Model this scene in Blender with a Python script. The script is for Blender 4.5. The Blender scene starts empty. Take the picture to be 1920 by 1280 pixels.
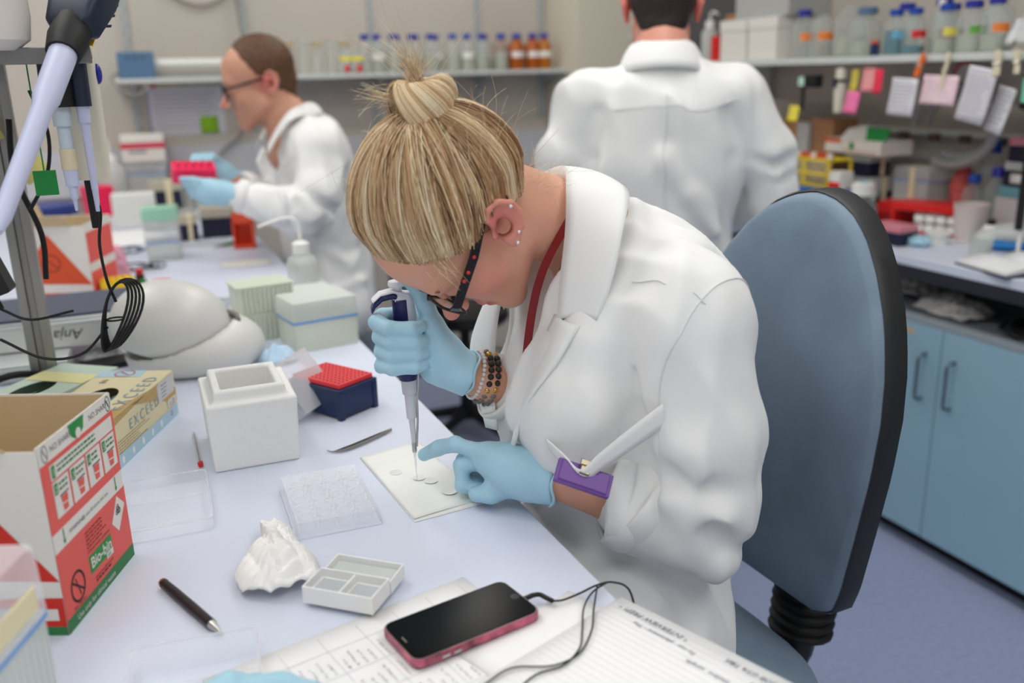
import bpy, bmesh, math, random
import numpy as np
from mathutils import Vector, Matrix, Euler
random.seed(7); rng = np.random.default_rng(7)
S = bpy.context.scene
C = S.collection
R = math.radians
PI = math.pi

# ------------------------------------------------------------------ camera
YAW, PITCH, ROLL = R(22.9), R(16.5), R(1.4)
fw = Vector((math.sin(YAW)*math.cos(PITCH), math.cos(YAW)*math.cos(PITCH), -math.sin(PITCH)))
rt = Vector((math.cos(YAW), -math.sin(YAW), 0)); upv = rt.cross(fw)
ax = rt*math.cos(ROLL) - upv*math.sin(ROLL); ay = rt*math.sin(ROLL) + upv*math.cos(ROLL)
cd = bpy.data.cameras.new('camera'); cam = bpy.data.objects.new('camera', cd); C.objects.link(cam)
M = Matrix((ax, ay, -fw)).transposed().to_4x4(); M.translation = (0, 0, 1.47)
cam.matrix_world = M
cd.sensor_width = 36; cd.lens = 1710/1920*36; cd.clip_start = 0.02
cd.dof.use_dof = True; cd.dof.focus_distance = 1.2; cd.dof.aperture_fstop = 2.5
S.camera = cam
# ------------------------------------------------------------------ light
S.view_settings.view_transform = 'Standard'; S.view_settings.look = 'None'
S.view_settings.gamma = 1; S.view_settings.use_curve_mapping = False
S.view_settings.exposure = 0.2
S.cycles.transparent_max_bounces = 24
W = bpy.data.worlds.new('world'); S.world = W; W.use_nodes = True
W.node_tree.nodes['Background'].inputs[0].default_value = (0.93, 0.96, 1.0, 1)
W.node_tree.nodes['Background'].inputs[1].default_value = 0.5
PANEL_STRENGTH = 5.2          # ceiling light panels (built with the ceiling below)

# ------------------------------------------------------------------ helpers
def lin(c):
    return tuple((x/12.92 if x <= 0.04045 else ((x+0.055)/1.055)**2.4) for x in c)
def rgb(r, g, b): return lin((r/255, g/255, b/255))
MATS = {}
def mat(name, col, rough=0.5, metal=0.0, alpha=1.0, trans=0.0, noise=0.0, nscale=40.0, bump=0.0, bscale=200.0,
        spec=0.5, sheen=0.0, emit=0.0, ior=1.45, coat=0.0, sss=0.0, stretch=None, facing=0.0, vcol=None):
    if name in MATS: return MATS[name]
    m = bpy.data.materials.new(name); m.use_nodes = True
    nt = m.node_tree; b = nt.nodes['Principled BSDF']; L = nt.links
    col = tuple(col)+(1,)
    b.inputs['Base Color'].default_value = col
    b.inputs['Roughness'].default_value = rough; b.inputs['Metallic'].default_value = metal
    b.inputs['Alpha'].default_value = alpha; b.inputs['Transmission Weight'].default_value = trans
    b.inputs['Specular IOR Level'].default_value = spec; b.inputs['IOR'].default_value = ior
    b.inputs['Sheen Weight'].default_value = sheen; b.inputs['Coat Weight'].default_value = coat
    if sss:
        b.inputs['Subsurface Weight'].default_value = sss; b.inputs['Subsurface Radius'].default_value = (0.9, 0.35, 0.2)
        b.inputs['Subsurface Scale'].default_value = 0.006
    if emit:
        b.inputs['Emission Color'].default_value = col; b.inputs['Emission Strength'].default_value = emit
    tc = None
    if noise or bump:
        tc = nt.nodes.new('ShaderNodeTexCoord'); mp = nt.nodes.new('ShaderNodeMapping')
        L.new(tc.outputs['Object'], mp.inputs[0])
        if stretch: mp.inputs['Scale'].default_value = stretch
    src = None
    if vcol:
        at = nt.nodes.new('ShaderNodeAttribute'); at.attribute_name = vcol; src = at.outputs['Color']
    if noise:
        n = nt.nodes.new('ShaderNodeTexNoise'); n.inputs['Scale'].default_value = nscale; n.inputs['Detail'].default_value = 5
        L.new(mp.outputs[0], n.inputs['Vector'])
        mr = nt.nodes.new('ShaderNodeMapRange'); mr.inputs[1].default_value = 0.3; mr.inputs[2].default_value = 0.7
        mr.inputs[3].default_value = 1-noise; mr.inputs[4].default_value = 1+noise
        L.new(n.outputs['Fac'], mr.inputs[0])
        mx = nt.nodes.new('ShaderNodeVectorMath'); mx.operation = 'SCALE'
        if src: L.new(src, mx.inputs[0])
        else: mx.inputs[0].default_value = col[:3]
        L.new(mr.outputs[0], mx.inputs['Scale']); src = mx.outputs[0]
    if src: L.new(src, b.inputs['Base Color'])
    if bump:
        n2 = nt.nodes.new('ShaderNodeTexNoise'); n2.inputs['Scale'].default_value = bscale; n2.inputs['Detail'].default_value = 4
        L.new(mp.outputs[0], n2.inputs['Vector'])
        bp = nt.nodes.new('ShaderNodeBump'); bp.inputs['Strength'].default_value = bump; bp.inputs['Distance'].default_value = 0.002
        L.new(n2.outputs['Fac'], bp.inputs['Height']); L.new(bp.outputs[0], b.inputs['Normal'])
    if facing:      # clear plastic: more of it shows at grazing angles, as for any dielectric
        lw = nt.nodes.new('ShaderNodeLayerWeight'); lw.inputs['Blend'].default_value = 0.5
        mr = nt.nodes.new('ShaderNodeMapRange'); mr.inputs[1].default_value = 0.45; mr.inputs[2].default_value = 1.0
        mr.inputs[3].default_value = alpha; mr.inputs[4].default_value = facing
        L.new(lw.outputs['Facing'], mr.inputs[0]); L.new(mr.outputs[0], b.inputs['Alpha'])
    MATS[name] = m
    return m

class MB:
    """collects shapes, build() links them as ONE mesh object"""
    def __init__(s): s.v = []; s.f = []; s.M = None
    def add(s, vs, fs):
        o = len(s.v)
        s.v += [tuple(s.M @ Vector(p)) if s.M else tuple(p) for p in vs]
        s.f += [tuple(i+o for i in f) for f in fs]; return s
    def box(s, c, d, rz=0, taper=1.0, shear=(0, 0)):
        hx, hy, hz = d[0]/2, d[1]/2, d[2]/2; vs = []
        for z, t in ((-hz, 1), (hz, taper)):
            for x, y in ((-hx, -hy), (hx, -hy), (hx, hy), (-hx, hy)):
                x2, y2 = x*t, y*t
                X = x2*math.cos(rz)-y2*math.sin(rz); Y = x2*math.sin(rz)+y2*math.cos(rz)
                vs.append((c[0]+X+(shear[0] if z > 0 else 0), c[1]+Y+(shear[1] if z > 0 else 0), c[2]+z))
        return s.add(vs, [(3, 2, 1, 0), (4, 5, 6, 7), (0, 1, 5, 4), (1, 2, 6, 5), (2, 3, 7, 6), (3, 0, 4, 7)])
    def bb(s, a, b): return s.box([(a[i]+b[i])/2 for i in range(3)], [abs(b[i]-a[i]) for i in range(3)])
    def prism(s, poly, z0, z1, top=None):
        n = len(poly); top = top or poly
        vs = [(p[0], p[1], z0) for p in poly]+[(p[0], p[1], z1) for p in top]
        return s.add(vs, [tuple(range(n-1, -1, -1)), tuple(range(n, 2*n))]+[(i, (i+1) % n, n+(i+1) % n, n+i) for i in range(n)])
    def loft(s, rings, cap=True, closed=False):
        n = len(rings[0]); vs = [p for r in rings for p in r]; fs = []
        m = len(rings)
        for k in range(m if closed else m-1):
            k2 = (k+1) % m
            for i in range(n): fs.append((k*n+i, k*n+(i+1) % n, k2*n+(i+1) % n, k2*n+i))
        if cap and not closed:
            fs.append(tuple(range(n-1, -1, -1))); fs.append(tuple(range((m-1)*n, m*n)))
        return s.add(vs, fs)
    def lathe(s, prof, c=(0, 0, 0), n=20, cap=True, sx=1, sy=1):
        return s.loft([[(c[0]+r*sx*math.cos(2*PI*i/n), c[1]+r*sy*math.sin(2*PI*i/n), c[2]+z) for i in range(n)] for r, z in prof], cap)
    def tube(s, pts, r, n=8, closed=False, cap=True):
        pts = [Vector(p) for p in pts]; m = len(pts); rings = []
        rr = r if hasattr(r, '__len__') else [r]*m
        t0 = (pts[1]-pts[0]).normalized(); a = t0.orthogonal().normalized()
        for k in range(m):
            if closed: t = (pts[(k+1) % m]-pts[k-1])
            else: t = pts[min(k+1, m-1)]-pts[max(k-1, 0)]
            t = t.normalized() if t.length > 1e-9 else t0
            a = (a-t*a.dot(t)); a = a.normalized() if a.length > 1e-6 else t.orthogonal().normalized()
            b = t.cross(a)
            rings.append([pts[k]+(a*math.cos(2*PI*i/n)+b*math.sin(2*PI*i/n))*rr[k] for i in range(n)])
        return s.loft(rings, cap, closed)
    def cyl(s, p0, p1, r, r2=None, n=16): return s.tube([p0, p1], [r, r if r2 is None else r2], n)
    def grid(s, fn, nu, nv, closeu=False):
        vs = [fn(i/(nu if closeu else nu-1), j/(nv-1)) for i in range(nu) for j in range(nv)]; fs = []
        for i in range(nu if closeu else nu-1):
            for j in range(nv-1):
                i2 = (i+1) % nu; fs.append((i*nv+j, i2*nv+j, i2*nv+j+1, i*nv+j+1))
        return s.add(vs, fs)
    def sphere(s, c, r, n=12, m=8):
        r = r if hasattr(r, '__len__') else (r, r, r)
        return s.loft([[(c[0]+r[0]*math.sin(t)*math.cos(2*PI*i/n), c[1]+r[1]*math.sin(t)*math.sin(2*PI*i/n), c[2]-r[2]*math.cos(t)) for i in range(n)]
                       for t in [0.02+(PI-0.04)*k/(m-1) for k in range(m)]])
    def build(s, name, m, parent=None, loc=None, rot=None, bevel=0, seg=2, smooth=False, solid=0, sub=0, kind=None, angle=40):
        me = bpy.data.meshes.new(name); me.from_pydata(s.v, [], s.f); me.update()
        return link(name, me, m, parent, loc, rot, bevel, seg, smooth, solid, sub, kind, angle)

def link(name, me, m, parent=None, loc=None, rot=None, bevel=0, seg=2, smooth=False, solid=0, sub=0, kind=None, angle=40):
    o = bpy.data.objects.new(name, me); C.objects.link(o)
    if m: me.materials.append(m)
    if loc is not None: o.location = loc
    if rot is not None: o.rotation_euler = rot
    if parent: o.parent = parent
    if solid:
        q = o.modifiers.new('s', 'SOLIDIFY'); q.thickness = solid; q.offset = 0
    if bevel:
        q = o.modifiers.new('b', 'BEVEL'); q.width = bevel; q.segments = seg; q.limit_method = 'ANGLE'; q.angle_limit = R(35)
    if sub:
        q = o.modifiers.new('u', 'SUBSURF'); q.levels = sub; q.render_levels = sub
    if smooth:
        me.polygons.foreach_set('use_smooth', [True]*len(me.polygons))
        if angle:
            try: me.set_sharp_from_angle(angle=R(angle))
            except Exception: pass
    if kind: o['kind'] = kind
    return o
def tag(o, label, cat, group=None):
    o['label'] = label; o['category'] = cat
    if group: o['group'] = group
    return o
def thing(name, label, cat, loc=(0, 0, 0), rz=0.0, group=None, rot=None):
    o = bpy.data.objects.new(name, None); C.objects.link(o); o.empty_display_size = 0.05
    o.location = loc; o.rotation_euler = rot if rot else (0, 0, rz)
    return tag(o, label, cat, group)
def copy_tree(o, parent=None, loc=None, rz=None, label=None):
    c = o.copy(); C.objects.link(c)
    if parent: c.parent = parent
    for ch in list(o.children):
        if ch != c: copy_tree(ch, c)
    if loc is not None: c.location = loc
    if rz is not None: c.rotation_euler = (0, 0, rz)
    if label: c['label'] = label
    return c
def text(parent, body, size, m, loc, rot=(0, 0, 0), ext=0.0002, shear=0.0, name='lettering', align='LEFT', spacing=1.0, bold=0.0):
    cu = bpy.data.curves.new('t', 'FONT'); cu.body = body; cu.size = size; cu.extrude = ext; cu.shear = shear
    cu.align_x = align; cu.space_character = spacing; cu.offset = bold; cu.resolution_u = 3
    to = bpy.data.objects.new('t', cu); C.objects.link(to)
    bpy.context.view_layer.update()
    me = bpy.data.meshes.new_from_object(to.evaluated_get(bpy.context.evaluated_depsgraph_get()))
    bpy.data.objects.remove(to); bpy.data.curves.remove(cu)
    me.materials.clear()
    o = link(name, me, m, parent)
    o.matrix_local = Matrix.Translation(loc) @ (rot if isinstance(rot, Matrix) else Euler(rot).to_matrix().to_4x4())
    return o
def frame(ex, ey):
    ex = Vector(ex).normalized(); ez = ex.cross(Vector(ey)).normalized(); ey = ez.cross(ex)
    return Matrix((ex, ey, ez)).transposed().to_4x4()
def rrect(w, h, r, n=5, cx=0, cy=0):
    p = []
    for sx, sy, a0 in ((1, 1, 0), (-1, 1, 90), (-1, -1, 180), (1, -1, 270)):
        for k in range(n):
            a = R(a0+90*k/(n-1)); p.append((cx+sx*(w/2-r)+r*math.cos(a), cy+sy*(h/2-r)+r*math.sin(a)))
    return p
def struct(o): o['kind'] = 'structure'; return o
def bez(pts, n=8):
    """smooth curve through pts (Catmull-Rom)"""
    P = [Vector(p) for p in pts]; P = [P[0]*2-P[1]]+P+[P[-1]*2-P[-2]]; out = []
    for i in range(1, len(P)-2):
        for k in range(n):
            t = k/n; a, b, c, d = P[i-1:i+3]
            out.append(0.5*((2*b)+(c-a)*t+(2*a-5*b+4*c-d)*t*t+(3*b-a-3*c+d)*t**3))
    return out+[P[-2]]

# materials
white = mat('white_plastic', rgb(232, 232, 226), 0.4)
black = mat('black_plastic', rgb(22, 22, 24), 0.45)
blackr = mat('black_rubber', rgb(16, 16, 17), 0.6)
steel = mat('steel', rgb(190, 188, 184), 0.3, 1.0)
alu = mat('anodised_aluminium', rgb(160, 158, 154), 0.42, 0.85, noise=0.04, nscale=60, stretch=(1, 1, 0.05))
clear = mat('clear_plastic', rgb(250, 252, 255), 0.06, alpha=0.05, facing=0.45)
clear2 = mat('clear_plastic_thick', rgb(248, 250, 253), 0.1, alpha=0.10, facing=0.55)
glass = mat('bottle_glass', rgb(205, 215, 212), 0.05, alpha=0.22, facing=0.9)
frost = mat('frosted_plastic', rgb(226, 232, 226), 0.4, alpha=0.55, facing=0.85)
frostb = mat('frosted_lid', rgb(242, 242, 246), 0.35, alpha=0.34, facing=0.7)
pgreen = mat('pale_green_plastic', rgb(232, 238, 222), 0.45, alpha=0.8, facing=0.95)
paper = mat('paper', rgb(240, 240, 240), 0.85, noise=0.015, nscale=30)
ink = mat('ink', rgb(96, 98, 118), 0.8)
inkd = mat('black_print', rgb(30, 30, 34), 0.7)
navy = mat('navy_plastic', rgb(22, 44, 84), 0.4)
navy2 = mat('dark_navy_plastic', rgb(22, 24, 52), 0.45)
bluecap = mat('blue_cap', rgb(20, 70, 165), 0.4)
bluecap2 = mat('violet_blue_cap', rgb(36, 44, 150), 0.4)
red = mat('red_plastic', rgb(214, 30, 28), 0.4)
coral = mat('coral_print', rgb(228, 92, 82), 0.55)
orange = mat('orange_print', rgb(216, 82, 40), 0.55)
hotpink = mat('hot_pink_plastic', rgb(244, 40, 92), 0.4)
green = mat('green_print', rgb(24, 138, 60), 0.55)
dgreen = mat('dark_green_print', rgb(44, 120, 66), 0.55)
yellow = mat('yellow_plastic', rgb(242, 200, 32), 0.45)
yelp = mat('yellow_paper', rgb(238, 222, 70), 0.8)
pinkp = mat('pink_paper', rgb(250, 120, 175), 0.8)
lpink = mat('pale_pink_paper', rgb(246, 214, 224), 0.8)
redp = mat('red_paper', rgb(236, 50, 80), 0.8)
greenp = mat('lime_paper', rgb(146, 196, 40), 0.8)
card = mat('card_inside', rgb(206, 184, 146), 0.8, noise=0.03, nscale=25)
cardw = mat('white_card', rgb(226, 222, 214), 0.65)
brownc = mat('brown_cardboard', rgb(168, 122, 84), 0.8, noise=0.05, nscale=20)
foam = mat('polystyrene', rgb(240, 240, 236), 0.75, noise=0.012, nscale=160, bump=0.12, bscale=420)
tape = mat('masking_tape', rgb(232, 220, 180), 0.75)
glove = mat('blue_nitrile', rgb(166, 208, 226), 0.5, noise=0.04, nscale=14, bump=0.25, bscale=120, sheen=0.1)
greyp = mat('grey_plastic', rgb(176, 176, 172), 0.5)
cable = mat('grey_cable', rgb(140, 134, 128), 0.55)
amber = mat('amber_liquid_bottle', rgb(170, 84, 18), 0.12, noise=0.08, nscale=20)
skyb = mat('bright_blue_plastic', rgb(24, 96, 190), 0.45)

# ------------------------------------------------------------------ room
BT = 0.92           # bench top height
XE = 0.436          # front edge of the near bench
XR = 2.11           # front edge of the right-hand bench
YB = 4.35           # back wall
XW = 2.86           # right wall
floor_m = mat('speckled_vinyl', rgb(150, 160, 190), 0.5, noise=0.07, nscale=55)
wall_m = mat('cream_wall_paint', rgb(196, 188, 177), 0.75, noise=0.01, nscale=3)
struct(MB().bb((-3, -2.5, -0.05), (5, 6, 0)).build('floor', floor_m))
struct(MB().bb((-3, YB, 0), (5, YB+0.1, 2.75)).build('wall_back', wall_m))
struct(MB().bb((XW, -2.5, 0), (XW+0.1, 3.78, 2.75)).build('wall_right', wall_m))
struct(MB().bb((-1.7, -2.5, 0), (-1.6, YB, 0.95)).bb((-1.7, -2.5, 2.5), (-1.6, YB, 2.75)).build('wall_left', wall_m))  # unseen wall, left open in the middle to let in side fill light
wn = MB()
for y in (-2.5, -0.8, 0.9, 2.6, YB-0.06): wn.bb((-1.68, y, 0.95), (-1.62, y+0.06, 2.5))
struct(wn.build('added_window_1', mat('added_frame_white', rgb(230, 230, 228), 0.5)))  # window added out of view so world light brightens the right-hand shelves
struct(MB().bb((-3, -2.5, 2.75), (5, 6, 2.85)).build('ceiling', mat('ceiling_white', rgb(236, 236, 232), 0.9)))
struct(MB().bb((2.06, 3.99, 0), (2.36, YB, 2.75)).build('trim_1', mat('cream_column_paint', rgb(214, 208, 190), 0.7)))
tube_m = mat('fluorescent_diffuser', (1.0, 0.985, 0.95), 0.5, emit=PANEL_STRENGTH)
lamp_frame = mat('lamp_frame', rgb(225, 225, 225), 0.5)
for i, (x, y) in enumerate(((-0.5, -0.3), (1.15, -0.3), (-0.5, 1.6), (1.15, 1.6), (-0.5, 3.3), (1.3, 3.3))):
    t = thing('ceiling_light', 'white recessed ceiling light panel over the '+('left side behind the camera', 'right side behind the camera', 'near bench', 'chair of the blonde woman', 'far end of the near bench', 'seated man\'s chair and stool')[i], 'light', (x, y, 2.75), 0, 'ceiling light panels')
    MB().bb((-0.3, -0.6, -0.012), (0.3, 0.6, -0.004)).build('diffuser', tube_m, t)
    fm = MB()
    for a, b in (((-0.33, -0.63), (-0.3, 0.63)), ((0.3, -0.63), (0.33, 0.63)), ((-0.3, -0.63), (0.3, -0.6)), ((-0.3, 0.6), (0.3, 0.63))):
        fm.bb((a[0], a[1], -0.016), (b[0], b[1], -0.001))
    fm.build('lamp_rim', lamp_frame, t)

# ------------------------------------------------------------------ benches
bench_m = mat('white_blue_laminate', rgb(214, 220, 236), 0.38, noise=0.008, nscale=4)
edge_m = mat('grey_laminate_edge', rgb(120, 122, 126), 0.5)
b = thing('lab_bench', 'long pale blue-white laminate lab bench in the foreground', 'bench', (0, 0, 0))
MB().bb((-0.75, -1.0, BT-0.03), (XE, 4.33, BT)).build('bench_top', bench_m, b, bevel=0.003)
for y in (-0.6, 1.75, 3.6):
    MB().bb((0.25, y, 0), (0.29, y+0.05, BT-0.03)).build('bench_leg', greyp, b)
    MB().bb((-0.7, y, 0), (-0.66, y+0.05, BT-0.03)).build('bench_leg', greyp, b)
MB().bb((-0.7, -1, BT-0.1), (0.29, 4.3, BT-0.03)).build('bench_frame', greyp, b)

cab_blue = mat('sky_blue_laminate', rgb(150, 186, 204), 0.42, noise=0.01, nscale=5)
b = thing('side_bench', 'white side bench top with dark edge along the right wall', 'bench', (0, 0, 0))
MB().bb((XR, -1.2, BT-0.028), (XW-0.002, 3.6, BT)).build('bench_top', bench_m, b, bevel=0.002)
MB().bb((XR+0.002, -1.2, BT-0.066), (XW-0.002, 3.6, BT-0.0281)).build('dark_apron', mat('dark_apron', rgb(44, 46, 54), 0.5), b)
for y in (0.2, 3.4):
    MB().bb((XR+0.06, y, 0.74), (XR+0.1, y+0.05, BT-0.066)).build('bench_post', greyp, b)
MB().bb((XR+0.5, -1.2, 0.74), (XW-0.002, 3.6, BT-0.066)).build('rear_panel', mat('rear_panel_grey', rgb(150, 150, 150), 0.7), b)  # rear panel in one even grey
hand_m = mat('grey_metal_handle', rgb(128, 138, 150), 0.35, 0.8)
seam = mat('cabinet_grey_edge', rgb(150, 160, 168), 0.5)
def cabinet(y0, y1, label, tagged=False):
    t = thing('base_cabinet', label, 'cabinet', (XR+0.02, y0, 0), 0, 'blue base cabinets under the side bench')
    w = y1-y0
    MB().bb((0.02, 0, 0.06), (XW-XR-0.03, w, 0.735)).build('body', seam, t)
    MB().bb((0.06, 0, 0), (XW-XR-0.03, w, 0.06)).build('plinth', black, t)
    n = 2
    for k in range(n):
        a = k*w/n+0.002; c = (k+1)*w/n-0.002
        d = MB().bb((0, a, 0.062), (0.018, c, 0.722)).build('door', cab_blue, t, bevel=0.0015)
        hy = c-0.05 if k == 0 else a+0.05
        MB().tube(bez([(0, hy, 0.50), (-0.022, hy, 0.503), (-0.03, hy, 0.515), (-0.03, hy, 0.56), (-0.03, hy, 0.625), (-0.022, hy, 0.638), (0, hy, 0.641)], 5), 0.0055, 8).build('handle', hand_m, d, smooth=True)
        if tagged and k == 0:
            pass
    MB().bb((0, 0, 0.724), (XW-XR-0.03, w, 0.738)).build('cabinet_top', seam, t)
    return t
# the door seam seen in the photograph falls at y = 1.90
cabinet(0.42, 1.37, 'blue base cabinet nearest the camera under the side bench')
c2 = cabinet(1.38, 2.30, 'blue base cabinet with two grey handles beside the chair')
cabinet(2.31, 3.23, 'blue base cabinet behind the chair and standing person')

# ------------------------------------------------------------------ organic shapes: distance fields turned into meshes
class Field:
    def __init__(s, lo, hi, h):
        s.lo = np.array(lo, float); s.h = h; s.n = np.ceil((np.array(hi)-s.lo)/h).astype(int)+1
        s.F = np.full(tuple(s.n), 1.0, np.float32)
    def _win(s, lo, hi):
        a = np.clip(np.floor((np.array(lo)-s.lo)/s.h).astype(int), 0, s.n); b = np.clip(np.ceil((np.array(hi)-s.lo)/s.h).astype(int)+1, 0, s.n)
        if np.any(b <= a): return None, None
        ix = np.ix_(np.arange(a[0], b[0]), np.arange(a[1], b[1]), np.arange(a[2], b[2]))
        g = [(s.lo[i]+np.arange(a[i], b[i])*s.h).astype(np.float32) for i in range(3)]
        return (slice(a[0], b[0]), slice(a[1], b[1]), slice(a[2], b[2])), (g[0][:, None, None], g[1][None, :, None], g[2][None, None, :])
    def _mix(s, w, d, k, op):
        A = s.F[w]
        if op == 'sub': A = -A
        if k > 0:
            h = np.maximum(k-np.abs(A-d), 0)/k; Rr = np.minimum(A, d)-h*h*k*0.25
        else: Rr = np.minimum(A, d)
        s.F[w] = -Rr if op == 'sub' else Rr
    def cone(s, a, b, ra, rb=None, k=0.02, op='add', sq=None):
        """tapered capsule; sq=(axis vector, factor) flattens it along an axis"""
        a = np.array(a, float); b = np.array(b, float); rb = ra if rb is None else rb
        m = max(ra, rb)*(1.0 if not sq else max(1, sq[1]))+k+3*s.h
        w, g = s._win(np.minimum(a, b)-m, np.maximum(a, b)+m)
        if w is None: return s
        ab = b-a; L = float(ab@ab)+1e-12
        p = [g[i]-a[i] for i in range(3)]
        t = np.clip((p[0]*ab[0]+p[1]*ab[1]+p[2]*ab[2])/L, 0, 1)
        q = [p[i]-t*ab[i] for i in range(3)]
        d2 = q[0]**2+q[1]**2+q[2]**2
        if sq:
            ax_ = np.array(sq[0], float); ax_ /= np.linalg.norm(ax_)
            c = q[0]*ax_[0]+q[1]*ax_[1]+q[2]*ax_[2]; d2 = d2-c*c+(c/sq[1])**2
        s._mix(w, np.sqrt(d2)-(ra+(rb-ra)*t), k, op); return s
    def chain(s, pts, rs, k=0.02, op='add', sq=None):
        for i in range(len(pts)-1): s.cone(pts[i], pts[i+1], rs[i], rs[i+1], k, op, sq)
        return s
    def ell(s, c, r, k=0.02, op='add', B=None):
        """ellipsoid, B = rows are its axes"""
        c = np.array(c, float); r = np.array(r, float); m = r.max()+k+3*s.h
        w, g = s._win(c-m, c+m)
        if w is None: return s
        p = [g[i]-c[i] for i in range(3)]
        if B is not None: p = [p[0]*B[j][0]+p[1]*B[j][1]+p[2]*B[j][2] for j in range(3)]
        k0 = np.sqrt((p[0]/r[0])**2+(p[1]/r[1])**2+(p[2]/r[2])**2); k1 = np.sqrt((p[0]/r[0]**2)**2+(p[1]/r[1]**2)**2+(p[2]/r[2]**2)**2)
        s._mix(w, k0*(k0-1)/np.maximum(k1, 1e-6), k, op); return s
    def half(s, p0, nrm, k=0.005):
        """cut away everything on the side nrm points to"""
        nrm = np.array(nrm, float); nrm /= np.linalg.norm(nrm)
        g = [(s.lo[i]+np.arange(s.n[i])*s.h).astype(np.float32) for i in range(3)]
        d = (g[0][:, None, None]-p0[0])*nrm[0]+(g[1][None, :, None]-p0[1])*nrm[1]+(g[2][None, None, :]-p0[2])*nrm[2]
        s._mix((slice(None),)*3, -d.astype(np.float32), k, 'sub'); return s
    def noise(s, fn):
        g = [(s.lo[i]+np.arange(s.n[i])*s.h).astype(np.float32) for i in range(3)]
        s.F += fn(g[0][:, None, None], g[1][None, :, None], g[2][None, None, :]); return s
    def mesh(s):
        F = s.F; ins = F < 0; nx, ny, nz = F.shape
        c = np.zeros((nx-1, ny-1, nz-1), np.int8); offs = [(i, j, k) for i in (0, 1) for j in (0, 1) for k in (0, 1)]
        for i, j, k in offs: c += ins[i:nx-1+i, j:ny-1+j, k:nz-1+k]
        act = (c > 0) & (c < 8); idx = np.argwhere(act); N = len(idx)
        lut = np.full(act.shape, -1, np.int64); lut[act] = np.arange(N)
        acc = np.zeros((N, 3)); cnt = np.zeros(N)
        val = {o: F[idx[:, 0]+o[0], idx[:, 1]+o[1], idx[:, 2]+o[2]] for o in offs}
        for o in offs:
            for a in range(3):
                if o[a] == 0:
                    o2 = tuple(1 if q == a else o[q] for q in range(3)); v0 = val[o]; v1 = val[o2]
                    m = (v0 < 0) != (v1 < 0)
                    t = np.where(m, v0/np.where(m, v0-v1, 1), 0)
                    P = np.tile(np.array(o, float), (N, 1)); P[:, a] = t
                    acc += P*m[:, None]; cnt += m
        V = s.lo+(idx+acc/np.maximum(cnt, 1)[:, None])*s.h
        quads = []
        for a in range(3):
            b_, c_ = (a+1) % 3, (a+2) % 3
            sl0 = [slice(None)]*3; sl1 = [slice(None)]*3; sl0[a] = slice(0, -1); sl1[a] = slice(1, None)
            i0 = ins[tuple(sl0)]; i1 = ins[tuple(sl1)]; e = np.argwhere(i0 != i1)
            ok = (e[:, b_] > 0) & (e[:, c_] > 0) & (e[:, b_] < F.shape[b_]-1) & (e[:, c_] < F.shape[c_]-1); e = e[ok]
            fl = i0[e[:, 0], e[:, 1], e[:, 2]]
            def cell(db, dc):
                q = e.copy(); q[:, b_] += db; q[:, c_] += dc; return lut[q[:, 0], q[:, 1], q[:, 2]]
            A, Bq, Cq, D = cell(-1, -1), cell(0, -1), cell(0, 0), cell(-1, 0)
            quads.append(np.where(fl[:, None], np.stack([A, Bq, Cq, D], 1), np.stack([D, Cq, Bq, A], 1)))
        return V, np.concatenate(quads)
def relax(V, Q, it=2, lam=0.5):
    n = len(V)
    E = np.concatenate([Q[:, [0, 1]], Q[:, [1, 2]], Q[:, [2, 3]], Q[:, [3, 0]]])
    a = np.concatenate([E[:, 0], E[:, 1]]); b = np.concatenate([E[:, 1], E[:, 0]])
    deg = np.maximum(np.bincount(a, minlength=n), 1)[:, None]
    for _ in range(it):
        S_ = np.stack([np.bincount(a, weights=V[b, i], minlength=n) for i in range(3)], 1)
        V = V*(1-lam)+lam*S_/deg
    return V
def np_mesh(name, V, Q):
    me = bpy.data.meshes.new(name)
    me.vertices.add(len(V)); me.vertices.foreach_set('co', V.astype(np.float32).ravel())
    k = Q.shape[1]
    me.loops.add(len(Q)*k); me.loops.foreach_set('vertex_index', Q.astype(np.int32).ravel())
    me.polygons.add(len(Q)); me.polygons.foreach_set('loop_start', np.arange(0, len(Q)*k, k, dtype=np.int32))
    me.update(); me.validate()
    me.polygons.foreach_set('use_smooth', [True]*len(me.polygons))
    return me
def set_col(me, cols, name='Col'):
    at = me.color_attributes.new(name, 'FLOAT_COLOR', 'POINT')
    c = np.ones((len(me.vertices), 4), np.float32); c[:, :3] = cols; at.data.foreach_set('color', c.ravel())
def organic(f, name, m, parent=None, it=2, loc=None, rot=None, colfn=None):
    V, Q = f.mesh(); V = relax(V, Q, it)
    me = np_mesh(name, V, Q)
    if colfn is not None: set_col(me, colfn(V))
    return link(name, me, m, parent, loc, rot)
def vnoise(seed, scale, amp, aniso=(1, 1, 1)):
    """smooth pseudo noise from a few random sine waves"""
    r = np.random.default_rng(seed); ks = r.normal(size=(7, 3))*np.array(aniso)*scale; ph = r.uniform(0, 6.28, 7)
    def fn(x, y, z):
        o = 0
        for k, p in zip(ks, ph): o = o+np.sin(x*k[0]+y*k[1]+z*k[2]+p)
        return (o*(amp/3.0)).astype(np.float32)
    return fn

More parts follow.
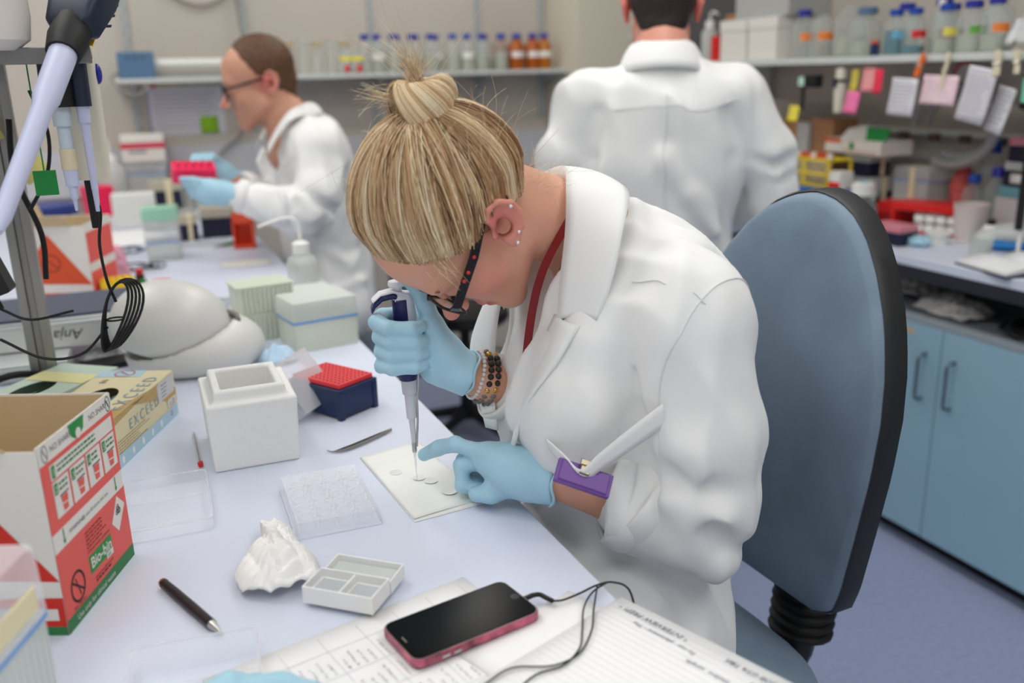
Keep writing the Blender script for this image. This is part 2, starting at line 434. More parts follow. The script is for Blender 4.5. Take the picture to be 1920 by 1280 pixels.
def vfold(seed, scale, amp, aniso=(1, 1, 1), warp=0.8):
    """ridged cloth folds: soft valleys with sharper crests, running along the axes with a small aniso factor"""
    r = np.random.default_rng(seed); ks = r.normal(size=(4, 3))*np.array(aniso)*scale; ph = r.uniform(0, 6.28, 4); w1 = r.normal(size=(4, 3))*scale*0.35
    def fn(x, y, z):
        o = 0
        for k, p, w in zip(ks, ph, w1):
            a = x*k[0]+y*k[1]+z*k[2]+p; b = np.sin(x*w[0]+y*w[1]+z*w[2]+p*2)
            o = o+(np.abs(np.sin(a*0.5+warp*b))-0.62)*(0.55+0.45*b)
        return (o*(amp/2.0)).astype(np.float32)
    return fn

# ------------------------------------------------------------------ chairs
chair_blue = mat('blue_grey_vinyl', rgb(114, 132, 149), 0.55, noise=0.13, nscale=9, bump=0.12, bscale=260)
def lab_chair(loc, rz, label, seat_z=0.6, back=True, sc=1.0):
    """faces local -X"""
    t = thing('lab_chair', label, 'chair', loc, rz, 'swivel lab chairs')
    # seat cushion
    def ring(s, z, n=40):
        out = []
        for i in range(n):
            a = 2*PI*i/n; ca, sa = math.cos(a), math.sin(a); e = 0.62
            out.append((s*0.225*math.copysign(abs(ca)**e, ca)-0.02, s*0.235*math.copysign(abs(sa)**e, sa), z))
        return out
    MB().loft([ring(0.9, seat_z-0.07), ring(0.99, seat_z-0.055), ring(1.0, seat_z-0.03), ring(0.97, seat_z-0.01), ring(0.85, seat_z), ring(0.5, seat_z+0.002)]).build('seat', chair_blue, t, smooth=True)
    MB().loft([ring(0.88, seat_z-0.095), ring(0.94, seat_z-0.07)]).build('seat_pan', black, t)
    # backrest: outline in (y, z), curved pad with a black rim and shell
    zb, zt = seat_z+0.055, seat_z+0.69
    def outline(n=64):
        pts = []
        prof = [(0.0, 0.105), (0.03, 0.142), (0.10, 0.160), (0.25, 0.182), (0.42, 0.204), (0.55, 0.212), (0.66, 0.206), (0.76, 0.186), (0.85, 0.153), (0.92, 0.117), (0.96, 0.085), (0.985, 0.052), (0.996, 0.027), (1.0, 0.0)]
        us = [0.5-0.5*math.cos(PI*i/(n//2)) for i in range(n//2+1)]
        pu, pw_ = [p[0] for p in prof], [p[1] for p in prof]
        R_ = [(float(np.interp(u, pu, pw_)), zb+(zt-zb)*u) for u in us]
        return R_+[(-y, z) for y, z in R_[-2::-1]]
    def bx(y, z): return 0.232-0.05*(y/0.235)**2*-1*-1+0.03*((z-zb)/(zt-zb))**2
    O = outline(); zc = (zb+zt)/2
    def rg(s, off): return [(bx(y*s, zc+(z-zc)*s)+off, y*s, zc+(z-zc)*s) for y, z in O]
    MB().loft([rg(0.985, 0.0), rg(0.975, -0.012), rg(0.94, -0.019), rg(0.8, -0.024), rg(0.5, -0.027), rg(0.2, -0.028)]).build('backrest', chair_blue, t, smooth=True, angle=70)
    MB().loft([rg(0.97, 0.004), rg(0.99, -0.002), rg(1.0, 0.004), rg(1.0, 0.036), rg(0.96, 0.043), rg(0.5, 0.047), rg(0.1, 0.047)], cap=False).build('back_shell', mat('black_chair_rim', rgb(30, 31, 33), 0.5, bump=0.1, bscale=500), t, smooth=True, angle=50)
    # corrugated bellows round the back upright
    P0, P1 = Vector((0.29, 0.0, seat_z-0.06)), Vector((0.315, 0.0, seat_z+0.2)); pts = []; rs = []
    n = 14
    for k in range(n):
        for q, r_ in ((0.0, 0.046), (0.25, 0.054), (0.55, 0.054), (0.85, 0.046)):
            pts.append(P0.lerp(P1, (k+q)/n)); rs.append(r_)
    MB().tube(pts, rs, 16).build('bellows', blackr, t, smooth=True)
    MB().tube(bez([(0.0, 0, seat_z-0.1), (0.2, 0, seat_z-0.11), (0.275, 0, seat_z-0.1), (0.29, 0, seat_z-0.03)], 5), 0.03, 10).build('back_bar', black, t, smooth=True)
    MB().lathe([(0.03, 0.1), (0.03, 0.3), (0.02, 0.3), (0.02, seat_z-0.09)]).build('gas_lift', black, t, smooth=True)
    MB().tube([(0.19*math.cos(2*PI*i/32), 0.19*math.sin(2*PI*i/32), 0.24) for i in range(32)], 0.011, 8, closed=True).build('foot_ring', steel, t, smooth=True)
    for k in range(5):
        a = 2*PI*k/5+0.3; ca, sa = math.cos(a), math.sin(a)
        l = MB().tube([(0.03*ca, 0.03*sa, 0.12), (0.3*ca, 0.3*sa, 0.075)], [0.026, 0.017], 8).build('base_leg', black, t, smooth=True)
        MB().cyl((0.3*ca-0.012*sa, 0.3*sa+0.012*ca, 0.03), (0.3*ca+0.012*sa, 0.3*sa-0.012*ca, 0.03), 0.03).build('castor', black, l)
    for k in range(3):
        a = 2*PI*k/3; MB().cyl((0.02*math.cos(a), 0.02*math.sin(a), 0.24), (0.19*math.cos(a), 0.19*math.sin(a), 0.24), 0.007).build('ring_spoke', steel, t)
    return t
lab_chair((0.675, 1.045, 0), R(2), 'blue-grey high-backed swivel chair with black rim behind the blonde woman', 0.605)

# ------------------------------------------------------------------ things on the near bench
def decal(parent, pts, m, name='print', off=0.0004):
    """flat print: polygon of 3D points given in the parent's frame, moved off along its normal"""
    P = [Vector(p) for p in pts]; n = (P[1]-P[0]).cross(P[-1]-P[0]).normalized()
    return MB().add([p+n*off for p in P], [tuple(range(len(P)))]).build(name, m, parent)
class Face:
    """2D print helper on one upright face of a box: s runs left to right, t up, seen from outside"""
    def __init__(s, parent, o, ex, lift=0.0006): s.p = parent; s.o = Vector(o); s.ex = Vector(ex).normalized(); s.ey = Vector((0, 0, 1)); s.n = s.ex.cross(s.ey); s.k = lift
    def top(s, ey): s.ey = Vector(ey).normalized(); s.n = s.ex.cross(s.ey).normalized(); return s
    def pt(s, a, b, l=1.0): return s.o+s.ex*a+s.ey*b+s.n*s.k*l
    def poly(s, pts, m, name='print', l=1.0): return MB().add([s.pt(a, b, l) for a, b in pts], [tuple(range(len(pts)))]).build(name, m, s.p)
    def rect(s, a0, b0, a1, b1, m, name='print', l=1.0): return s.poly([(a0, b0), (a1, b0), (a1, b1), (a0, b1)], m, name, l)
    def disc(s, a, b, r, m, name='print', l=1.0, n=20, ry=None): return s.poly([(a+r*math.cos(2*PI*i/n), b+(ry or r)*math.sin(2*PI*i/n)) for i in range(n)], m, name, l)
    def ring(s, a, b, r, w, m, name='print', l=1.0, n=24, ry=None):
        ry = ry or r
        return MB().grid(lambda u, v: s.pt(a+(r-w*v)*math.cos(2*PI*u), b+(ry-w*v)*math.sin(2*PI*u), l), n, 2, closeu=True).build(name, m, s.p)
    def line(s, a0, b0, a1, b1, w, m, name='print', l=1.0):
        d = Vector((a1-a0, b1-b0)); d.normalize(); q = Vector((-d.y, d.x))*w/2
        return s.poly([(a0-q.x, b0-q.y), (a1-q.x, b1-q.y), (a1+q.x, b1+q.y), (a0+q.x, b0+q.y)], m, name, l)
    def text(s, body, size, m, a, b, ang=0, l=1.2, **kw):
        M = frame(s.ex, s.ey) @ Matrix.Rotation(ang, 4, 'Z'); return text(s.p, body, size, m, s.pt(a, b, l), M, ext=0.0, **kw)
    def lines(s, a0, b0, a1, n, dy, w, m, name='small_print', l=1.0, rag=0.3):
        mb = MB()
        for i in range(n):
            e = a1-(a1-a0)*random.uniform(0, rag); b = b0-i*dy; x = a0
            while x < e:
                w2 = min(random.uniform(0.003, 0.009), e-x)
                mb.add([s.pt(x, b, l), s.pt(x+w2, b, l), s.pt(x+w2, b+w, l), s.pt(x, b+w, l)], [(0, 1, 2, 3)]); x += w2+0.0016
        o = mb.build(name, m, s.p, kind='stuff'); return o

def waste_carton(loc, rz, w, d, h, label, detail=True, lean=0.0):
    """cardboard clinical waste carton, local x along the printed face (0..w), y into the box"""
    t = thing('waste_carton', label, 'box', loc, rz, 'cardboard clinical waste cartons')
    th = 0.0016
    for nm, a, b_ in (('printed_wall', (0, 0, 0), (w, th, h)), ('side_wall', (0, th, 0), (th, d, h*0.985)), ('side_wall', (w-th, th, 0), (w, d, h)), ('rear_wall', (th, d-th, 0), (w-th, d, h*1.02)), ('base', (th, th, 0), (w-th, d-th, th))):
        MB().bb(a, b_).build(nm, cardw, t)
    for nm, a, b_ in (('lining', (th, th, th*2), (w-th, th*1.4, h*0.99)), ('lining', (th, th, th*2), (th*1.4, d-th, h*0.975)), ('lining', (w-th*1.4, th, th*2), (w-th, d-th, h*0.99)), ('lining', (th, d-th*1.4, th*2), (w-th, d-th, h*1.01))):
        MB().bb(a, b_).build(nm, card, t)
    # flaps standing up at the back and side
    MB().add([(th, d-th, h), (w-th, d-th, h), (w-0.012, d+0.004, h+0.034), (0.012, d+0.004, h+0.030)], [(0, 1, 2, 3)]).build('flap', card, t, solid=0.0014)
    MB().add([(th, d-th, h*0.98), (th, 0.03, h*0.98), (-0.026, 0.04, h+0.026), (-0.026, d-0.01, h+0.026)], [(0, 1, 2, 3)]).build('flap', card, t, solid=0.0014)
    A = Face(t, (0, 0, 0), (1, 0, 0)); u, v = w, h
    A.rect(0, 0, u, v*0.44, coral, 'coral_panel'); A.rect(0, 0, u, v*0.075, dgreen, 'green_strip', 1.4)
    A.rect(0, v*0.44, u, v*0.54, cardw, 'white_band', 1.0); A.rect(0, v*0.54, u, v*0.90, coral, 'coral_panel')
    A.rect(0, v*0.90, u, v, cardw, 'white_band', 1.0)
    if detail:
        A.rect(u*0.10, v*0.795, u*0.965, v*0.875, cardw, 'instruction_panel', 1.5)
        for k in range(4):
            a0 = u*(0.10+0.222*k); a1 = a0+u*0.20
            A.rect(a0, v*0.595, a1, v*0.785, cardw, 'instruction_panel', 1.5)
            A.rect(a0+u*0.012, v*0.715, a0+u*0.055, v*0.775, green, 'step_number', 2.0)
            A.text('2345'[k], v*0.05, cardw, a0+u*0.018, v*0.725, l=2.4)
            A.lines(a0+u*0.07, v*0.752, a1-u*0.01, 2, v*0.028, v*0.013, dgreen, l=2.0)
            c_ = (a0+a1)/2+u*0.012
            A.poly([(c_-u*0.04, v*0.69), (c_+u*0.045, v*0.69), (c_+u*0.03, v*0.61), (c_-u*0.025, v*0.61)], coral, 'bin_picture', 2.0)
            A.line(c_-u*0.04, v*0.652, c_+u*0.042, v*0.644, v*0.007, cardw, 'bin_picture', 2.4)
            A.line(c_-u*0.05, v*0.697, c_+u*0.06, v*0.70, v*0.006, inkd, 'bin_picture', 2.4)
        A.rect(u*0.115, v*0.802, u*0.155, v*0.868, green, 'step_number', 2.0); A.text('1', v*0.05, cardw, u*0.122, v*0.815, l=2.4)
        A.lines(u*0.18, v*0.845, u*0.80, 2, v*0.026, v*0.012, dgreen, l=2.0)
        A.text('NO SHARPS', v*0.045, inkd, u*0.14, v*0.935); A.text('NO SHARPS', v*0.045, inkd, u*0.66, v*0.935)
        for a_ in (0.075, 0.945):
            A.ring(u*a_, v*0.948, u*0.036, 0.0010, inkd, 'no_sharps_ring', 1.5, ry=v*0.044); A.line(u*(a_-0.02), v*0.975, u*(a_+0.02), v*0.92, 0.001, inkd, 'no_sharps_ring', 1.5)
        A.poly([(u*0.385, v*0.995), (u*0.60, v*0.995), (u*0.575, v*0.93), (u*0.52, v*0.905), (u*0.46, v*0.905), (u*0.41, v*0.93)], green, 'green_crest', 1.6)
        A.disc(u*0.50, v*0.925, u*0.035, cardw, 'green_crest', 2.0)
        A.text('WARNING', v*0.034, inkd, u*0.20, v*0.476); A.text('Do not fill above this line', v*0.030, dgreen, u*0.37, v*0.478)
        for a_ in (0.13, 0.88):
            A.line(u*a_, v*0.535, u*a_, v*0.455, u*0.012, green, 'arrow', 1.5); A.poly([(u*(a_-0.018), v*0.475), (u*a_, v*0.452), (u*(a_+0.018), v*0.475)], green, 'arrow', 1.6)
        A.ring(u*0.19, v*0.185, u*0.095, 0.0028, inkd, 'no_sharps_ring', 1.5, ry=v*0.085); A.line(u*0.115, v*0.235, u*0.265, v*0.135, 0.0024, inkd, 'no_sharps_ring', 1.6)
        A.line(u*0.17, v*0.235, u*0.21, v*0.13, 0.0016, inkd, 'needle_picture', 1.5); A.text('No Sharps', v*0.03, inkd, u*0.10, v*0.062+v*0.02)
        A.rect(u*0.37, v*0.165, u*0.70, v*0.265, green, 'brand_panel', 1.5)
        A.text('Bio-bin', v*0.085, cardw, u*0.385, v*0.190, l=2.0, bold=0.0003); A.rect(u*0.60, v*0.150, u*0.70, v*0.185, cardw, 'brand_panel', 2.0); A.text('500', v*0.028, green, u*0.61, v*0.157, l=2.4)
        A.text('Clinical waste container', v*0.027, inkd, u*0.37, v*0.283)
        A.lines(u*0.37, v*0.395, u*0.66, 5, v*0.021, v*0.009, mat('dark_red_print', rgb(150, 50, 46), 0.7), l=1.6)
        A.poly([(u*0.745, v*0.30), (u*0.83, v*0.225), (u*0.965, v*0.345), (u*0.865, v*0.425)], cardw, 'hazard_diamond', 1.5)
        A.ring(u*0.855, v*0.345, u*0.026, 0.0012, inkd, 'biohazard_mark', 2.0)
        for k in range(3): A.ring(u*0.855+u*0.022*math.cos(PI/2+k*2.094), v*0.345+u*0.022*math.sin(PI/2+k*2.094), u*0.02, 0.0009, inkd, 'biohazard_mark', 2.0)
        A.text('www.bio-bin.co.uk', v*0.028, inkd, u*0.42, v*0.115); A.lines(u*0.42, v*0.098, u*0.72, 1, v*0.02, v*0.010, inkd, l=1.5)
        A.text('Use only for clinical waste', v*0.042, cardw, u*0.12, v*0.022, l=1.8)
    # other visible side: big red diamond shapes
    B = Face(t, (0, d, 0), (0, -1, 0)); rd = mat('red_print', rgb(206, 38, 22), 0.55)
    B.poly([(d, v*0.30), (d*0.45, v*0.90), (-0.0, v*0.36), (-0.0, v*0.33)], rd if detail else orange, 'red_diamond')
    B.rect(0, v*0.05, d, v*0.21, rd if detail else orange, 'red_band'); B.rect(0, 0, d, v*0.05, dgreen, 'green_strip'); B.rect(d*0.30, v*0.085, d*0.96, v*0.15, cardw, 'white_panel', 1.5)
    B.lines(d*0.34, v*0.125, d*0.92, 2, v*0.028, v*0.012, dgreen, l=2.0)
    if not detail:
        B.ring(d*0.46, v*0.56, 0.022, 0.002, inkd, 'no_sharps_ring', 1.6); B.line(d*0.46-0.015, v*0.56+0.012, d*0.46+0.015, v*0.56-0.012, 0.002, inkd, 'no_sharps_ring', 1.6)
    return t
waste_carton((-0.109, 0.941, BT), math.atan2(0.915, 0.403), 0.165, 0.17, 0.208, 'open coral and white clinical waste carton at the lower left of the near bench')
waste_carton((-0.092, 2.46, BT), math.atan2(0.94, 0.34), 0.17, 0.17, 0.215, 'open orange and white waste carton further back behind the metal post', detail=False)

# glove boxes
def glove_box(loc, rz, w, d, h, label, kind):
    t = thing('glove_box', label, 'box', loc, rz, 'boxes of disposable gloves')
    cream = mat('cream_carton', rgb(226, 214, 172), 0.55) if kind else mat('pale_green_carton', rgb(190, 208, 192), 0.6)
    pale = mat('pale_blue_print', rgb(176, 206, 220), 0.55); gold_ = mat('golden_print', rgb(190, 158, 92), 0.5)
    # carton with an oval opening in the top
    MB().bb((0, 0, 0), (w, 0.001, h)).bb((0, d-0.001, 0), (w, d, h)).bb((0, 0, 0), (0.001, d, h)).bb((w-0.001, 0, 0), (w, d, h)).bb((0, 0, 0), (w, d, 0.001)).build('carton', cream, t)
    cx, cy, rx, ry = w*0.42, d*0.55, w*0.22, d*0.22; n = 32
    inner = [(cx+rx*math.cos(2*PI*i/n), cy+ry*math.sin(2*PI*i/n), h) for i in range(n)]
    outer = []
    for i in range(n):
        a = 2*PI*i/n; q = 1/max(abs(math.cos(a)), abs(math.sin(a))); X = math.cos(a)*q; Y = math.sin(a)*q
        outer.append((w/2+X*w/2, d/2+Y*d/2, h))
    mb = MB(); mb.loft([inner, outer], cap=False); mb.build('lid', cream, t, solid=0.0006)
    if kind:
        gg = MB().grid(lambda u, v: (cx+(u-0.5)*rx*2.4, cy+(v-0.5)*ry*2.4, h-0.022+0.007*math.sin(u*9+v*3)*math.cos(v*7)), 16, 12); gg.build('folded_gloves', glove, t, smooth=True)
        A = Face(t, (0, 0, 0), (1, 0, 0)); A.rect(0, 0, w, h*0.26, pale, 'blue_strip'); 
        A.poly([(w*0.30, h), (w*0.62, h*0.72), (w, h*0.30), (w, h*0.62), (w*0.72, h*0.98)], gold_, 'golden_sweep'); A.poly([(w*0.0, h*0.86), (w*0.52, h*0.98), (w*0.34, h*1.0), (0, h)], gold_, 'golden_sweep')
        A.text('EXCEED', h*0.30, mat('blue_grey_print', rgb(140, 165, 180), 0.6), w*0.24, h*0.56, spacing=1.45)
        A.lines(w*0.06, h*0.50, w*0.62, 5, h*0.055, h*0.016, mat('brown_print', rgb(150, 128, 92), 0.7), rag=0.5)
        A.rect(w*0.70, h*0.58, w*0.97, h*0.96, mat('silver_label', rgb(206, 206, 206), 0.5), 'label', 1.5); A.lines(w*0.76, h*0.88, w*0.86, 4, h*0.08, h*0.02, ink, l=2.0)
        A.rect(w*0.84, h*0.30, w*0.985, h*0.48, cardw, 'size_label', 1.5); A.text('S', h*0.15, inkd, w*0.865, h*0.33, l=2.0); A.lines(w*0.90, h*0.42, w*0.97, 3, h*0.05, h*0.018, ink, l=2.0)
        rp = mat('crimson_print', rgb(190, 60, 70), 0.6)
        A.ring(w*0.885, h*0.15, h*0.055, 0.0012, rp, 'round_mark', 1.5)
        for k in range(5): A.disc(w*(0.10+0.15*k), h*0.13, h*0.05, mat('white_print', rgb(235, 238, 240), 0.6), 'drop_mark', 1.4, ry=h*0.08)
        T = Face(t, (0, 0, h), (1, 0, 0)).top((0, 1, 0)); T.k = 0.0012
        T.text('EXCEED', d*0.26, MATS['blue_grey_print'], w*0.20, d*0.06, spacing=1.5); T.ring(w*0.93, d*0.62, d*0.14, 0.0022, rp, 'round_mark'); T.line(w*0.90, d*0.55, w*0.96, d*0.69, 0.002, rp, 'round_mark', 1.3)
        T.rect(w*0.86, d*0.36, w, d, pale, 'blue_corner', 0.6); T.poly([(0, 0), (w*0.55, 0), (w*0.30, d*0.10), (0, d*0.22)], gold_, 'golden_sweep', 0.8); T.text('EN', d*0.12, inkd, w*0.72, d*0.72)
    else:
        T = Face(t, (0, 0, h), (1, 0, 0)).top((0, 1, 0)); T.k = 0.001; T.rect(w*0.60, 0, w*0.80, d, mat('pale_yellow_print', rgb(226, 220, 160), 0.6), 'yellow_stripe'); T.lines(w*0.1, d*0.5, w*0.4, 2, d*0.12, d*0.04, dgreen)
    return t
ga = math.atan2(0.909, 0.417)
glove_box((-0.058, 1.361, BT), ga, 0.24, 0.12, 0.078, 'cream and pale blue glove box with lettering and an oval opening', 1)
glove_box((-0.185, 1.49, BT), R(52), 0.23, 0.115, 0.07, 'pale green glove box lying behind the cream one', 0)

# polystyrene box
t = thing('polystyrene_box', 'white polystyrene box with a raised inner rim', 'box', (0.136, 1.365, BT), R(-1.2))
W_, D_, H_ = 0.130, 0.156, 0.102
o_ = MB(); bo = [(-W_/2*0.94, -D_/2*0.96), (W_/2*0.94, -D_/2*0.96), (W_/2*0.94, D_/2*0.96), (-W_/2*0.94, D_/2*0.96)]; to = [(-W_/2, -D_/2), (W_/2, -D_/2), (W_/2, D_/2), (-W_/2, D_/2)]
sq = lambda k: [(x*k, y*k) for x, y in to]
ring_ = lambda p, z: [(x, y, z) for x, y in p]
o_.loft([ring_(bo, 0), ring_(to, H_), ring_(sq(0.80), H_), ring_(sq(0.78), H_+0.016), ring_(sq(0.60), H_+0.016), ring_(sq(0.56), 0.03)]).build('box_body', foam, t, bevel=0.004, seg=3)

# navy tip rack with red insert, and its frosted lid leaning on it
t = thing('tip_rack', 'navy tip rack with a red perforated insert beside the gloved hand', 'tip rack', (0.287, 1.414, BT), R(30.6))
w, d, h = 0.084, 0.120, 0.054
MB().bb((0, 0, 0.004), (w, d, h-0.004)).bb((-0.002, -0.002, h-0.006), (w+0.002, d+0.002, h-0.0005)).bb((-0.002, -0.002, 0), (0.008, 0.008, h-0.006)).bb((w-0.008, -0.002, 0), (w+0.002, 0.008, h-0.006)).bb((w-0.008, d-0.008, 0), (w+0.002, d+0.002, h-0.006)).build('rack_body', navy, t, bevel=0.001)
ins = MB().bb((0.003, 0.003, h), (w-0.003, d-0.003, h+0.008)).build('rack_insert', mat('coral_red_plastic', rgb(232, 58, 66), 0.4), t, bevel=0.001)
hm = mat('tip_hole', rgb(120, 20, 26), 0.7); hole = None
for i in range(8):
    for j in range(12):
        p = (0.010+i*(w-0.020)/7, 0.010+j*(d-0.020)/11, h+0.0081)
        if hole is None: hole = MB().lathe([(0.0026, 0), (0.0026, 0.0002)], n=8).build('hole', hm, ins); ob = hole
        else: ob = hole.copy(); C.objects.link(ob)
        ob.location = p
t = thing('rack_lid', 'frosted clear lid leaning open against the navy tip rack', 'lid', (0.252, 1.478, BT+0.007), R(30.6), None, (R(52), R(-6), R(40)))
MB().bb((-0.044, -0.004, 0), (0.044, -0.0025, 0.030)).bb((-0.044, 0.092, 0), (0.044, 0.0935, 0.030)).bb((-0.044, -0.004, 0), (-0.0425, 0.0935, 0.030)).bb((0.0425, -0.004, 0), (0.044, 0.0935, 0.030)).bb((-0.044, -0.004, 0.0285), (0.044, 0.0935, 0.030)).build('lid_shell', frostb, t)
MB().bb((0.044, 0.02, 0), (0.048, 0.03, 0.004)).bb((0.044, 0.05, 0), (0.048, 0.06, 0.004)).build('lid_clip', frostb, t)

# tweezers
t = thing('tweezers', 'curved steel tweezers lying in front of the navy tip rack', 'tweezers', (0.238, 1.287, BT), 0)
for s in (-1, 1):
    path = bez([(0.0, 0.012, 0.002+0.0005), (0.006, 0.003, 0.002), (0.018, 0.0+0.002*s, 0.003), (0.034, 0.004+0.003*s, 0.003), (0.06, 0.017+0.0032*s, 0.003), (0.09, 0.034+0.002*s, 0.003), (0.112, 0.047, 0.003)], 5)
    wd = np.interp(np.linspace(0, 1, len(path)), [0, 0.2, 0.45, 0.8, 1], [0.0005, 0.0012, 0.0038, 0.0036, 0.003])
    mb = MB(); rings = []
    for k, p in enumerate(path):
        q = (path[min(k+1, len(path)-1)]-path[max(k-1, 0)]).normalized(); sd = Vector((0, 0, 1)).cross(q)
        rings.append([p+sd*0.0006*a+Vector((0, 0, wd[k]*b+0.0005*0)) for a, b in ((-1, -0.55), (1, -0.55), (1, 0.9), (-1, 0.9))])
    mb.loft(rings).build('tweezer_arm', mat('brushed_steel', rgb(150, 146, 140), 0.35, 0.9), t)

# folded filter paper with wet spots
def sheet(name, label, cat, corners, z, m, sag=0.0, n=14, solid=0.0006, seed=0, group=None):
    r_ = np.random.default_rng(seed); ph = r_.uniform(0, 6, 4); a, b_, c, d = [Vector((x, y, 0)) for x, y in corners]; o0 = (a+b_+c+d)/4
    def fn(u, v):
        p = a.lerp(b_, u).lerp(d.lerp(c, u), v); e = min(u, 1-u, v, 1-v)
        return (p.x-o0.x+0.0006*math.sin(v*23+ph[2]), p.y-o0.y+0.0006*math.sin(u*19+ph[3]), z+sag*(0.5+0.5*math.sin(u*5+ph[0])*math.cos(v*4+ph[1]))*(1-2*e))
    o = MB().grid(fn, n, n).build(name, m, loc=(o0.x, o0.y, BT), smooth=True, solid=solid, angle=0)
    return tag(o, label, cat, group)
fp = mat('filter_paper', rgb(236, 236, 232), 0.85, noise=0.012, nscale=25)
t = thing('folded_wipe', 'folded white wipe with wet rings under the pipette tip', 'paper', (0.334, 1.141, BT))
for k, (z, s_c) in enumerate(((0.0008, 1.0), (0.0024, 0.985))):
    cs = [(0.277-0.334, 1.251-1.141), (0.372-0.334, 1.264-1.141), (0.398-0.334+0.004*k, 1.031-1.141+0.012*k), (0.290-0.334, 1.020-1.141+0.003*k)]
    a, b_, c, d = [Vector((x*s_c, y*s_c, 0)) for x, y in cs]
    MB().grid(lambda u, v: a.lerp(b_, u).lerp(d.lerp(c, u), v)+Vector((0, 0, z+0.0012*k*math.sin(u*4+1)*math.sin(v*5)**2+(0.004*(1-v)*u*k if v < 0.3 else 0))), 16, 16).build('paper_layer', fp, t, smooth=True, solid=0.0008, angle=0)
wet = mat('wet_paper', rgb(226, 227, 224), 0.3)
for x, y, r in ((-0.030, 0.055, 0.008), (-0.025, 0.030, 0.009), (0.0, -0.002, 0.009), (0.012, -0.018, 0.010), (0.024, -0.062, 0.0105), (-0.012, 0.075, 0.006)):
    MB().lathe([(r, 0), (r*0.9, 0.0001)], c=(x, y, 0.0042), n=20).build('wet_spot', wet, t, smooth=True)

# 24-well plate
t = thing('well_plate', 'clear plastic well plate with four rows of round wells', 'well plate', (0.200, 1.114, BT), R(-2.0))
w, d, h = 0.106, 0.152, 0.021
MB().loft([[(x, y, z) for x, y in rrect(w-2*e, d-2*e, 0.004)] for e, z in ((-0.0015, 0.0), (-0.0015, 0.0025), (0.0, 0.0026), (0.002, h))], cap=False).build('skirt', clear2, t, solid=0.0008)
wl = None; deck = MB().bb((-w/2+0.002, -d/2+0.002, h-0.0008), (w/2-0.002, d/2-0.002, h)).build('deck', clear, t)
rim_m = mat('clear_rim', rgb(255, 255, 255), 0.08, alpha=0.06, facing=0.55)
for i in range(4):
    for j in range(6):
        p = (-w/2+0.017+i*0.024, -d/2+0.0155+j*0.0242, 0.002)
        if wl is None:
            wl = MB().lathe([(0.0100, 0.0), (0.0104, h-0.001), (0.0112, h+0.0004), (0.0098, h+0.0006)], n=24, cap=False).build('well', rim_m, t, smooth=True); ob = wl
        else: ob = wl.copy(); C.objects.link(ob)
        ob.location = p
# clear lid box
def tray(name, label, loc, rz, w, d, h, m, th=0.0016, up=False, ridge=True, cat='box', group=None):
    t = thing(name, label, cat, loc, rz, group)
    P0 = rrect(w, d, 0.006); P1 = rrect(w-2*th, d-2*th, 0.005)
    MB().loft([[(x, y, 0) for x, y in P0], [(x, y, h) for x, y in P0], [(x, y, h) for x, y in P1], [(x, y, th) for x, y in P1]]).build('tray_body', m, t, smooth=True)
    if ridge:
        MB().tube([(x, y, h) for x, y in rrect(w, d, 0.006)], 0.0011, 6, closed=True).build('tray_rim', mat('clear_edge', rgb(235, 238, 242), 0.1, alpha=0.35, facing=0.8), t, smooth=True)
        for q in (0.18, -0.28): MB().bb((-w/2+0.003, -0.0006+d*q, th), (w/2-0.003, d*q+0.0006, th+0.002)).build('tray_rib', clear2, t)
    return t
tray('clear_tray', 'shallow clear plastic tray between carton and polystyrene box', (0.003, 1.198, BT+0.0004), R(-2), 0.108, 0.160, 0.016, clear)
b2 = tray('clear_box', 'open clear plastic box at the bottom edge with a blue glove inside', (0.004, 0.785, BT+0.0004), R(-6), 0.118, 0.10, 0.028, clear)

# blue glove tossed by the clear box
f = Field((-0.05, -0.05, -0.01), (0.12, 0.05, 0.06), 0.003)
f.chain([(0.0, 0.0, 0.018), (0.03, 0.005, 0.024), (0.075, 0.0, 0.017), (0.10, -0.01, 0.012)], [0.018, 0.016, 0.011, 0.009], 0.01).chain([(0.0, 0, 0.016), (-0.02, -0.02, 0.014)], [0.017, 0.012], 0.01).chain([(0.03, 0.005, 0.02), (0.06, 0.025, 0.013)], [0.012, 0.008], 0.006)
f.noise(vnoise(21, 110, 0.0018)); f.half((0, 0, 0.002), (0, 0, -1), 0.002)
o_ = organic(f, 'crumpled_glove', glove, None, 2, loc=(0.0, 0.728, BT+0.006)); tag(o_, 'crumpled light blue nitrile glove lying over the clear box', 'glove')

# crumpled tissue
r3 = np.random.default_rng(5)
def crumple(name, label, cat, loc, outline, hgt, m, seed, amp=0.012, group=None):
    """thin crumpled sheet: a fan of folded facets over an outline"""
    q = np.random.default_rng(seed); n = 30
    ks = q.normal(size=(6, 2))*70; ph = q.uniform(0, 6, 6)
    P = [Vector((x, y)) for x, y in outline]; N = len(P)
    def fn(u, v):
        k = u*N; i = int(k) % N; t_ = k-int(k); e = P[i].lerp(P[(i+1) % N], t_); p = e*v
        s = sum(abs(math.sin(p.x*a[0]+p.y*a[1]+b)) for a, b in zip(ks, ph))/6
        return (p.x, p.y, max(0.0008, hgt*(1-v)**0.7*(0.55+0.9*s)+amp*s*(0.3+0.7*v)))
    o = MB().grid(fn, 72, n, closeu=True).build(name, m, loc=loc, smooth=True, solid=0.0005, angle=25)
    return tag(o, label, cat, group)
tis = mat('tissue', rgb(244, 243, 240), 0.9)
crumple('tissue', 'crumpled white tissue left of the open slide box', 'tissue', (0.110, 0.965, BT), [(-0.05, 0.0), (-0.045, -0.035), (-0.012, -0.058), (0.012, -0.05), (0.040, -0.048), (0.043, 0.0), (0.036, 0.03), (0.03, 0.075), (0.014, 0.115), (-0.004, 0.11), (-0.008, 0.07), (-0.03, 0.035)], 0.034, tis, 3, 0.022)

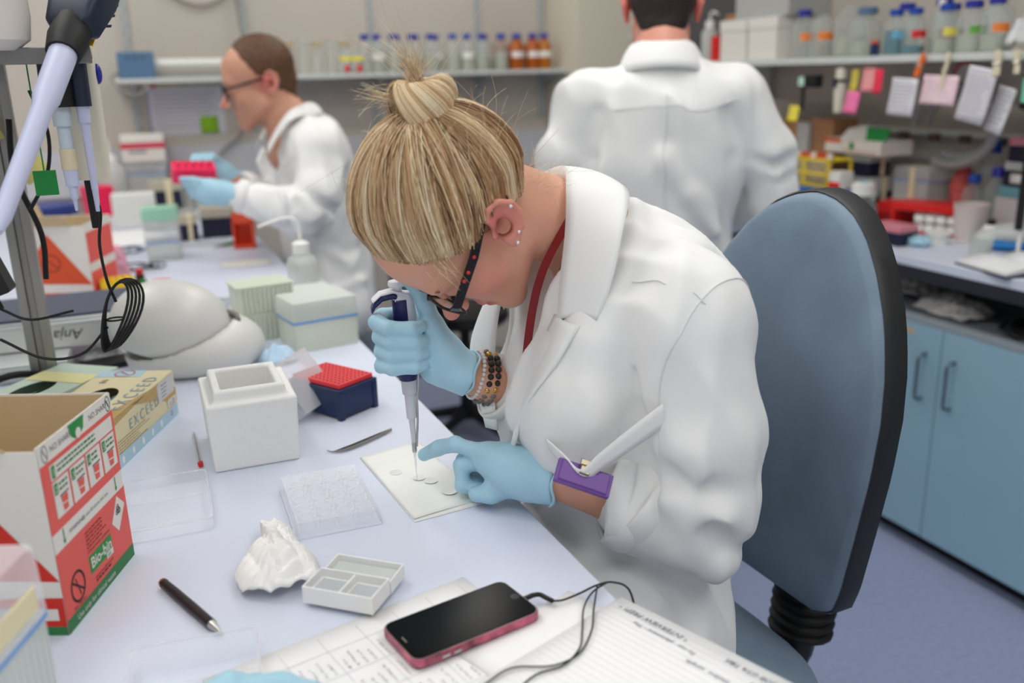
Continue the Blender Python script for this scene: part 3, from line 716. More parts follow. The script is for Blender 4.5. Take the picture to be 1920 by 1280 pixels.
# open slide box with cover slips
t = thing('slide_box', 'small open white plastic box of cover slips', 'box', (0.170, 0.874, BT), R(-42))
wp = mat('white_slide_box', rgb(238, 238, 236), 0.4)
def open_box(parent, name, x0, y0, w, d, h, m, th=0.002):
    P0 = [(x0, y0), (x0+w, y0), (x0+w, y0+d), (x0, y0+d)]; P1 = [(x0+th, y0+th), (x0+w-th, y0+th), (x0+w-th, y0+d-th), (x0+th, y0+d-th)]
    return MB().loft([[(x, y, 0) for x, y in P0], [(x, y, h) for x, y in P0], [(x, y, h) for x, y in P1], [(x, y, h*0.45) for x, y in P1]]).build(name, m, parent, bevel=0.0006)
bx_ = open_box(t, 'box_base', -0.044, -0.022, 0.084, 0.042, 0.020, wp); bx_.location.z = 0.006
lidm = open_box(t, 'box_lid', -0.044, 0.022, 0.084, 0.036, 0.016, wp); lidm.location.z = 0.003; lidm.rotation_euler.x = R(4)
MB().bb((-0.002, -0.018, 0.010), (0.0, 0.018, 0.018)).build('divider', wp, bx_)
slip = mat('cover_slip', rgb(205, 210, 214), 0.1, alpha=0.75)
for x in (-0.038, 0.004): MB().bb((x, -0.015, 0.0092), (x+0.030, 0.014, 0.0108)).build('cover_slips', slip, bx_)
MB().bb((-0.040, 0.026, 0.0075), (0.036, 0.054, 0.0088)).build('foam_pad', mat('grey_foam', rgb(200, 206, 204), 0.8), lidm)

# papers and notebook
def quad_sheet(name, label, cat, p0, ex, w, h, z, m, solid=0.0004, group=None):
    """rectangular sheet, p0 = its top-left corner as a reader sees it, ex = reading direction"""
    ex = Vector((ex[0], ex[1], 0)).normalized(); ey = Vector((-ex.y, ex.x, 0))
    t = thing(name, label, cat, (p0[0], p0[1], BT+z), 0, group); t.matrix_world = Matrix.Translation((p0[0], p0[1], BT+z)) @ frame(ex, ey)
    MB().grid(lambda u, v: (u*w, -v*h, 0.0007*math.sin(u*3+v*2)**2), 8, 8).build('sheet', m, t, smooth=True, solid=solid, angle=0)
    return t
pline = mat('pencil_line', rgb(196, 196, 206), 0.8); pblue = mat('pale_rule', rgb(230, 231, 236), 0.8)
def scribble(t, x, y, w, size, z=0.0012, seed=0, m=ink):
    q = np.random.default_rng(seed); mb = MB(); cx = x
    while cx < x+w:
        lw = q.uniform(0.5, 1.1)*size; pts = []; n = 7
        for k in range(n): pts.append((cx+lw*k/(n-1), y+size*0.5*q.uniform(0, 1.1), z))
        P = bez(pts, 3)
        for a, b_ in zip(P[:-1], P[1:]):
            dd = (b_-a); 
            if dd.length < 1e-7: continue
            nn = Vector((-dd.y, dd.x, 0)).normalized()*0.00022
            mb.add([a-nn, a+nn, b_+nn, b_-nn], [(0, 1, 2, 3)])
        cx += lw+size*0.5*q.uniform(0.3, 1.0)
    return mb
# sheet with a hand-drawn table, read from the woman's side
TB = quad_sheet('note_sheet', 'paper sheet with a handwritten table under the phone', 'paper', (0.36, 0.60), (-0.80, 0.60), 0.21, 0.297, 0.001, paper)
TB.matrix_world = Matrix.Translation((0.0556, 0.5986, BT+0.001)) @ frame((-0.217, 0.976, 0), (-0.976, -0.217, 0))
mb = MB()
for i in range(5): mb.bb((0.006+i*0.042, -0.29, 0.0010), (0.0064+i*0.042, -0.01, 0.0012))
for j in range(7): mb.bb((0.0, -0.03-j*0.042, 0.0010), (0.20, -0.0304-j*0.042, 0.0012))
mb.build('ruled_table', pline, TB)
hw = MB()
for i in range(4):
    for j in range(6):
        for k in range(4):
            s_ = scribble(None, 0.010+i*0.042, -0.038-j*0.042-k*0.009, random.uniform(0.015, 0.030), 0.005, seed=i*50+j*7+k); o_n = len(hw.v); hw.v += s_.v; hw.f += [tuple(a+o_n for a in f_) for f_ in s_.f]
hw.build('handwriting', ink, TB, kind='stuff')
N2 = quad_sheet('notebook', 'open lined notebook with upside-down handwriting overhanging the bench corner', 'notebook', (0, 0), (1, 0), 0.21, 0.30, 0.004, paper, solid=0.0016)
N2.matrix_world = Matrix.Translation((0.545, 0.430, BT+0.004)) @ frame((-0.3412, 0.94, 0), (-0.94, -0.3412, 0))
N2.matrix_world = Matrix.Translation((0.438, 0.752, BT+0.004)) @ frame((0.3412, -0.94, 0), (0.94, 0.3412, 0))
# reader sits opposite: text runs from the far right corner of the picture towards the camera's left
mb = MB()
for j in range(30): mb.bb((0.004, -0.012-j*0.0085, 0.0018), (0.206, -0.0122-j*0.0085, 0.0020))
mb.build('ruled_lines', pblue, N2)
flip = Matrix.Rotation(PI, 4, 'Z')
for body, x, y, sz in (('* INTERVIEW PREP! *', 0.100, -0.012, 0.0095), ('To run   placement - The', 0.118, -0.026, 0.0075), ('shadow  sample', 0.165, -0.040, 0.0075), ('JOB GTA TBIS', 0.195, -0.012, 0.0085), ('Shared', 0.200, -0.026, 0.0075), ('notes', 0.19, -0.055, 0.0075)):
    text(N2, body, sz, ink, (x, y, 0.0021), flip, ext=0, shear=0.25, name='handwriting')
N3 = quad_sheet('note_sheet', 'blank lined paper sheet showing between phone and notebook', 'paper', (0, 0), (1, 0), 0.21, 0.16, 0.0026, paper)
N3.matrix_world = Matrix.Translation((0.395, 0.79, BT+0.0026)) @ frame((0.33, -0.944, 0), (0.944, 0.33, 0)) @ Matrix.Translation((0, 0.0, 0))

# phone in a pink patterned case, with earphones
t = thing('phone', 'black smartphone in a pink patterned case lying on the papers', 'phone', (0.264, 0.7745, BT+0.0045), R(10.5))
case = mat('pink_pattern_case', rgb(172, 84, 106), 0.4, noise=0.75, nscale=55)
MB().prism(rrect(0.1485, 0.0755, 0.011), 0, 0.0095).build('case', case, t, bevel=0.0012)
MB().prism(rrect(0.1465, 0.0735, 0.010), 0.0085, 0.0098).build('silver_edge', steel, t)
scr = MB().prism(rrect(0.1445, 0.0715, 0.0095), 0.0098, 0.0104).build('screen', mat('black_glass', rgb(12, 12, 13), 0.25, spec=0.12), t)
MB().lathe([(0.0052, 0), (0.0052, 0.0002)], c=(0.066, 0, 0.0104), n=20).build('home_button', mat('button_ring', rgb(26, 26, 28), 0.2), scr)
MB().bb((-0.0665, -0.005, 0.0104), (-0.0658, 0.005, 0.0106)).build('earpiece', greyp, scr)
for x in (-0.045, -0.032): MB().bb((x, -0.0395, 0.003), (x+0.008, -0.039, 0.006)).build('side_button', steel, t)
t = thing('earphones', 'black earphone cable running from the phone over the notebook', 'cable', (0.337, 0.79, BT))
zc_ = 0.0085
o_ = MB().tube([(0.0, -0.005, 0.010), (0.013, -0.002, 0.010)], 0.0028, 8).tube(bez([(0.013, -0.002, 0.010), (0.020, -0.004, 0.010), (0.024, -0.012, 0.0095), (0.028, -0.020, 0.009)], 4), [0.0026]*13, 8).build('plug', black, t, smooth=True)
MB().tube(bez([(0.028, -0.020, 0.009), (0.040, -0.022, zc_), (0.062, -0.018, zc_), (0.085, -0.012, zc_), (0.104, -0.014, zc_), (0.116, -0.030, 0.004), (0.118, -0.046, -0.03)], 8), 0.0012, 6).build('cord', black, t, smooth=True)
MB().tube(bez([(0.098, -0.014, zc_+0.002), (0.075, -0.022, zc_), (0.052, -0.045, zc_), (0.032, -0.080, zc_), (0.016, -0.105, zc_), (-0.01, -0.122, zc_), (-0.04, -0.124, zc_), (-0.07, -0.140, zc_)], 8), 0.0010, 6).build('cord', black, t, smooth=True)
MB().tube(bez([(0.085, -0.014, zc_+0.0015), (0.060, -0.052, zc_), (0.040, -0.085, zc_+0.001), (0.012, -0.112, zc_), (-0.02, -0.118, zc_), (-0.055, -0.105, zc_), (-0.085, -0.115, zc_), (-0.11, -0.13, zc_)], 8), 0.0010, 6).build('cord', black, t, smooth=True)

# pens
t = thing('black_pen', 'black ballpoint pen with silver tip beside the waste carton', 'pen', (-0.014, 0.997, BT+0.0062), math.atan2(-0.126, 0.048))
MB().tube([(0, 0, 0), (0.004, 0, 0)], [0.0052, 0.0056], 14).build('pen_cap', mat('chrome_red', rgb(180, 120, 110), 0.25, 0.9), t, smooth=True)
MB().tube([(0.004, 0, 0), (0.03, 0, 0), (0.075, 0, 0), (0.118, 0, 0)], [0.0052, 0.0058, 0.006, 0.0056], 14).build('pen_barrel', mat('dark_pen', rgb(34, 28, 32), 0.4), t, smooth=True)
MB().tube([(0.118, 0, 0), (0.134, 0, 0), (0.139, 0, 0)], [0.0052, 0.0018, 0.0007], 14).build('pen_tip', steel, t, smooth=True)
t = thing('clear_pen', 'clear ballpoint pen with a red end beside the polystyrene box', 'pen', (0.056, 1.325, BT+0.0042), math.atan2(0.135, 0.002))
MB().tube([(0.004, 0, 0), (0.13, 0, 0), (0.14, 0, 0)], [0.0038, 0.0038, 0.0012], 8).build('pen_barrel', clear2, t, smooth=True)
MB().cyl((0.004, 0, 0), (0.135, 0, 0), 0.0014, n=8).build('ink_tube', mat('dark_ink', rgb(90, 70, 74), 0.5), t)
MB().tube([(-0.002, 0, 0), (0.006, 0, 0)], [0.0035, 0.0042], 10).build('pen_plug', red, t, smooth=True)

# tip boxes
def tip_box(name, label, loc, rz, w, d, h, m, lid, band=None, ribs=True, group='plastic tip boxes', deck=None, tapes=False):
    t = thing(name, label, 'tip box', loc, rz, group)
    hb = h*0.62
    MB().loft([[(x*k, y*k, z) for x, y in rrect(w, d, 0.006, 3)] for k, z in ((0.95, 0), (0.97, hb))]).build('box_base', m, t, smooth=True)
    if ribs:
        mb = MB(); n = 14
        for i in range(n):
            x = -w*0.45+i*w*0.9/(n-1); mb.bb((x-0.0012, -d*0.487, 0.004), (x+0.0012, -d*0.480, hb-0.004))
        for i in range(10):
            y = -d*0.42+i*d*0.84/9; mb.bb((w*0.480, y-0.0012, 0.004), (w*0.487, y+0.0012, hb-0.004))
        mb.build('ribs', m, t)
    if lid:
        MB().loft([[(x*k, y*k, z) for x, y in rrect(w, d, 0.006, 3)] for k, z in ((1.0, hb), (1.0, hb+0.002), (0.98, h-0.003), (0.95, h))]).build('box_lid', lid, t, smooth=True)
    if band: MB().loft([[(x*1.004, y*1.004, z) for x, y in rrect(w, d, 0.006, 3)] for z in (hb-0.004, hb+0.001)], cap=False).build('band', band, t)
    if deck:
        MB().bb((-w*0.46, -d*0.46, hb), (w*0.46, d*0.46, hb+0.005)).build('tip_deck', deck, t)
    if tapes: MB().bb((-w*0.02, -d*0.52, 0.0), (w*0.13, -d*0.505, h)).bb((-w*0.02, -d*0.52, h), (w*0.13, d*0.5, h+0.001)).build('tape_strip', tape, t)
    return t
bl = mat('blue_band', rgb(110, 160, 220), 0.5)
tip_box('tip_box', 'frosted tip box with a blue line at the bench edge', (0.352, 1.90, BT), R(9), 0.145, 0.115, 0.105, pgreen, frost, bl)
def rack_of_tips(label, loc, rz, w, d, h):
    t = thing('stacked_tip_rack', label, 'tip rack', loc, rz, 'plastic tip boxes')
    MB().loft([[(x*k, y*k, z) for x, y in rrect(w, d, 0.005, 3)] for k, z in ((0.92, 0), (0.94, h-0.004))]).build('rack_body', pgreen, t, smooth=True)
    MB().loft([[(x, y, z) for x, y in rrect(w, d, 0.005, 3)] for z in (h-0.004, h)]).build('rack_plate', pgreen, t)
    mb = MB(); n = 12
    for i in range(n):
        x = -w*0.44+i*w*0.88/(n-1); mb.cyl((x, -d*0.475, 0.006), (x, -d*0.475, h-0.006), 0.0035, 0.0045, 6)
    mb.build('tip_row', pgreen, t, smooth=True); pr = None
    for i in range(12):
        for j in range(8):
            p = (-w*0.44+i*w*0.88/11, -d*0.42+j*d*0.84/7, h)
            if pr is None: pr = MB().lathe([(0.0034, 0), (0.0034, 0.0012), (0.0022, 0.0012)], n=7, cap=False).build('tip_end', pgreen, t); ob = pr
            else: ob = pr.copy(); C.objects.link(ob)
            ob.location = p
    return t
rack_of_tips('lowest cream rack of tips beside the white centrifuge', (0.252, 2.02, BT), R(6), 0.135, 0.10, 0.058)
rack_of_tips('cream rack of tips, topmost of the stack beside the centrifuge', (0.255, 2.02, BT+0.0595), R(8), 0.125, 0.095, 0.062)
tip_box('tip_box', 'frosted tip box directly behind the one with the blue line', (0.352, 2.055, BT), R(5), 0.14, 0.11, 0.085, pgreen, frost, None)
# wash bottle
def wash_bottle(label, loc, rz, r=0.036, h=0.13, sp=1.0, tag_=True, m=None, cap=None, sc=1.0):
    t = thing('wash_bottle', label, 'bottle', loc, rz, 'plastic wash bottles'); m = m or frost
    MB().lathe([(r*0.94, 0), (r, 0.004), (r, h*0.80), (r*0.88, h*0.90), (r*0.5, h*0.97), (r*0.46, h)], n=24).build('bottle', m, t, smooth=True)
    MB().lathe([(r*0.56, h*0.985), (r*0.56, h*1.16), (r*0.3, h*1.20)], n=18).build('cap', cap or mat('white_cap', rgb(238, 238, 234), 0.45), t, smooth=True)
    z = h*1.18
    MB().tube(bez([(0, 0, z), (0, 0, z+0.035*sp), (-0.006*sp, 0, z+0.052*sp), (-0.022*sp, 0, z+0.060*sp), (-0.05*sp, 0, z+0.056*sp), (-0.085*sp, 0, z+0.046*sp), (-0.096*sp, 0, z+0.043*sp)], 5), [0.0042]*25+[0.0036]*5+[0.002], 8).build('spout', mat('white_cap', rgb(238, 238, 234), 0.45), t, smooth=True)
    if tag_: MB().bb((-0.004, -r-0.0006, h*0.25), (0.024, -r+0.002, h*0.42)).build('label', mat('pale_yellow_label', rgb(240, 226, 120), 0.7), t)
    return t
wash_bottle('white wash bottle with a long bent spout and yellow label', (0.385, 2.215, BT), R(-8), r=0.037, h=0.14)
# white centrifuge with a domed lid
t = thing('centrifuge', 'white bench centrifuge with a rounded domed lid', 'centrifuge', (0.078, 1.86, BT))
cw = mat('off_white_abs', rgb(216, 215, 210), 0.35)
def egg(k, z0, rx, ry): return [(rx*k*math.cos(2*PI*i/44)*(1+0.12*math.cos(2*PI*i/44)), ry*k*math.sin(2*PI*i/44), z0) for i in range(44)]
f = Field((-0.17, -0.16, -0.005), (0.20, 0.16, 0.20), 0.0045)
f.ell((0.022, 0, 0.036), (0.134, 0.118, 0.072), 0); f.half((0, 0, 0.002), (0, 0, -1), 0.006); f.ell((-0.018, 0, 0.088), (0.117, 0.110, 0.090), 0.0, 'sub', [np.array((math.cos(0.22), 0, -math.sin(0.22))), np.array((0, 1, 0)), np.array((math.sin(0.22), 0, math.cos(0.22)))])
organic(f, 'base', cw, t, 3)
f = Field((-0.17, -0.16, 0.0), (0.17, 0.16, 0.22), 0.0045)
f.ell((-0.018, 0, 0.088), (0.1145, 0.1075, 0.0875), 0, 'add', [np.array((math.cos(0.22), 0, -math.sin(0.22))), np.array((0, 1, 0)), np.array((math.sin(0.22), 0, math.cos(0.22)))])
f.half((0.0, 0, 0.024), (-0.30, 0, -1), 0.008)
organic(f, 'domed_lid', cw, t, 3)
MB().tube(bez([(0.098, -0.035, 0.075), (0.103, -0.030, 0.088), (0.098, -0.022, 0.098), (0.085, -0.018, 0.104)], 5), 0.007, 10).build('latch', mat('grey_latch', rgb(110, 106, 102), 0.35, 0.4), t, smooth=True)
MB().lathe([(0.008, 0), (0.008, 0.0015)], c=(-0.01, 0.0, 0.1685), n=16, sx=1.6).build('lid_mark', greyp, t)
crumple('blue_wipe', 'crumpled pale blue wipe between centrifuge and tip box', 'wipe', (0.245, 1.80, BT), [(-0.035, 0.0), (-0.02, -0.03), (0.02, -0.034), (0.045, -0.01), (0.04, 0.02), (0.0, 0.03)], 0.032, mat('pale_blue_tissue', rgb(190, 216, 238), 0.85), 9, 0.010)
# near tip box at the lower left corner
t = tip_box('tip_box', 'tall frosted tip box with masking tape at the lower left corner', (-0.185, 0.792, BT), R(-23), 0.13, 0.10, 0.17, frost, frostb, bl)
MB().bb((-0.06, -0.053, 0.118), (0.067, -0.051, 0.140)).bb((0.0655, -0.053, 0.118), (0.0675, 0.03, 0.140)).build('tape_strip', tape, t)
MB().tube(bez([(-0.04, -0.0535, 0.125), (-0.02, -0.0535, 0.136), (0.0, -0.0535, 0.124), (0.02, -0.0535, 0.135), (0.035, -0.0535, 0.126)], 4), 0.0012, 4).build('pen_mark', mat('blue_marker', rgb(70, 140, 190), 0.7), t)
MB().bb((-0.04, -0.0535, 0.06), (-0.005, -0.0515, 0.10)).build('navy_label', navy2, t)

# ------------------------------------------------------------------ metal stand with hanging pipettes (upper left)
st = thing('pipette_stand', 'grey aluminium stand with a slotted post at the left', 'stand', (-0.165, 1.75, BT))
MB().bb((-0.020, -0.020, 0), (-0.006, 0.020, 0.60)).bb((0.006, -0.020, 0), (0.020, 0.020, 0.60)).bb((-0.006, -0.012, 0), (0.006, 0.020, 0.60)).build('post', alu, st, bevel=0.0012)
MB().bb((-0.05, -0.05, 0), (0.05, 0.05, 0.006)).build('foot', alu, st)
MB().bb((-0.42, -0.43, 0.580), (0.155, 0.03, 0.587)).bb((-0.42, -0.432, 0.572), (0.155, -0.43, 0.592)).build('rack_plate', mat('grey_steel_plate', rgb(128, 126, 124), 0.35, 0.8), st, bevel=0.001)
MB().cyl((0, -0.01, 0.56), (0, -0.42, 0.56), 0.007).build('arm', alu, st)
lil = mat('lilac_shaft', rgb(196, 200, 226), 0.4); ltape = mat('old_tape', rgb(214, 200, 168), 0.7); pnav = mat('ribbed_navy', rgb(24, 36, 56), 0.45); crm = mat('cream_abs', rgb(222, 216, 196), 0.45)
def axis_thing(name, label, cat, p0, p1, group):
    """thing whose local -Z runs from p0 (top) to p1 (bottom)"""
    p0, p1 = Vector(p0), Vector(p1); t = thing(name, label, cat, p0, 0, group); q = (p0-p1).to_track_quat('Z', 'Y'); t.rotation_mode = 'QUATERNION'; t.rotation_quaternion = q
    return t, (p1-p0).length
# tilted large navy pipette: body above the plate, lilac shaft pointing down left
t, L = axis_thing('hanging_pipette', 'tilted navy pipette with a long lilac shaft hanging at the far left', 'pipette', (-0.003, 1.36, 1.585), (-0.118, 1.10, 1.335), 'pipettes hanging on the stand')
MB().loft([[(x*k, y*k, z) for x, y in rrect(0.072, 0.05, 0.012)] for k, z in ((0.8, 0.11), (1.0, 0.08), (1.0, -0.02), (0.8, -0.075), (0.6, -0.082))]).build('body', pnav, t, smooth=True)
mb = MB()
for k in range(7): mb.bb((-0.030, -0.0265, 0.075-k*0.02), (0.030, -0.0255, 0.079-k*0.02))
mb.build('grip_ribs', mat('rib_grey', rgb(60, 74, 94), 0.5), t, kind='stuff')
MB().lathe([(0.022, -0.07), (0.024, -0.10), (0.020, -0.125)], n=20).build('collar', blackr, t, smooth=True)
MB().lathe([(0.0165, -0.12), (0.0155, -0.20), (0.012, -0.215), (0.010, -L), (0.006, -L-0.02)], n=16).build('shaft', lil, t, smooth=True)
MB().bb((-0.014, -0.028, -0.078), (0.012, -0.0265, -0.052)).build('yellow_tag', mat('yellow_tag', rgb(240, 205, 50), 0.6), t)
def hang_pip(label, x, y, zt, r, segs, body, group='pipettes hanging on the stand'):
    t = thing('hanging_pipette', label, 'pipette', (x, y, zt), 0, group)
    z = 0
    for k, (nm, L_, r0, r1, m) in enumerate(segs):
        MB().lathe([(r0, z), (r1, z-L_)], n=16).build(nm, m, t, smooth=True); z -= L_
    return t
hang_pip('upright dark pipette with grey shaft and a cream tape wrap', -0.058, 1.40, 1.508, 1, [('body', 0.035, 0.020, 0.0215, pnav), ('collar', 0.035, 0.0215, 0.020, blackr), ('shaft', 0.025, 0.0120, 0.0120, mat('pale_grey_shaft', rgb(190, 202, 210), 0.4)), ('shaft', 0.03, 0.0085, 0.0085, MATS['pale_grey_shaft']), ('tape_wrap', 0.028, 0.0100, 0.0105, ltape), ('nose', 0.022, 0.0095, 0.0085, lil), ('nose', 0.018, 0.006, 0.0045, lil), ('tip_cone', 0.016, 0.003, 0.002, lil)], 1)
hang_pip('slender lilac pipette shaft hanging beside the cream instrument', -0.031, 1.40, 1.508, 1, [('body', 0.070, 0.013, 0.012, pnav), ('shaft', 0.022, 0.0085, 0.008, lil), ('shaft', 0.09, 0.0062, 0.0045, lil), ('tip_cone', 0.03, 0.0042, 0.003, lil)], 1)
t = thing('pipette_controller', 'cream upright pipette controller with blue buttons on the stand', 'pipette', (-0.030, 1.46, 1.335), R(-6))
MB().loft([[(x*k, y*k, z) for x, y in rrect(0.046, 0.036, 0.008)] for k, z in ((0.88, 0.0), (0.95, 0.02), (1.0, 0.10), (1.0, 0.17), (0.95, 0.215), (0.65, 0.265), (0.4, 0.275))]).build('body', crm, t, smooth=True)
for z in (0.15, 0.115, 0.185): MB().sphere((-0.022, -0.010, z), (0.009, 0.009, 0.012), 12, 8).build('blue_button', bluecap2, t, smooth=True)
MB().sphere((0.024, -0.004, 0.145), (0.006, 0.008, 0.014), 10, 8).build('blue_button', bluecap2, t, smooth=True)
MB().tube([(-0.008, 0, 0.0), (-0.008, 0, -0.07)], [0.0075, 0.006], 10).build('cable_boot', blackr, t, smooth=True)
MB().lathe([(0.006, 0.27), (0.006, 0.30)], c=(0.006, 0, 0), n=12).build('black_top', black, t, smooth=True)
t = thing('white_bottle', 'rounded white container on top of the stand at the upper left corner', 'bottle', (-0.128, 1.33, 1.5085))
MB().lathe([(0.035, 0), (0.052, 0.012), (0.056, 0.04), (0.054, 0.10), (0.02, 0.12)], n=28).build('bottle', mat('white_hdpe', rgb(222, 216, 208), 0.45), t, smooth=True)
# charger cables
t = thing('coiled_cable', 'black cable bundle tied in a loop hanging from the stand', 'cable', (-0.03, 1.40, 1.30))
MB().tube(bez([(0.0, 0, 0.012), (0.001, 0, -0.01), (-0.006, 0, -0.05), (-0.004, 0, -0.10), (0.004, 0, -0.135)], 6), 0.0022, 6).build('cord', blackr, t, smooth=True)
for k in range(5):
    a = R(14+k*5); w_ = 0.017+0.003*k; pts = []
    for i in range(28):
        q = 2*PI*i/28; x = w_*math.sin(q)*(0.8+0.25*math.cos(q)); z = 0.052*math.cos(q)
        pts.append((x*math.cos(0.35)+z*0.35-0.002+0.003*k, 0.004*k-0.008, -0.155+z*0.95-x*0.3))
    MB().tube(pts, 0.0020, 6, closed=True).build('cable_loop', blackr, t, smooth=True)
MB().tube([(0.012*math.cos(2*PI*i/16), 0.010*math.sin(2*PI*i/16), -0.16) for i in range(16)], 0.0015, 5, closed=True).build('twist_tie', blackr, t, smooth=True)
MB().tube(bez([(-0.012, 0, -0.17), (-0.05, 0, -0.205), (-0.10, 0, -0.205), (-0.15, 0, -0.17)], 8), 0.0022, 6).build('cord', blackr, t, smooth=True)
o_ = MB().tube(bez([(-0.10, 1.52, 1.46), (-0.085, 1.52, 1.40), (-0.095, 1.52, 1.34), (-0.125, 1.52, 1.29)], 6), 0.0028, 6).build('power_lead', blackr, smooth=True); tag(o_, 'thin black cord curving behind the hanging pipettes', 'cable')
o_ = MB().tube(bez([(-0.135, 1.55, 1.42), (-0.14, 1.55, 1.34), (-0.118, 1.55, 1.25), (-0.122, 1.55, 1.18)], 6), 0.0042, 8).build('power_lead', blackr, smooth=True); tag(o_, 'thick black cord beside the aluminium post', 'cable')
def note(label, name, p, nx, w, h, m, tilt=0.0, curl=0.006, group=None, cat='note'):
    """small paper note facing nx (unit-ish vector), slightly curled"""
    n = Vector(nx).normalized(); ex = Vector((0, 0, 1)).cross(n).normalized(); ey = n.cross(ex)
    c, s = math.cos(tilt), math.sin(tilt); ex, ey = ex*c+ey*s, ey*c-ex*s
    o = MB().grid(lambda u, v: tuple(ex*(u-0.5)*w+ey*(v-0.5)*h+n*curl*(1-v)**2), 3, 6).build(name, m, loc=p, smooth=True, solid=0.0005, angle=0)
    return tag(o, label, cat, group)
note('pale yellow sticky note on the aluminium post', 'sticky_note', (-0.128, 1.715, 1.335), (0.3, -0.95, 0), 0.045, 0.035, mat('pale_yellow_note', rgb(232, 220, 140), 0.8), 0.5, 0.012)
note('crumpled yellow sticky note beside the tilted lilac shaft', 'sticky_note', (-0.185, 1.70, 1.40), (0.3, -0.95, 0), 0.04, 0.04, MATS['pale_yellow_note'], 0.3, 0.012)
MB().bb((0.055, -0.28, 0.395), (0.085, -0.278, 0.43)).bb((0.069, -0.279, 0.43), (0.071, -0.2785, 0.58)).build('green_tag', green, st)
t = thing('cable_transformer', 'black power transformer at the left edge', 'adapter', (-0.19, 1.50, 1.17), R(-10), None, (0, R(-18), R(-10)))
MB().bb((-0.03, -0.02, 0), (0.03, 0.02, 0.09)).build('block', black, t, bevel=0.004); MB().cyl((0, 0, 0), (0, 0, -0.02), 0.005).build('strain_relief', blackr, t)
MB().tube(bez([(0, 0, -0.02), (0.03, 0, -0.05), (0.09, 0.0, -0.06)], 5), 0.0022, 6).build('cord', blackr, t, smooth=True)
o_ = MB().tube(bez([(-0.40, 1.84, BT+0.02), (-0.28, 1.70, BT+0.055), (-0.20, 1.69, BT+0.075), (-0.12, 1.84, BT+0.010)], 6), 0.006, 8).build('bench_cable', blackr, smooth=True); tag(o_, 'thick black cable on the bench behind the open waste carton', 'cable')

# ------------------------------------------------------------------ stacked trays behind the stand
t = thing('paper_tray', 'white tray marked with a handwritten name behind the post', 'tray', (-0.16, 2.07, BT+0.037), R(-4))
MB().bb((-0.10, -0.09, 0), (0.14, -0.085, 0.05)).bb((-0.10, 0.10, 0), (0.14, 0.105, 0.05)).bb((-0.10, -0.085, 0), (-0.095, 0.10, 0.05)).bb((0.135, -0.085, 0), (0.14, 0.10, 0.05)).bb((-0.10, -0.09, 0), (0.14, 0.105, 0.003)).build('tray_body', mat('white_enamel', rgb(226, 226, 222), 0.45), t, bevel=0.0015)
text(t, 'Anja', 0.03, inkd, (0.062, -0.0905, 0.036), (R(90), PI, 0), ext=0.0, shear=0.3, name='handwriting')
for k, (z, m_) in enumerate(((0.051, paper), (0.058, paper), (0.064, mat('dark_folder', rgb(62, 72, 92), 0.5)))):
    o_ = MB().bb((-0.11, -0.10, 0), (0.16+0.006*k, 0.11, 0.005)).build('folder', m_, loc=(-0.16, 2.07, BT+0.037+z), rot=(0, 0, R(-4+2*k)), bevel=0.001)
    tag(o_, ('lower white paper folder on the named tray', 'middle white paper folder on the named tray', 'dark blue-grey folder on top of the named tray')[k], 'folder', 'folders on the tray')
t = thing('drawer_unit', 'low grey plastic drawer unit at the foot of the post', 'drawers', (-0.22, 1.94, BT), R(-3))
MB().bb((-0.10, -0.05, 0), (0.085, 0.06, 0.035)).build('case', mat('drawer_grey', rgb(190, 194, 194), 0.5), t, bevel=0.002); MB().bb((-0.09, -0.054, 0.006), (0.075, -0.05, 0.03)).build('drawer_front', MATS['drawer_grey'], t, bevel=0.001)
crumple('plastic_bag', 'grey crumpled plastic wrapper under the named tray', 'wrapper', (-0.09, 2.0, BT), [(-0.045, 0.0), (-0.02, -0.03), (0.03, -0.035), (0.055, -0.01), (0.05, 0.02), (0.0, 0.02)], 0.02, mat('grey_film', rgb(200, 200, 200), 0.2, alpha=0.85), 14, 0.008)
o_ = MB().bb((-0.05, -0.03, 0), (0.06, 0.03, 0.012)).build('black_tray', black, loc=(-0.075, 1.93, BT), rot=(0, 0, R(15)), bevel=0.002); tag(o_, 'low black tray in the shadow beside the centrifuge', 'tray')

# ------------------------------------------------------------------ middle and far part of the near bench
def perforated_box(name, label, cat, loc, rz, w, d, h, m, nx, ny, hm_, group=None, rot=None):
    t = thing(name, label, cat, loc, rz, group, rot)
    MB().bb((-w/2, -d/2, 0), (w/2, d/2, h)).build('rack_body', m, t, bevel=0.002)
    pr = None
    for i in range(nx):
        for j in range(ny):
            p = (-w*0.42+w*0.84*i/(nx-1), -d*0.40+d*0.80*j/(ny-1), h+0.0004)
            if pr is None: pr = MB().lathe([(min(w/nx, d/ny)*0.36, 0), (min(w/nx, d/ny)*0.36, 0.0003)], n=10).build('hole', hm_, t); ob = pr
            else: ob = pr.copy(); C.objects.link(ob)
            ob.location = p
    return t
ydk = mat('yellow_hole', rgb(190, 140, 10), 0.6)
t = perforated_box('tube_rack', 'yellow tube rack on a green stand in front of the pink bubble bag', 'tube rack', (-0.038, 2.50, BT+0.012), R(6), 0.082, 0.06, 0.055, yellow, 5, 3, ydk)
MB().bb((-0.038, -0.028, -0.012), (0.052, 0.034, 0.0)).bb((0.041, -0.02, 0), (0.052, 0.034, 0.03)).build('green_stand', mat('leaf_green', rgb(90, 190, 60), 0.5), t)
f = Field((-0.06, -0.05, -0.005), (0.06, 0.05, 0.14), 0.004); f.ell((0, 0, 0.05), (0.045, 0.035, 0.06), 0.01).ell((0.008, 0, 0.085), (0.03, 0.025, 0.03), 0.02); f.noise(vnoise(31, 160, 0.004)); f.half((0, 0, 0.001), (0, 0, -1), 0.002)
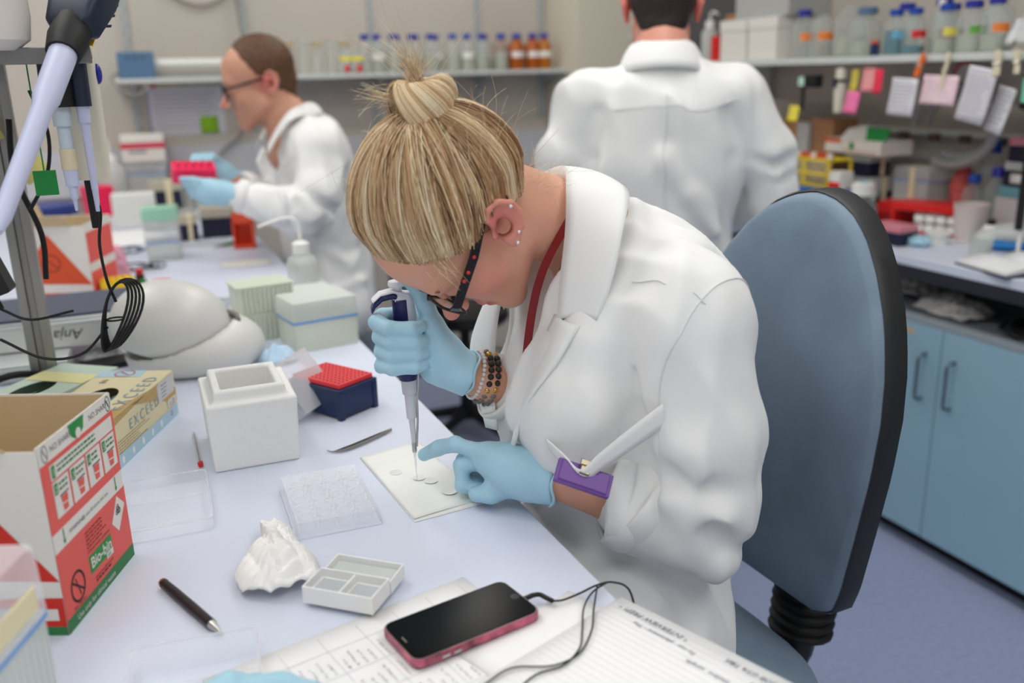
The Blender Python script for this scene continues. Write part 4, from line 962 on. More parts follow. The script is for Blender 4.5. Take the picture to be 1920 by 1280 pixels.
o_ = organic(f, 'bubble_bag', mat('pink_bubble_wrap', rgb(236, 170, 190), 0.25, alpha=0.85), None, 1, loc=(-0.05, 2.72, BT)); tag(o_, 'pink bubble-wrap bag behind the yellow tube rack', 'bag')
def vial(label, loc, r, h, m, cap_m, lab=None):
    t = thing('reagent_vial', label, 'vial', loc, 0, 'small vials on the bench')
    MB().lathe([(r, 0), (r, h*0.7), (r*0.7, h*0.78)], n=14).build('vial_body', m, t, smooth=True); MB().lathe([(r*0.85, h*0.78), (r*0.85, h)], n=14).build('vial_cap', cap_m, t)
    return t
dvial = mat('dark_vial', rgb(46, 24, 22), 0.3)
vial('dark vial with a red cap beside the pink bubble bag', (0.02, 2.66, BT), 0.012, 0.055, dvial, red); vial('dark vial with a green cap in front of the red-capped one', (0.026, 2.60, BT), 0.011, 0.035, dvial, green)
o_ = MB().lathe([(0.022, 0), (0.022, 0.006)], n=18, sx=1.2).build('coral_lid', coral, loc=(0.075, 2.72, BT), smooth=True); tag(o_, 'coral plastic lid lying beside the red-capped vial', 'lid')
t = tip_box('tip_box', 'tall frosted tip box with mint lid and blue line in mid bench', (0.108, 3.10, BT), R(-6), 0.105, 0.095, 0.095, frost, frostb, bl)
MB().bb((-0.05, -0.045, 0.096), (0.05, 0.045, 0.150)).build('upper_rack', frost, t); MB().bb((-0.053, -0.048, 0.128), (0.053, 0.048, 0.165)).build('mint_lid', mat('mint_plastic', rgb(160, 214, 186), 0.45), t, bevel=0.002)
def tangle(label, loc, r, n, m, seed, rr=0.0022, z=0.004, group='cables on the benches', sx=1.0):
    q = np.random.default_rng(seed); t = thing('cable_tangle', label, 'cable', loc, 0, group)
    for k in range(n):
        ph = q.uniform(0, 6.28); a = r*q.uniform(0.5, 1.0); b_ = r*q.uniform(0.4, 0.9); cx, cy = q.uniform(-0.3, 0.3, 2)*r
        pts = [(sx*(cx+a*math.cos(i/20*2*PI*0.85+ph)), cy+b_*math.sin(i/20*2*PI*0.85+ph), z+rr+0.5*abs(math.sin(i*0.5+k))*rr*6) for i in range(20)]
        MB().tube(pts, rr, 6).build('cord', m, t, smooth=True)
    return t
tangle('black cable tangle beside the mint-lidded tip box', (0.03, 2.95, BT), 0.075, 4, blackr, 2)
tangle('blue-black cable coil behind the black one', (-0.04, 3.25, BT), 0.09, 4, mat('blue_black_cable', rgb(40, 50, 80), 0.5), 4)
o_ = MB().bb((-0.10, -0.16, 0), (0.10, 0.16, 0.012)).build('paper_pad', paper, loc=(0.01, 3.52, BT), rot=(0, 0, R(20)), bevel=0.003); tag(o_, 'cream pad of paper lying by the white tip rack', 'paper')
o_ = thing('tip_rack', 'white ribbed tip rack behind the paper pad', 'tip rack', (0.045, 3.84, BT), R(-4))
mb = MB().bb((-0.078, -0.04, 0), (0.078, 0.04, 0.135)); mb.build('rack_body', white, o_, bevel=0.006)
for k in range(12): MB().bb((-0.072+k*0.0125, -0.043, 0.01), (-0.066+k*0.0125, -0.0401, 0.125)).build('rib', white, o_)
t = thing('pink_rack', 'hot pink tapered tube box at the back left of the bench', 'tube rack', (-0.085, 4.02, BT+0.03), R(20))
MB().box((0, 0, 0.06), (0.085, 0.085, 0.12), 0, 1.18).build('rack_body', hotpink, t, bevel=0.003)
o_ = MB().bb((-0.07, -0.07, 0), (0.07, 0.07, 0.03)).build('white_block', white, loc=(-0.085, 4.02, BT), bevel=0.002); tag(o_, 'low white block under the hot pink tube box', 'block')
def navy_box(label, loc, rz, w, d, h, lidm_, tapes=True, group='navy tip boxes'):
    t = thing('tip_box', label, 'tip box', loc, rz, group)
    MB().bb((-w/2, -d/2, 0), (w/2, d/2, h*0.66)).build('box_base', navy2, t, bevel=0.002); MB().bb((-w/2-0.001, -d/2-0.001, h*0.66), (w/2+0.001, d/2+0.001, h)).build('box_lid', lidm_, t, bevel=0.003)
    if tapes: MB().bb((w*0.02, -d/2-0.002, 0.005), (w*0.22, -d/2-0.0012, h+0.001)).bb((w*0.02, -d/2, h+0.0002), (w*0.22, d/2, h+0.0012)).build('tape_strip', tape, t)
    return t
frc = mat('cream_clear_lid', rgb(204, 196, 176), 0.35, alpha=0.85)
navy_box('navy tip box with cream tape behind the white tip rack', (0.17, 3.97, BT+0.05), R(-5), 0.12, 0.09, 0.11, frc)
o_ = MB().bb((-0.08, -0.06, 0), (0.10, 0.06, 0.05)).build('grey_case', greyp, loc=(0.17, 3.97, BT), bevel=0.003); tag(o_, 'grey case under the navy taped tip box', 'case')
navy_box('dark tip box with grey lid left of the orange rack', (0.315, 3.46, BT), R(-8), 0.115, 0.095, 0.108, frc, False)
navy_box('small tip box with patterned tape beside the mint-lidded box', (0.205, 3.42, BT), R(-4), 0.07, 0.07, 0.09, frc)
t = thing('orange_rack', 'bright orange open tube box at the bench edge', 'tube rack', (0.366, 3.165, BT), R(-12))
om = mat('bright_orange_plastic', rgb(250, 92, 56), 0.45)
MB().bb((-0.034, -0.030, 0), (0.034, -0.026, 0.012)).bb((-0.034, -0.030, 0.085), (0.034, 0.04, 0.118)).bb((-0.034, -0.030, 0), (-0.028, 0.04, 0.118)).bb((0.028, -0.030, 0), (0.034, 0.04, 0.118)).bb((-0.034, 0.036, 0), (0.034, 0.04, 0.118)).bb((-0.034, -0.03, 0), (0.034, 0.04, 0.006)).build('rack_body', om, t, bevel=0.001)
tray('clear_tray', 'shallow clear tray under the dark tip box by the seated man', (0.25, 3.30, BT), R(-8), 0.16, 0.10, 0.006, clear2)
t = thing('forceps', 'green-handled forceps lying beside the orange rack', 'forceps', (0.30, 3.22, BT+0.004), R(20)); MB().tube([(0, 0, 0), (0.05, 0.004, 0.004), (0.08, 0, 0)], [0.006, 0.007, 0.004], 8).build('handle', green, t); MB().tube([(0, 0, 0), (-0.04, -0.01, 0)], [0.004, 0.001], 6).build('tip', black, t)
o_ = MB().grid(lambda u, v: ((u-0.5)*0.15, (v-0.5)*0.10*(1-0.4*abs(u-0.5)), 0.002+0.008*math.sin(PI*u)*math.sin(PI*v)), 12, 8).build('sample_pouch', mat('pouch', rgb(226, 224, 214), 0.5), loc=(0.33, 2.87, BT), rot=(0, 0, R(-6)), smooth=True, solid=0.001, angle=0); tag(o_, 'flat pale sample pouch near the bench edge', 'pouch')
o_ = MB().bb((-0.03, -0.02, 0), (0.05, 0.02, 0.003)).build('dark_pouch', mat('pink_film', rgb(226, 160, 180), 0.4), loc=(-0.13, 2.42, BT), bevel=0.001); tag(o_, 'pink film pouch in front of the orange waste carton', 'pouch')
o_ = MB().box((0, 0, 0.025), (0.03, 0.012, 0.05), 0.2).build('dark_sponge', mat('charcoal_foam', rgb(56, 52, 54), 0.9), loc=(-0.115, 2.40, BT+0.004), bevel=0.003); tag(o_, 'charcoal foam block leaning before the orange waste carton', 'sponge')
o_ = MB().grid(lambda u, v: ((u-0.5)*0.28, (v-0.5)*0.20, 0.0016*abs(math.sin(u*7+v*4))), 14, 10).build('plastic_sleeve', mat('clear_film', rgb(200, 210, 216), 0.12, alpha=0.45), loc=(0.08, 2.36, BT+0.001), rot=(0, 0, R(-15)), smooth=True, solid=0.0004, angle=0); tag(o_, 'clear plastic sleeve lying behind the centrifuge', 'sleeve')
t = thing('storage_tub', 'white tub with a blue lid behind the orange waste carton', 'tub', (-0.19, 2.86, BT))
MB().lathe([(0.062, 0), (0.07, 0.18), (0.066, 0.20)], n=28).build('tub', white, t, smooth=True); MB().lathe([(0.074, 0.195), (0.074, 0.22), (0.06, 0.225)], n=28).build('lid', mat('deep_blue_lid', rgb(34, 50, 120), 0.45), t, smooth=True)
wash_bottle('white wash bottle in front of the back wall at the left', (-0.02, 4.12, BT+0.06), R(10), r=0.05, h=0.17, tag_=False, sp=1.2)
o_ = MB().bb((-0.08, -0.07, 0), (0.05, 0.09, 0.06)).build('cream_case', greyp, loc=(-0.02, 4.14, BT), bevel=0.003); tag(o_, 'grey case under the far wash bottle', 'case')
t = tip_box('tip_box', 'clear tip box with blue line under the red-striped carton', (0.115, 4.20, BT+0.10), R(-3), 0.155, 0.12, 0.12, frost, frostb, bl)
o_ = MB().bb((-0.09, -0.07, 0), (0.10, 0.07, 0.10)).build('pink_case', mat('dusty_pink_case', rgb(196, 176, 180), 0.6), loc=(0.115, 4.20, BT), bevel=0.003); tag(o_, 'dusty pink case under the clear tip box at the back wall', 'case')
t = thing('striped_carton', 'white carton with a red stripe on the tip box by the wall', 'box', (0.115, 4.20, BT+0.2205), R(-3))
MB().bb((-0.085, -0.065, 0), (0.085, 0.065, 0.115)).build('carton', cardw, t, bevel=0.008); MB().bb((-0.0865, -0.0665, 0.058), (0.0865, 0.0665, 0.082)).build('red_stripe', mat('raspberry_print', rgb(206, 60, 84), 0.55), t); Face(t, (-0.085, -0.0652, 0), (1, 0, 0)).lines(0.03, 0.04, 0.10, 1, 0.01, 0.010, ink)
for k in range(4):
    t = thing('tube_bottle', ('first', 'second', 'third', 'fourth')[k]+' small dark-capped bottle from the left behind the pink rack', 'bottle', (0.245+0.03*k, 4.24, BT), 0, 'dark-capped bottles by the wall')
    MB().lathe([(0.012, 0), (0.012, 0.16), (0.008, 0.17)], n=12).build('bottle', frost, t, smooth=True); MB().lathe([(0.011, 0.17), (0.011, 0.205)], n=12).build('cap', navy2, t)
o_ = MB().bb((-0.06, -0.05, 0), (0.06, 0.05, 0.035)).build('red_tray', red, loc=(0.06, 4.02, BT), bevel=0.003); tag(o_, 'low red tray behind the white tip rack', 'tray')

# ------------------------------------------------------------------ back wall: shelf, bottles, fittings
shelf_m = mat('pale_grey_shelf', rgb(206, 210, 206), 0.45); upr = mat('grey_upright', rgb(176, 182, 182), 0.5)
sh = thing('wall_shelf', 'long pale grey shelf on the back wall holding bottles', 'shelf', (0, 0, 0))
MB().bb((0.04, 4.10, 1.458), (2.055, YB-0.002, 1.476)).build('board', shelf_m, sh, bevel=0.002)
slot_m = mat('slot_dark', rgb(120, 124, 124), 0.7); sl0 = None
for x in (0.112, 0.600, 1.165, 1.690, 2.03):
    u_ = MB().bb((x-0.013, YB-0.014, 1.22), (x+0.013, YB-0.001, 2.5)).build('upright', upr, sh)
    for k in range(22):
        if sl0 is None: sl0 = MB().bb((-0.003, -0.0006, -0.008), (0.003, 0, 0.008)).build('slot', slot_m, u_); ob = sl0
        else: ob = sl0.copy(); C.objects.link(ob); ob.parent = u_
        ob.location = (x+(0.005 if k % 2 else -0.005), YB-0.0142, 1.24+0.030*k)
    MB().add([(x-0.003, YB-0.014, 1.457), (x-0.003, 4.14, 1.457), (x-0.003, YB-0.014, 1.40), (x+0.003, YB-0.014, 1.457), (x+0.003, 4.14, 1.457), (x+0.003, YB-0.014, 1.40)], [(0, 1, 2), (3, 5, 4), (0, 2, 5, 3), (1, 4, 5, 2), (0, 3, 4, 1)]).build('bracket', upr, sh)
tr = thing('cable_trunking', 'grey plastic cable trunking along the back wall', 'trunking', (0, 0, 0))
MB().bb((-0.75, YB-0.05, 1.0), (2.05, YB-0.002, 1.19)).build('trunk', mat('trunking_grey', rgb(196, 196, 200), 0.5), tr, bevel=0.003); MB().bb((-0.75, YB-0.03, 1.19), (2.05, YB-0.002, 1.235)).build('trunk_lip', wall_m, tr)
for x in (0.75, 1.35): MB().bb((x, YB-0.054, 1.06), (x+0.14, YB-0.05, 1.14)).build('socket', white, tr, bevel=0.002)
t = thing('wall_chart', 'printed schedule sheet pinned on the back wall', 'poster', (0.32, YB-0.003, 1.33))
MB().bb((-0.165, 0, -0.105), (0.155, 0.002, 0.105)).build('sheet', mat('printed_paper', rgb(222, 220, 226), 0.8), t)
A = Face(t, (-0.165, 0, -0.105), (1, 0, 0)); A.rect(0.0, 0.01, 0.012, 0.20, mat('violet_print', rgb(160, 154, 180), 0.8), 'margin_print')
for r_ in range(9): A.lines(0.03, 0.185-r_*0.018, 0.30, 1, 0.01, 0.006, mat('faint_print', rgb(176, 172, 184), 0.8), rag=0.2)
A.rect(0.02, 0.214, 0.05, 0.222, redp, 'red_mark'); A.rect(0.05, 0.214, 0.13, 0.222, tape, 'tape_strip')
note('lime green sticky note on the wall schedule', 'sticky_note', (0.405, YB-0.008, 1.275), (0, -1, 0), 0.075, 0.072, greenp, 0.02, 0.004)
fx = mat('steel_blue_box', rgb(84, 116, 148), 0.5)
t = thing('lamp_unit', 'blue-ended strip lamp lying on the left end of the shelf', 'lamp', (0.06, 4.20, 1.476))
for x, w_ in ((0.0, 0.14), (0.50, 0.13)):
    e_ = MB().bb((x, -0.06, 0), (x+w_, 0.05, 0.105)).build('end_box', fx, t, bevel=0.004)
    for k in range(3): MB().bb((x+0.03+k*0.03, -0.061, 0.078), (x+0.045+k*0.03, -0.0598, 0.084)).build('vent', black, e_)
MB().cyl((0.12, -0.01, 0.058), (0.51, -0.01, 0.058), 0.018).build('tube', white, t, smooth=True) if False else MB().cyl((0.139, -0.01, 0.058), (0.501, -0.01, 0.058), 0.018).build('tube', white, t)
MB().bb((0.14, -0.02, 0.0), (0.50, 0.02, 0.03)).build('tray', mat('lamp_tray_grey', rgb(150, 148, 142), 0.6), t)  # tray under the tube, plain grey
for lab, pts, r_ in (('grey cable looping across the top of the back wall', [(0.0, 4.33, 2.1), (0.25, 4.33, 1.86), (0.38, 4.33, 1.775), (0.50, 4.33, 1.79), (0.62, 4.33, 1.9)], 0.006),
                     ('grey cable dropping down to the lamp on the shelf', [(0.52, 4.32, 2.0), (0.565, 4.31, 1.80), (0.575, 4.28, 1.66), (0.585, 4.24, 1.58)], 0.006),
                     ('grey cable hanging in a loop under the shelf end', [(0.06, 4.16, 1.50), (0.03, 4.12, 1.48), (0.055, 4.08, 1.44), (0.10, 4.08, 1.415), (0.145, 4.08, 1.425), (0.16, 4.09, 1.455)], 0.006),
                     ('grey cable running down from beside the seated man to the trunking', [(0.60, 4.28, 1.38), (0.57, 4.28, 1.30), (0.52, 4.28, 1.22), (0.44, 4.27, 1.16), (0.40, 4.24, 1.09), (0.36, 4.2, 1.04)], 0.007)):
    o_ = MB().tube(bez(pts, 8), r_, 8).build('wall_cable', cable, smooth=True); tag(o_, lab, 'cable')
for k, (x, z, m_) in enumerate(((-0.075, 1.34, red), (-0.06, 1.325, orange), (-0.05, 1.32, yelp), (-0.075, 1.30, skyb), (-0.07, 1.28, yelp), (-0.045, 1.262, orange))):
    note(('red', 'orange', 'yellow', 'blue', 'lower yellow', 'lower orange')[k]+' sticker on the back wall above the wash bottle', 'sticker', (x, YB-0.004, z), (0, -1, 0), 0.028, 0.022, m_, 0, 0.001, 'stickers on the wall')
# bottles
def bottle(label, loc, r, h, capm, fill=0.0, fm=None, lab=None, labz=0.4, group='bottles on the back shelf', name='reagent_bottle', gm=None, capr=0.56, sh_=0.66):
    t = thing(name, label, 'bottle', loc, 0, group); gm = gm or glass
    MB().lathe([(r*0.93, 0), (r, r*0.1), (r, h*sh_), (r*0.8, h*(sh_+0.08)), (r*0.45, h*(sh_+0.16)), (r*0.45, h*0.88)], n=20).build('bottle', gm, t, smooth=True)
    if capm: MB().lathe([(r*capr, h*0.86), (r*capr, h*0.985), (r*capr*0.9, h)], n=18).build('cap', capm, t, smooth=True)
    if fill: MB().lathe([(r*0.90, 0.004), (r*0.93, h*fill)], n=18).build('liquid', fm, t, smooth=True)
    if lab: MB().grid(lambda u, v: (r*1.01*math.cos(-2.6+u*2.2), r*1.01*math.sin(-2.6+u*2.2), h*(labz+0.16*v-0.08)), 9, 2).build('label', lab, t)
    return t
brn = mat('stopper_beige', rgb(190, 166, 120), 0.6)
names = ['leftmost', 'second', 'third', 'fourth', 'fifth', 'sixth']
for k, x in enumerate((0.69, 0.755, 0.815, 0.875, 0.94, 1.0)):
    t = thing('glass_cylinder', names[k]+' glass cylinder from the left on the back shelf', 'cylinder', (x, 4.20, 1.476), 0, 'glass cylinders on the back shelf')
    MB().lathe([(0.030, 0), (0.022, 0.01), (0.021, 0.13+0.012*(k % 3))], n=16).build('glass', glass, t, smooth=True); MB().lathe([(0.024, 0.12), (0.024, 0.135)], n=16).build('rim', brn if k % 2 else glass, t)
for k, x in enumerate((0.99, 1.045)):
    bottle(('left', 'right')[k]+' wide jar with yellow and red labels on the back shelf', (x, 4.16, 1.476), 0.030, 0.115, None, 0.3, frost, yelp, 0.55)
    note(('left', 'right')[k]+' red square label on the shelf edge below the yellow-labelled jars', 'red_label', (x, 4.128, 1.497), (0, -1, 0), 0.025, 0.028, red, 0, 0.0, 'red labels on the shelf')
caps = [(1.085, 0), (1.14, 0), (1.215, 0), (1.255, 1), (1.305, 0), (1.345, 0), (1.39, 0), (1.44, 0), (1.50, 1), (1.57, 1), (1.645, 0), (1.685, 1), (1.74, 1), (1.775, 0), (1.82, 1), (1.86, 1), (1.905, 0), (1.965, 0)]
ords = ['first', 'second', 'third', 'fourth', 'fifth', 'sixth', 'seventh', 'eighth', 'ninth', 'tenth', 'eleventh', 'twelfth', 'thirteenth', 'fourteenth', 'fifteenth', 'sixteenth', 'seventeenth', 'eighteenth']
clearliq = mat('pale_liquid', rgb(206, 208, 190), 0.1, alpha=0.6); wlab = mat('bottle_label', rgb(236, 234, 228), 0.7); brownlab = mat('liquid_orange', rgb(176, 104, 26), 0.12)
for k, (x, c_) in enumerate(caps):
    am = k >= 13; y_ = 4.17+(0.08 if k in (3, 5, 7, 11, 13, 15) else 0.0)
    bottle(ords[k]+' blue-capped bottle from the left on the back shelf, '+('amber filled' if am else 'clear'), (x, y_, 1.476), 0.034 if not am else 0.036, 0.165, bluecap if c_ else bluecap2, 0.62 if am else 0.45, (brownlab if k == 17 else amber) if am else clearliq, wlab if k % 2 or am else None, 0.42, gm=(brownlab if k == 17 else amber) if am else None)
# white boxes in the niche beside the column
for k, (x, y, z, w_, h_) in enumerate(((2.42, 4.05, 1.49, 0.16, 0.075), (2.41, 4.05, 1.567, 0.17, 0.06), (2.40, 4.05, 1.629, 0.15, 0.055), (2.52, 4.02, 1.49, 0.09, 0.16), (2.50, 4.02, 1.652, 0.10, 0.075))):
    t = thing('foam_carton', ('lowest', 'middle', 'top', 'tall right-hand', 'top right-hand')[k]+' white carton in the niche beside the column', 'box', (x, y, z), 0, 'white cartons in the niche')
    MB().bb((-w_/2, -0.06, 0), (w_/2, 0.06, h_*0.7)).build('carton', cardw, t, bevel=0.003); MB().bb((-w_/2-0.003, -0.063, h_*0.7), (w_/2+0.003, 0.063, h_)).build('carton_lid', cardw, t, bevel=0.002)
t = thing('niche_shelf', 'grey shelf with white cartons in the niche beside the column', 'shelf', (0, 0, 0)); MB().bb((2.362, 3.95, 1.47), (3.2, YB-0.002, 1.489)).build('board', shelf_m, t); MB().bb((2.362, 4.25, 1.40), (2.38, YB-0.002, 1.47)).build('bracket', upr, t)
struct(MB().bb((2.362, YB-0.05, 0), (3.4, YB-0.004, 2.75)).build('wall_niche', mat('niche_grey', rgb(120, 116, 114), 0.8)))

# ------------------------------------------------------------------ right-hand bench: reagent shelf and its load
SX, SZ = 2.32, 1.490
rs = thing('reagent_shelf', 'grey reagent shelf above the side bench on the right', 'shelf', (0, 0, 0))
MB().bb((SX, -0.8, SZ-0.022), (2.66, 3.52, SZ)).build('board', shelf_m, rs, bevel=0.002)
for y in (0.9, 1.72, 3.3): MB().bb((2.62, y, BT), (2.66, y+0.03, SZ-0.022)).build('upright', upr, rs)
MB().bb((2.655, -0.8, 1.325), (2.668, 3.52, SZ-0.022)).build('back_panel', wall_m, rs)
t = thing('lower_ledge', 'narrow white ledge with brown clips above the side bench', 'shelf', (0, 0, 0)); MB().bb((2.70, 1.2, 1.215), (2.78, 3.0, 1.228)).build('board', shelf_m, t)
for y in (2.60, 2.46, 2.33, 2.19): MB().bb((2.685, y-0.02, 1.196), (2.70, y+0.02, 1.222)).build('brown_clip', mat('brown_clip', rgb(92, 74, 58), 0.6), t)
MB().bb((2.77, 1.2, BT), (2.78, 3.0, 1.215)).build('back_plate', mat('ledge_panel', rgb(196, 192, 184), 0.6), t)
# foam boxes and bottles on the shelf
def carton(label, loc, rz, w, d, h, m=cardw, name='white_carton', group='white cartons on the reagent shelf', lid=True):
    t = thing(name, label, 'box', loc, rz, group)
    MB().bb((-w/2, -d/2, 0), (w/2, d/2, h*(0.72 if lid else 1))).build('carton', m, t, bevel=0.003)
    if lid: MB().bb((-w/2-0.003, -d/2-0.003, h*0.72), (w/2+0.003, d/2+0.003, h)).build('carton_lid', m, t, bevel=0.003)
    return t
carton('large white foam carton at the far end of the reagent shelf', (2.45, 3.20, SZ), 0, 0.20, 0.17, 0.155)
carton('large white foam carton nearer on the reagent shelf beside the flasks', (2.45, 3.01, SZ), 0, 0.21, 0.17, 0.155)
carton('grey-white carton on top of the foam cartons', (2.47, 3.05, SZ+0.156), R(3), 0.22, 0.30, 0.12, greyp)
wash_bottle('white bottle beside the brown box on the reagent shelf', (2.42, 3.46, SZ), R(90), r=0.035, h=0.14, tag_=False, sp=0.6)
carton('brown cardboard box on the far reagent shelf', (2.56, 3.40, SZ), 0, 0.14, 0.10, 0.19, brownc, 'cardboard_box', None, False)
carton('red carton beside the white foam carton', (2.38, 3.325, SZ), 0, 0.06, 0.05, 0.10, red, 'red_carton', None, False)
lab_o = mat('orange_label', rgb(246, 138, 60), 0.7); lab_y = mat('yellow_label', rgb(236, 224, 100), 0.7); lab_r = mat('red_label', rgb(220, 50, 60), 0.7); lab_g = mat('green_label_strip', rgb(110, 170, 80), 0.7); lab_b = mat('blue_label', rgb(110, 180, 210), 0.7)
teal = mat('teal_liquid', rgb(20, 110, 130), 0.15); 
B_ = [((2.42, 2.86, 0.038, 0.205, bluecap2, 0, None, lab_o), 'tall clear bottle with orange label beside the foam carton'),
      ((2.42, 2.765, 0.038, 0.205, None, 0, None, lab_o), 'open clear flask with orange label on the reagent shelf'),
      ((2.46, 2.665, 0.054, 0.235, None, 0.35, clearliq, None), 'large clear flask without cap on the reagent shelf'),
      ((2.42, 2.545, 0.050, 0.19, MATS['steel_blue_box'], 0.3, clearliq, None), 'round bottle with a grey-blue cap on the reagent shelf'),
      ((2.52, 2.47, 0.040, 0.20, bluecap2, 0.4, clearliq, None), 'violet-blue capped bottle at the back of the reagent shelf'),
      ((2.39, 2.385, 0.034, 0.17, bluecap, 0.55, teal, lab_b), 'teal-filled bottle with blue cap on the reagent shelf'),
      ((2.40, 2.315, 0.034, 0.17, bluecap, 0.2, teal, lab_r), 'blue-capped bottle with red label on the reagent shelf'),
      ((2.54, 2.335, 0.040, 0.21, bluecap2, 0.3, clearliq, None), 'tall violet-capped bottle behind the red-labelled one'),
      ((2.47, 2.235, 0.036, 0.18, bluecap2, 0.5, amber, None), 'amber-filled bottle behind the yellow-labelled one'),
      ((2.41, 2.20, 0.036, 0.175, bluecap, 0.3, clearliq, lab_y), 'blue-capped bottle with yellow label on the reagent shelf'),
      ((2.41, 2.105, 0.040, 0.178, bluecap2, 0.35, clearliq, lab_g), 'blue-capped bottle with green and white label on the reagent shelf'),
      ((2.54, 2.12, 0.040, 0.215, bluecap, 0.3, clearliq, None), 'blue-capped bottle at the back behind the green-labelled one'),
      ((2.41, 2.025, 0.036, 0.185, bluecap2, 0.3, clearliq, lab_o), 'violet-capped bottle with orange label nearest the plastic bag')]
for (x, y, r_, h_, cm, fl, fm_, lb), l_ in B_: bottle(l_, (x, y, SZ), r_*1.04, h_*0.84, cm, fl, fm_, lb, 0.44, 'bottles on the reagent shelf', capr=0.62)
t = bottle('small clear vial with white cap between the reagent bottles', (2.46, 2.27, SZ), 0.020, 0.165, white, 0, None, None, 0.4, 'bottles on the reagent shelf')
t = vial('orange-topped vial in front of the teal bottle', (2.36, 2.44, SZ), 0.014, 0.05, navy, orange)
crumple('plastic_bag', 'crumpled clear plastic bag at the right end of the reagent shelf', 'bag', (2.42, 1.885, SZ), [(-0.07, 0.0), (-0.06, -0.09), (0.0, -0.11), (0.08, -0.08), (0.09, 0.05), (0.03, 0.10), (-0.04, 0.08)], 0.11, mat('white_film', rgb(226, 228, 230), 0.25, alpha=0.8), 17, 0.03)
# clips and papers hanging from the shelf edge
def clip(label, y, m, tilt, h=0.065, w=0.02):
    t = thing('shelf_clip', label, 'clip', (SX-0.006, y, SZ-0.005), 0, 'clips on the reagent shelf edge', (R(tilt), 0, 0))
    MB().bb((-0.004, -w/2, -h), (0.002, w/2, 0)).build('clip_arm', m, t, bevel=0.002); MB().bb((-0.007, -w*0.35, -h*0.55), (-0.004, w*0.35, 0.01)).build('clip_arm', m, t, bevel=0.002)
    MB().cyl((-0.005, -w*0.5, -h*0.45), (-0.005, w*0.5, -h*0.45), 0.003, n=8).build('clip_spring', steel, t)
crc = mat('cream_clip', rgb(226, 214, 184), 0.55); orc = mat('orange_clip', rgb(240, 116, 40), 0.5)
clip('bright orange peg on the shelf edge', 2.185, orc, 22); clip('slim cream peg beside the orange one', 2.09, crc, 12, 0.10, 0.014); clip('broad cream peg near the right end of the shelf', 1.92, crc, 2, 0.06, 0.024); clip('narrow cream peg at the right end of the shelf', 1.86, crc, -4, 0.055, 0.018)
NX = (-1, 0, 0)
def wsheet(label, y, z, w, h, m, tilt=0.0, lines=8, x=SX-0.004, nm='hanging_sheet'):
    t = thing(nm, label, 'paper', (x, y, z)); t.matrix_world = Matrix.Translation((x, y, z)) @ frame((0, -1, 0), (0, 0, 1)) @ Matrix.Rotation(tilt, 4, 'Z')
    MB().grid(lambda u, v: ((u-0.5)*w, (v-0.5)*h, 0.010*(1-v)**2), 4, 6).build('sheet', m, t, smooth=True, solid=0.0004, angle=0)
    if lines:
        mb = MB()
        for k in range(lines):
            yy = h*0.40-k*h*0.8/lines; e = w*0.38*random.uniform(0.5, 1); v = yy/h+0.5; zz = 0.010*(1-v)**2+0.0008
            mb.add([(-w*0.38, yy, zz), (e, yy, zz), (e, yy+h*0.03, zz), (-w*0.38, yy+h*0.03, zz)], [(0, 1, 2, 3)])
        mb.build('print', MATS['faint_print'], t, kind='stuff')
    return t
wsheet('white printed sheet with a dark side bar hanging from the shelf', 2.255, 1.363, 0.105, 0.115, MATS['printed_paper'], R(-3))
wsheet('pale pink sheet hanging beside the white printed one', 2.115, 1.385, 0.13, 0.085, lpink, R(-2), 5)
wsheet('long white printed sheet tilted under the broad cream peg', 1.98, 1.372, 0.10, 0.155, MATS['printed_paper'], R(-10), 10)
wsheet('stack of printed cards behind the tilted sheet', 1.93, 1.33, 0.06, 0.13, paper, R(-14), 8, 2.36)
wsheet('pink sticky note hanging below the shelf', 2.475, 1.342, 0.062, 0.072, pinkp, R(-4), 3, nm='sticky_note')
wsheet('pale red paper under the shelf', 2.43, 1.417, 0.062, 0.08, mat('salmon_paper', rgb(244, 160, 160), 0.8), 0, 3, 2.34, 'sticky_note')
wsheet('bright red sticky note beside the pale red one', 2.372, 1.41, 0.036, 0.076, redp, R(2), 0, 2.325, 'sticky_note')
wsheet('mustard yellow sticky notes under the shelf', 2.495, 1.413, 0.034, 0.074, mat('mustard_paper', rgb(206, 190, 70), 0.8), 0, 2, 2.34, 'sticky_note')
wsheet('yellow sticky note on a holder above the brown boxes', 2.766, 1.297, 0.055, 0.056, yelp, R(-2), 2, nm='sticky_note')
t = thing('red_badge', 'round red and white sticker behind the cream peg', 'sticker', (2.65, 2.32, 1.42)); MB().cyl((0, 0, 0), (-0.003, 0, 0), 0.045, n=24).build('disc', white, t); MB().tube([(-0.003, 0.042*math.cos(2*PI*i/24), 0.042*math.sin(2*PI*i/24)) for i in range(24)], 0.005, 6, closed=True).build('red_rim', red, t)
t = thing('black_gauge', 'black pipette head with a green label hanging under the shelf', 'pipette', (2.335, 2.715, 1.41)); MB().bb((-0.02, -0.05, -0.022), (0.02, 0.045, 0.022)).build('head', black, t, bevel=0.006); MB().bb((-0.0215, 0.005, -0.016), (-0.0195, 0.034, 0.016)).build('label', mat('mint_label', rgb(190, 226, 206), 0.6), t); MB().cyl((0, 0.03, -0.02), (0, 0.032, -0.10), 0.007).build('stem', black, t)
t = thing('white_pipette', 'white pipette handle hanging under the shelf', 'pipette', (2.335, 2.557, 1.305)); MB().lathe([(0.016, 0), (0.019, 0.01), (0.020, 0.10), (0.017, 0.145), (0.008, 0.15)], n=16).build('handle', crm, t, smooth=True); MB().lathe([(0.0205, 0.10), (0.0205, 0.112)], n=16).build('blue_band', navy2, t); MB().bb((-0.03, -0.004, 0.085), (-0.015, 0.004, 0.115)).build('blue_trigger', navy2, t)
